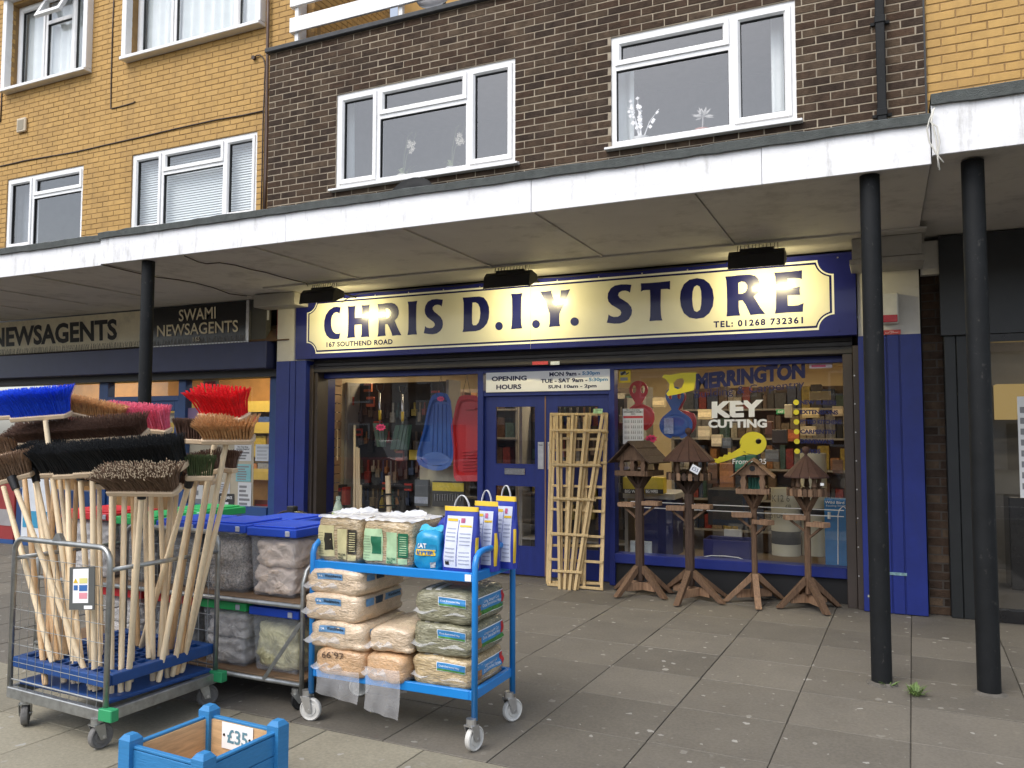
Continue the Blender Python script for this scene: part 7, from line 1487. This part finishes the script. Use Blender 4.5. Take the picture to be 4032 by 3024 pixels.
def litter_bag(x0, x1, y0, y1, z1, rz, seed, label):
    t = thing('litter_bag', label, 'bag', ((x0+x1)/2,(y0+y1)/2,zu), 'tall white and blue bags with white handles')
    c = Vector(((x0+x1)/2,(y0+y1)/2,0)); R = Matrix.Rotation(rz,3,'Z'); hx, hy = (x1-x0)/2, (y1-y0)/2
    def fn(u, v, s_=1, off=0.):      # closed outline, pillow shape: thick at the bottom, pinched flat at the top
        a_ = 2*math.pi*u; q = sqp(math.cos(a_), math.sin(a_), 0, 3.2); th_ = (1-.86*v**1.6)*(.86+.14*math.sin(math.pi*min(1,v*1.3)))
        n_ = noise.noise(Vector((math.cos(a_)*2+seed,math.sin(a_)*2,v*4)))*.008
        return c+R @ Vector((q[0]*(hx*(1-.06*v)+off+n_), q[1]*(hy*th_+off+n_), 0))+Vector((0,0,zu+.002+(z1-zu)*v))
    MB().grid(fn, 40, 18).build('bag', NVB, t, smooth=True)
    def fr_(u0, u1, v0, v1, m, nm, off): MB().grid(lambda u, v: fn((u0+(u1-u0)*u), v0+(v1-v0)*v, off=off), 10, 10).build(nm, m, t, smooth=True)
    # front of the outline spans u .5..1 ; left half .62-.75, right .75-.88
    fr_(.635,.865,.10,.86,WHB,'white_panel',.002); fr_(.52,.98,.93,1.0,M['yellow'],'yellow_top',.0025); fr_(.745,.75,.12,.80,NVB,'divider',.004)
    fr_(.645,.735,.78,.82,M['yellow'],'print',.004); fr_(.76,.855,.70,.73,M['yellow'],'print',.004)
    fr_(.765,.80,.76,.83,mat('flag_%d'%seed,(.45,.10,.20),.5,var=.8,vs=60),'flag',.0045)
    for j in range(9):
        if j not in (4,): fr_(.65,.73,.20+.058*j,.215+.058*j,GRY,'print',.004); fr_(.765,.85,.16+.055*j,.172+.055*j,GRY,'print',.004)
    fr_(.655,.69,.14,.19,M['black_ink'],'barcode',.0045); fr_(.90,.97,.08,.55,M['yellow'],'side_print',.003)
    a = c+R @ Vector((-hx*.45,0,0))+Vector((0,0,z1-.015)); d = R @ Vector((1,0,0))
    pts = [a+d*(hx*.9*w_)+Vector((0,0,.075*math.sin(math.pi*w_)**.6+.0)) for w_ in np.linspace(0,1,12)]
    b = MB()
    for p_, q_ in zip(pts, pts[1:]): b.bar(p_, q_, .014, .003, (0,1,0))
    b.build('handle', mat('handle_white_%d'%seed,(.75,.75,.76),.5), t)
    return t
lx0, lx1 = X(1727,2200,3.74), X(1868,2200,3.74)
litter_bag(lx0, lx1, 3.735, 3.865, 1.205, .0, 51, 'nearest tall white and blue bag with a small flag print')
litter_bag(lx0+.11, lx1+.045, 3.88, 3.99, 1.225, -.1, 52, 'second tall white and blue bag in the row')
litter_bag(lx0+.17, lx1+.10, 4.01, 4.11, 1.245, -.15, 53, 'rearmost tall white and blue bag with a trailing string')
# clear spray bottle and bin lid behind the straw
sb = thing('spray_bottle', 'clear bottle with a lime label standing behind the straw blocks', 'bottle', P(1331,2060,5.6))
q = P(1331,2020,5.6); MB().lathe([(.045,-.5),(.05,-.1),(.05,.0),(.03,.07),(.018,.10),(.018,.14),(0,.14)], q, 16).build('bottle', film_mat('bottle_clear',(.5,.6,.5),.4,.1), sb, smooth=40); MB().lathe([(.051,-.08),(.0515,.0)], q, 16).build('label', mat('lime_label',(.55,.65,.05),.5), sb, smooth=True)

# ---------------------------------------------------------------- planter
pt_ = thing('timber_planter', 'blue painted square timber planter with bare wood inside and a £35 price card', 'planter', (-2.66,2.68,0))
q = {'L':Vector((-2.885,2.488,0)),'B':Vector((-2.858,2.895,0)),'R':Vector((-2.438,2.872,0)),'F':Vector((-2.457,2.465,0))}; zr = .285
for n1, n2 in (('L','B'),('B','R'),('R','F'),('F','L')):
    a, c = q[n1], q[n2]; d = (c-a).normalized(); n_ = Vector((-d.y,d.x,0)); n_ = n_ if n_.dot(Vector((-2.66,2.68,0))-a) < 0 else -n_
    for k in range(3): MB().hexa([a+d*.03+up*(.03+.085*k), c-d*.03+up*(.03+.085*k), c-d*.03+n_*.012+up*(.03+.085*k), a+d*.03+n_*.012+up*(.03+.085*k)]+[p_+up*(.112+.085*k) for p_ in (a+d*.03, c-d*.03, c-d*.03+n_*.012, a+d*.03+n_*.012)]).build('board', M['planter_blue'], pt_, bevel=.002)
    MB().hexa([a+d*.02-n_*.016+up*.03, c-d*.02-n_*.016+up*.03, c-d*.02-n_*.002+up*.03, a+d*.02-n_*.002+up*.03]+[p_+up*zr for p_ in (a+d*.02-n_*.016, c-d*.02-n_*.016, c-d*.02-n_*.002, a+d*.02-n_*.002)]).build('inner_lining', M['pine_in'], pt_)
    MB().hexa([a+d*.028-n_*.010+up*(zr+.001), c-d*.028-n_*.010+up*(zr+.001), c-d*.028+n_*.013+up*(zr+.001), a+d*.028+n_*.013+up*(zr+.001)]+[p_+up*(zr+.012) for p_ in (a+d*.028-n_*.010, c-d*.028-n_*.010, c-d*.028+n_*.013, a+d*.028+n_*.013)]).build('top_edge', M['planter_blue'], pt_, bevel=.002)
for k_, p_ in q.items():
    s_ = .033; b = MB(); ang = math.radians(-2.5)
    T = Matrix.Translation(p_) @ Matrix.Rotation(ang,4,'Z')
    MB(T).box(-s_,s_,-s_,s_,0,zr+.035).build('post', M['planter_blue'], pt_); MB(T).hexa([(-s_,-s_,zr+.035),(s_,-s_,zr+.035),(s_,s_,zr+.035),(-s_,s_,zr+.035),(-s_*.55,-s_*.55,zr+.055),(s_*.55,-s_*.55,zr+.055),(s_*.55,s_*.55,zr+.055),(-s_*.55,s_*.55,zr+.055)]).build('post_cap', M['planter_blue'], pt_)
MB().hexa([q['L']+up*.02,q['F']+up*.02,q['R']+up*.02,q['B']+up*.02,q['L']+up*.035,q['F']+up*.035,q['R']+up*.035,q['B']+up*.035]).build('bottom', M['pine_in'], pt_)
# price card on the inside of the back board
d = (q['R']-q['B']).normalized(); n_ = Vector((d.y,-d.x,0)); o_ = q['B']+n_*.019
a = o_+d*.105+up*.172; card = thing('price_card', 'white card reading £35 fixed inside the planter', 'price card', a)
MB().hexa([a,a+d*.19,a+d*.19+n_*.002,a+n_*.002,a+up*.115,a+d*.19+up*.115,a+d*.19+n_*.002+up*.115,a+n_*.002+up*.115]).build('card', M['paper'], card)
text('£35', a+d*.035+up*.028+n_*.0025, d*.125, up*.062, mat('price_ink',(.12,.26,.33),.6), card, bold=.02)
for u in (.015,.172): MB().cyl(a+d*u+up*.06+n_*.002, a+d*u+up*.06+n_*.005, .006, n=8).build('pin', M['black'], card)

# ---------------------------------------------------------------- trellis panels leaning on the door
lo_ = Vector((0,7.90,0)); lv = Vector((0,.30,1.85)).normalized(); ln = Vector((1,0,0)).cross(lv)
def TP(x, y, off=0.): return PL(2000+x/1.66, 1400+y/1.66, lo_+ln*off, ln)
def trellis(label, stiles, rails, off, w=.030, t=.018):
    g = thing('trellis', label, 'trellis', TP(stiles[0][2],1500,off), 'trellis panels leaning on the doors')
    for x0_, y0_, x1_, y1_ in stiles: MB().bar(TP(x0_,y0_,off), TP(x1_,y1_,off), w, t, (1,0,0)).build('upright', M['trellis'], g, bevel=.0015)
    for x0_, y0_, x1_, y1_ in rails:
        MB().bar(TP(x0_,y0_,off+t), TP(x1_,y1_,off+t), w*.85, t*.9, (0,0,1)).build('crossbar', M['trellis'], g, bevel=.0015)
    return g
trellis('rearmost rectangular trellis panel against the right door', [(284,375,258,1492),(395,400,375,1488),(500,400,488,1488),(640,380,606,1490)], [(280,388,650,380),(275,620,645,610),(270,930,630,930),(262,1240,618,1245),(250,1480,610,1490)], -.045)
trellis('rectangular trellis panel with square openings behind the fans', [(305,395,272,1505),(400,405,372,1510),(520,400,498,1525),(645,392,612,1532)], [(292,382,655,385),(300,540,652,548),(295,695,648,702),(288,850,640,860),(280,1003,634,1020),(276,1168,628,1186),(268,1330,622,1352),(258,1495,622,1526)], 0.)
trellis('second fan trellis just behind the front one', [(345,395,350,1525),(445,395,384,1525),(538,392,418,1528),(645,392,452,1530)], [(300,500,655,500),(300,722,612,722),(300,946,575,946)], .042)
trellis('front fan trellis whose laths meet towards the ground', [(320,392,338,1528),(424,378,370,1530),(514,386,402,1535),(618,386,437,1535)], [(283,486,650,490),(283,712,606,716),(290,932,566,942),(276,1160,526,1177),(290,1405,484,1418)], .078)
tg = thing('price_ticket', 'small green handwritten ticket on top of the trellis', 'price tag', TP(585,365,.05)); a, c = TP(557,378,.06), TP(617,378,.06); t_ = TP(560,348,.06)
MB().quad(a, c, c+(t_-a), t_).build('ticket', mat('ticket_green',(.40,.62,.32),.7), tg); text('TRELLIS\n£12', a+(c-a)*.15+(t_-a)*.15, (c-a)*.7, (t_-a)*.7, M['black_ink'], tg, bold=0, off=.002)

# ---------------------------------------------------------------- bird tables
def legs_and_post(t, c, zpost, ztop, w, feet, m, mleg):
    MB().lathe([(w*.5,zpost-.12),(w*.54,zpost-.08),(w*.54,ztop)], (c.x,c.y,0), 8).build('post', m, t)
    for f in feet:
        a = Vector((c.x,c.y,zpost+.01)); e = Vector((f.x,f.y,.012)); d = (e-a).normalized(); h = Vector((d.x,d.y,0)).normalized(); sd = Vector((-h.y,h.x,0))
        a = a+h*(w*.5)
        MB().hexa([e-sd*.028+h*.03, e+sd*.028+h*.03, e+sd*.028-h*.025, e-sd*.028-h*.025, a-sd*.028+Vector((0,0,.02))+h*.005, a+sd*.028+Vector((0,0,.02))+h*.005, a+sd*.028-Vector((0,0,.05)), a-sd*.028-Vector((0,0,.05))]).build('leg', mleg, t, bevel=.002)
    for i in range(0, len(feet)-1, 2):
        p_ = Vector((c.x,c.y,zpost-.17)); a = p_.lerp(Vector((feet[i].x,feet[i].y,zpost-.17)),.62); e = p_.lerp(Vector((feet[i+1].x,feet[i+1].y,zpost-.17)),.62)
        MB().bar(a, e, .075, .018, (0,0,1)).build('cross_board', M['bt_light'], t, bevel=.002)
def side_tray(t, c, ang, z, w, L_=.17):
    d = Vector((math.cos(ang),math.sin(ang),0)); n_ = Vector((-d.y,d.x,0)); a = Vector((c.x,c.y,z))+d*w*.5
    MB().hexa([a-n_*.05,a-n_*.05+d*L_,a+n_*.05+d*L_,a+n_*.05]+[p_+Vector((0,0,.014)) for p_ in (a-n_*.05,a-n_*.05+d*L_,a+n_*.05+d*L_,a+n_*.05)]).build('side_tray', M['bt_light'], t, bevel=.002)
    for s_ in (-1,1): MB().bar(a+n_*s_*.05+Vector((0,0,.02)), a+n_*s_*.05+d*L_+Vector((0,0,.02)), .042, .012, (0,0,1)).build('tray_lip', M['bt_light'], t, bevel=.002)
    MB().bar(a+d*L_+n_*-.05+Vector((0,0,.02)), a+d*L_+n_*.05+Vector((0,0,.02)), .042, .012, (0,0,1)).build('tray_lip', M['bt_light'], t, bevel=.002)
    MB().bar(a+Vector((0,0,-.10)), a+d*L_*.72+Vector((0,0,-.004)), .022, .02, n_).build('bracket', M['bt_wood'], t)
def braces(t, c, z0, z1, r, m):
    for k in range(4): a_ = math.pi/4+k*math.pi/2; MB().bar((c.x,c.y,z0), (c.x+r*math.cos(a_),c.y+r*math.sin(a_),z1), .05, .022, (-math.sin(a_),math.cos(a_),0)).build('brace', m, t, bevel=.002)
def zY(x, y, Y): return P(*V6(x,y),Y).z
def gable_table(label, cx, Y, ztray, zeave, zridge, L_, W_, rz, zpost, w, feet, m, ml, trays, hole=False):
    c = Vector((cx,Y,0)); t = thing('bird_table', label, 'bird table', c, 'bird tables in front of the shop window')
    legs_and_post(t, c, zpost, ztray-.01, w, feet, m, ml); braces(t, c, ztray-.16, ztray-.01, min(L_,W_)*.36, m)
    T = Matrix.Translation((cx,Y,ztray)) @ Matrix.Rotation(rz,4,'Z'); h = zeave-ztray; hr = zridge-ztray; x_, y_ = W_/2, L_/2       # ridge runs along local y
    MB(T).box(-x_,x_,-y_,y_,0,.016).build('tray', ml, t, bevel=.002)
    for s_ in (-1,1): MB(T).box(s_*x_-.009,s_*x_+.009,-y_,y_,-.004,.045).build('tray_lip', ml, t, bevel=.002); MB(T).box(-x_+.01,x_-.01,s_*y_-.009,s_*y_+.009,-.004,.045).build('tray_lip', ml, t, bevel=.002)
    for s_ in (-1,1):
        for k in ((-.85,0.,.85) if W_ > .3 else (-.8,.8)):           # shaped posts
            prof = [(.030,.016),(.030,.03),(.017,.055),(.026,.10),(.030,h*.62),(.016,h*.85),(.030,h)]
            xx = k*(x_-.035); yy = s_*(y_-.03)
            pl = [(xx+r_,yy,z_) for r_, z_ in prof]+[(xx-r_,yy,z_) for r_, z_ in reversed(prof)]
            MB(T).prism(pl, (0,-.016*s_,0)).build('shaped_post', ml, t)
        # gable end
        g = [(-x_-.01,s_*(y_-.02),h),(x_+.01,s_*(y_-.02),h),(0,s_*(y_-.02),hr-.01)]
        MB(T).prism(g, (0,-.016*s_,0)).build('gable', ml, t)
        n = 3
        for k in range(n):                                            # overlapping roof boards
            u0, u1 = k/n-.03, (k+1)/n
            a0 = Vector((s_*(x_+.05)*(1-u0),0,hr-(hr-h+.04)*(1-u0))); a1 = Vector((s_*(x_+.05)*(1-u1),0,hr-(hr-h+.04)*(1-u1))); lift = Vector((0,0,.012+.004*(1-k%2)))
            MB(T).hexa([a0+Vector((0,-y_-.05,0))+lift,a0+Vector((0,y_+.05,0))+lift,a1+Vector((0,y_+.05,0))+lift*.5,a1+Vector((0,-y_-.05,0))+lift*.5]+[p_+Vector((0,0,.014)) for p_ in (a0+Vector((0,-y_-.05,0))+lift,a0+Vector((0,y_+.05,0))+lift,a1+Vector((0,y_+.05,0))+lift*.5,a1+Vector((0,-y_-.05,0))+lift*.5)]).build('roof_board', m if not hole else ml, t, bevel=.002)
    if hole:
        MB(T).cyl((0,-y_+.0195,h+(hr-h)*.45),(0,-y_+.0165,h+(hr-h)*.45), .026, n=16).build('entrance_hole', M['black'], t)
    for an, z_ in trays: side_tray(t, c, an, z_, w)
    return t
def round_table(label, cx, Y, ztray, zeave, zapex, R, zpost, w, feet, m, ml, trays, tag_=None):
    c = Vector((cx,Y,0)); t = thing('bird_table', label, 'bird table', c, 'bird tables in front of the shop window')
    legs_and_post(t, c, zpost, ztray-.01, w, feet, m, ml); braces(t, c, ztray-.17, ztray-.01, R*.62, m)
    n = 10
    def ring(r, k, o=0.): a_ = 2*math.pi*(k+o)/n; return Vector((cx+r*math.cos(a_), Y+r*math.sin(a_), 0))
    MB().prism([ring(R*.86,k)+Vector((0,0,ztray)) for k in range(n)], (0,0,.018)).build('tray', m, t)
    for k in range(24):
        a_ = 2*math.pi*k/24; d = Vector((math.cos(a_),math.sin(a_),0)); s_ = Vector((-d.y,d.x,0)); p_ = c+d*(R*.87)
        MB().prism([p_-s_*.018+Vector((0,0,ztray-.01)),p_+s_*.018+Vector((0,0,ztray-.01)),p_+s_*.018+Vector((0,0,ztray+.045)),p_+s_*.010+Vector((0,0,ztray+.058)),p_-s_*.010+Vector((0,0,ztray+.058)),p_-s_*.018+Vector((0,0,ztray+.045))], d*.012).build('fence_picket', M['bt_light'] if k % 2 else m, t)
    for k in range(5):
        a_ = 2*math.pi*(k+.3)/5; p_ = c+Vector((math.cos(a_),math.sin(a_),0))*(R*.62); h = zeave-ztray
        MB().lathe([(.030,ztray+.018),(.028,ztray+.03),(.015,ztray+.06),(.026,ztray+h*.5),(.018,ztray+h*.82),(.028,ztray+h+.02)], (p_.x,p_.y,0), 10).build('turned_post', ml, t, smooth=40)
    n2 = 14
    for k in range(n2):                                           # tapered roof staves
        a0, a1 = 2*math.pi*(k+.02)/n2, 2*math.pi*(k+.98)/n2; r0, r1 = R*1.06, .02
        def q_(a_, r_, z_): return Vector((cx+r_*math.cos(a_), Y+r_*math.sin(a_), z_))
        am = (a0+a1)/2
        MB().hexa([q_(a0,r0,zeave),q_(a1,r0,zeave),q_(a1,r1,zapex),q_(a0,r1,zapex),q_(a0,r0,zeave+.016),q_(a1,r0,zeave+.016),q_(a1,r1,zapex+.014),q_(a0,r1,zapex+.014)]).build('roof_stave', M['bt_roof'], t, bevel=.002)
    MB().lathe([(.012,zapex),(.016,zapex+.02),(.012,zapex+.028),(.026,zapex+.045),(.034,zapex+.068),(.027,zapex+.092),(0,zapex+.102)], (cx,Y,0), 16).build('finial', M['bt_roof'], t, smooth=True)
    for an, z_ in trays: side_tray(t, c, an, z_, w)
    return t
def Gv(x, y): return G(*V6(x,y))
Y1, Y2, Y3, Y4 = 7.86, 7.84, 7.90, 7.86
def cxp(x, y, Y): return P(*V6(x,y),Y).x
f1 = [Gv(120,1440), Vector((-1.95,8.05,0)), Gv(400,1450), Vector((-2.50,8.03,0))]
gable_table('largest bird table with a gabled house, nearest the trellis', cxp(253,800,Y1), Y1, zY(250,708,Y1), zY(250,620,Y1), zY(185,518,Y1-.1), .36, .34, math.radians(-12), zY(255,1262,Y1), .085, f1, M['bt_dark'], M['bt_wood'], [(math.radians(-8),zY(255,885,Y1)),(math.radians(170),zY(255,900,Y1))])
f2 = [Gv(475,1490), Vector((-1.42,8.08,0)), Gv(745,1480), Gv(400,1405)]
round_table('tall bird table with a round dark roof and a £55 tag', cxp(548,800,Y2), Y2, zY(540,730,Y2), zY(540,628,Y2), zY(540,490,Y2), .235, zY(548,1290,Y2), .085, f2, M['bt_dark'], M['bt_wood'], [(math.radians(-8),zY(548,905,Y2)),(math.radians(188),zY(548,920,Y2))])
f3 = [Gv(765,1465), Gv(1095,1450), Gv(960,1512), Vector((-1.18,8.20,0))]
gable_table('small pale bird table with a pitched roof and round hole', cxp(932,900,Y3), Y3, zY(930,815,Y3), zY(930,705,Y3), zY(930,622,Y3), .28, .28, math.radians(4), zY(935,1310,Y3), .05, f3, M['bt_wood'], M['bt_light'], [(math.radians(-35),zY(935,995,Y3)),(math.radians(195),zY(935,960,Y3))], True)
f4 = [Gv(1085,1505), Gv(1430,1495), Gv(1365,1545), Vector((-.78,8.12,0))]
round_table('small bird table with a round brown roof at the right end', cxp(1247,900,Y4), Y4, zY(1245,825,Y4), zY(1245,725,Y4), zY(1245,605,Y4), .185, zY(1250,1335,Y4), .055, f4, M['bt_wood'], M['bt_wood'], [(math.radians(-30),zY(1250,1010,Y4)),(math.radians(200),zY(1250,975,Y4))])
def ticket(x, y, w_, Y, rot, txt, label):
    c = P(*V6(x,y),Y); T = Matrix.Translation(c) @ Matrix.Rotation(rot,4,'Y'); t = thing('price_ticket', label, 'price tag', c)
    MB(T).box(-w_/2,w_/2,-.001,.001,-w_*.4,w_*.4).build('ticket', M['paper'], t)
    if txt: text(txt, T @ Vector((-w_*.35,-.002,-w_*.2)), T.to_3x3() @ Vector((w_*.7,0,0)), T.to_3x3() @ Vector((0,0,w_*.42)), mat('ticket_ink',(.03,.06,.2),.6), t, bold=0)
ticket(584,676,.085,Y2-.25,.5,'£55','white ticket reading £55 on the tall round bird table'); ticket(1338,765,.03,Y4-.16,0,'','tiny white ticket on the small round bird table')
sg2 = thing('peanut_feeder', 'row of green tubes standing inside the small pale bird table', 'feeder', (cxp(932,780,Y3), Y3, zY(930,795,Y3)))
for k in range(4): MB().cyl((cxp(905+18*k,780,Y3),Y3+.03,zY(930,800,Y3)),(cxp(905+18*k,780,Y3),Y3+.03,zY(930,725,Y3)),.014,n=10).build('tube', mat('feeder_green_%d'%k,(.03,.14,.10),.3), sg2, smooth=40)
# ================================================================== ACROSS THE ROAD (seen only as reflections in the glass)
def car(x, y, col, label, rz=0.):
    t = thing('parked_car', label, 'car', (x,y,-.10), 'cars parked across the road'); T = Matrix.Translation((x,y,-.10)) @ Matrix.Rotation(rz,4,'Z')
    cm = mat('car_paint_%d'%int(x*10), col, .25, var=.03, coat=.8)
    side = [(-1.95,.30),(-1.98,.62),(-1.85,.82),(-1.05,.93),(1.55,.95),(1.85,.88),(1.93,.55),(1.90,.28)]
    MB(T).prism([(a,-.82,b) for a,b in side], (0,1.64,0)).build('body', cm, t, bevel=.06, seg=3)
    roof = [(-1.05,.92),(-.45,1.40),(.2,1.48),(1.0,1.44),(1.55,.94)]
    MB(T).hexa([(-1.05,-.78,.92),(1.55,-.78,.93),(1.55,.78,.93),(-1.05,.78,.92),(-.40,-.60,1.45),(1.05,-.60,1.45),(1.05,.60,1.45),(-.40,.60,1.45)]).build('cabin', mat('car_glass_%d'%int(x*10),(.03,.035,.04),.08,var=.02,coat=1.), t, bevel=.05, seg=2)
    MB(T).box(-.38,1.03,-.57,.57,1.452,1.475).build('roof', cm, t, bevel=.02)
    for xx in (-1.25,1.2):
        for s_ in (-1,1):
            w = MB(T @ Matrix.Translation((xx,s_*.76,.31)) @ Matrix.Rotation(math.pi/2,4,'X')).lathe([(.17,-.09),(.30,-.09),(.31,-.06),(.31,.06),(.30,.09),(.17,.09)], n=24).build('wheel', M['black'], t, smooth=40)
            MB(T @ Matrix.Translation((xx,s_*.77,.31)) @ Matrix.Rotation(math.pi/2,4,'X')).lathe([(.0,-.085),(.17,-.085),(.18,.085),(0,.085)], n=12).build('rim', M['zinc'], w)
    for s_ in (-1,1): MB(T).box(-1.97,-1.80,s_*.58-.13,s_*.58+.13,.62,.74).build('headlight', M['chrome'], t, bevel=.02); MB(T).box(1.80,1.94,s_*.66-.08,s_*.66+.08,.62,.85).build('tail_light', M['red'], t, bevel=.02)
car(-14.6, -4.2, (.45,.03,.02), 'red hatchback reflected in the left DIY window', .05)
car(-9.6, -4.3, (.35,.36,.38), 'silver car reflected in the door glass', .0)
car(-2.9, -4.4, (.06,.07,.09), 'dark car reflected in the right DIY window', 3.14)
rfm = mat('roof_tiles', (.13,.085,.07), .8, var=.2)
structure(MB().box(-120,120,-60,-9.5,-.16,-.06).build('far_pavement', M['slab_light']))
for k in range(7):
    x_ = -42+k*9.5; wm_ = mat('house_wall_%d'%k, [(.42,.38,.33),(.22,.11,.08),(.55,.53,.5)][k%3], .85, var=.1)
    h = thing('terraced_house', ['cream rendered house','red brick house','white rendered house'][k%3]+' across the road, '+ordw(k+1)+' from the left end', 'house', (x_,-26,-.06), 'houses across the road')
    MB().box(x_-4.7,x_+4.7,-34,-26,-.06,5.2).build('wall', wm_, h); MB().prism([(x_-4.72,-25.7,5.2),(x_-4.72,-34.3,5.2),(x_-4.72,-30,8.0)], (9.44,0,0)).build('roof', rfm, h)
    for xx in (-2.6,2.4):
        for z_ in (.9,3.4):
            w = MB().box(x_+xx-.8,x_+xx+.8,-25.99,-25.93,z_,z_+1.2).build('window', M['upvc'], h); MB().box(x_+xx-.7,x_+xx+.7,-25.93,-25.92,z_+.1,z_+1.1).build('pane', M['black_gloss'], w)
    MB().box(x_-.5,x_+.5,-25.99,-25.9,-.05,2.0).build('door', M['black_gloss'], h)
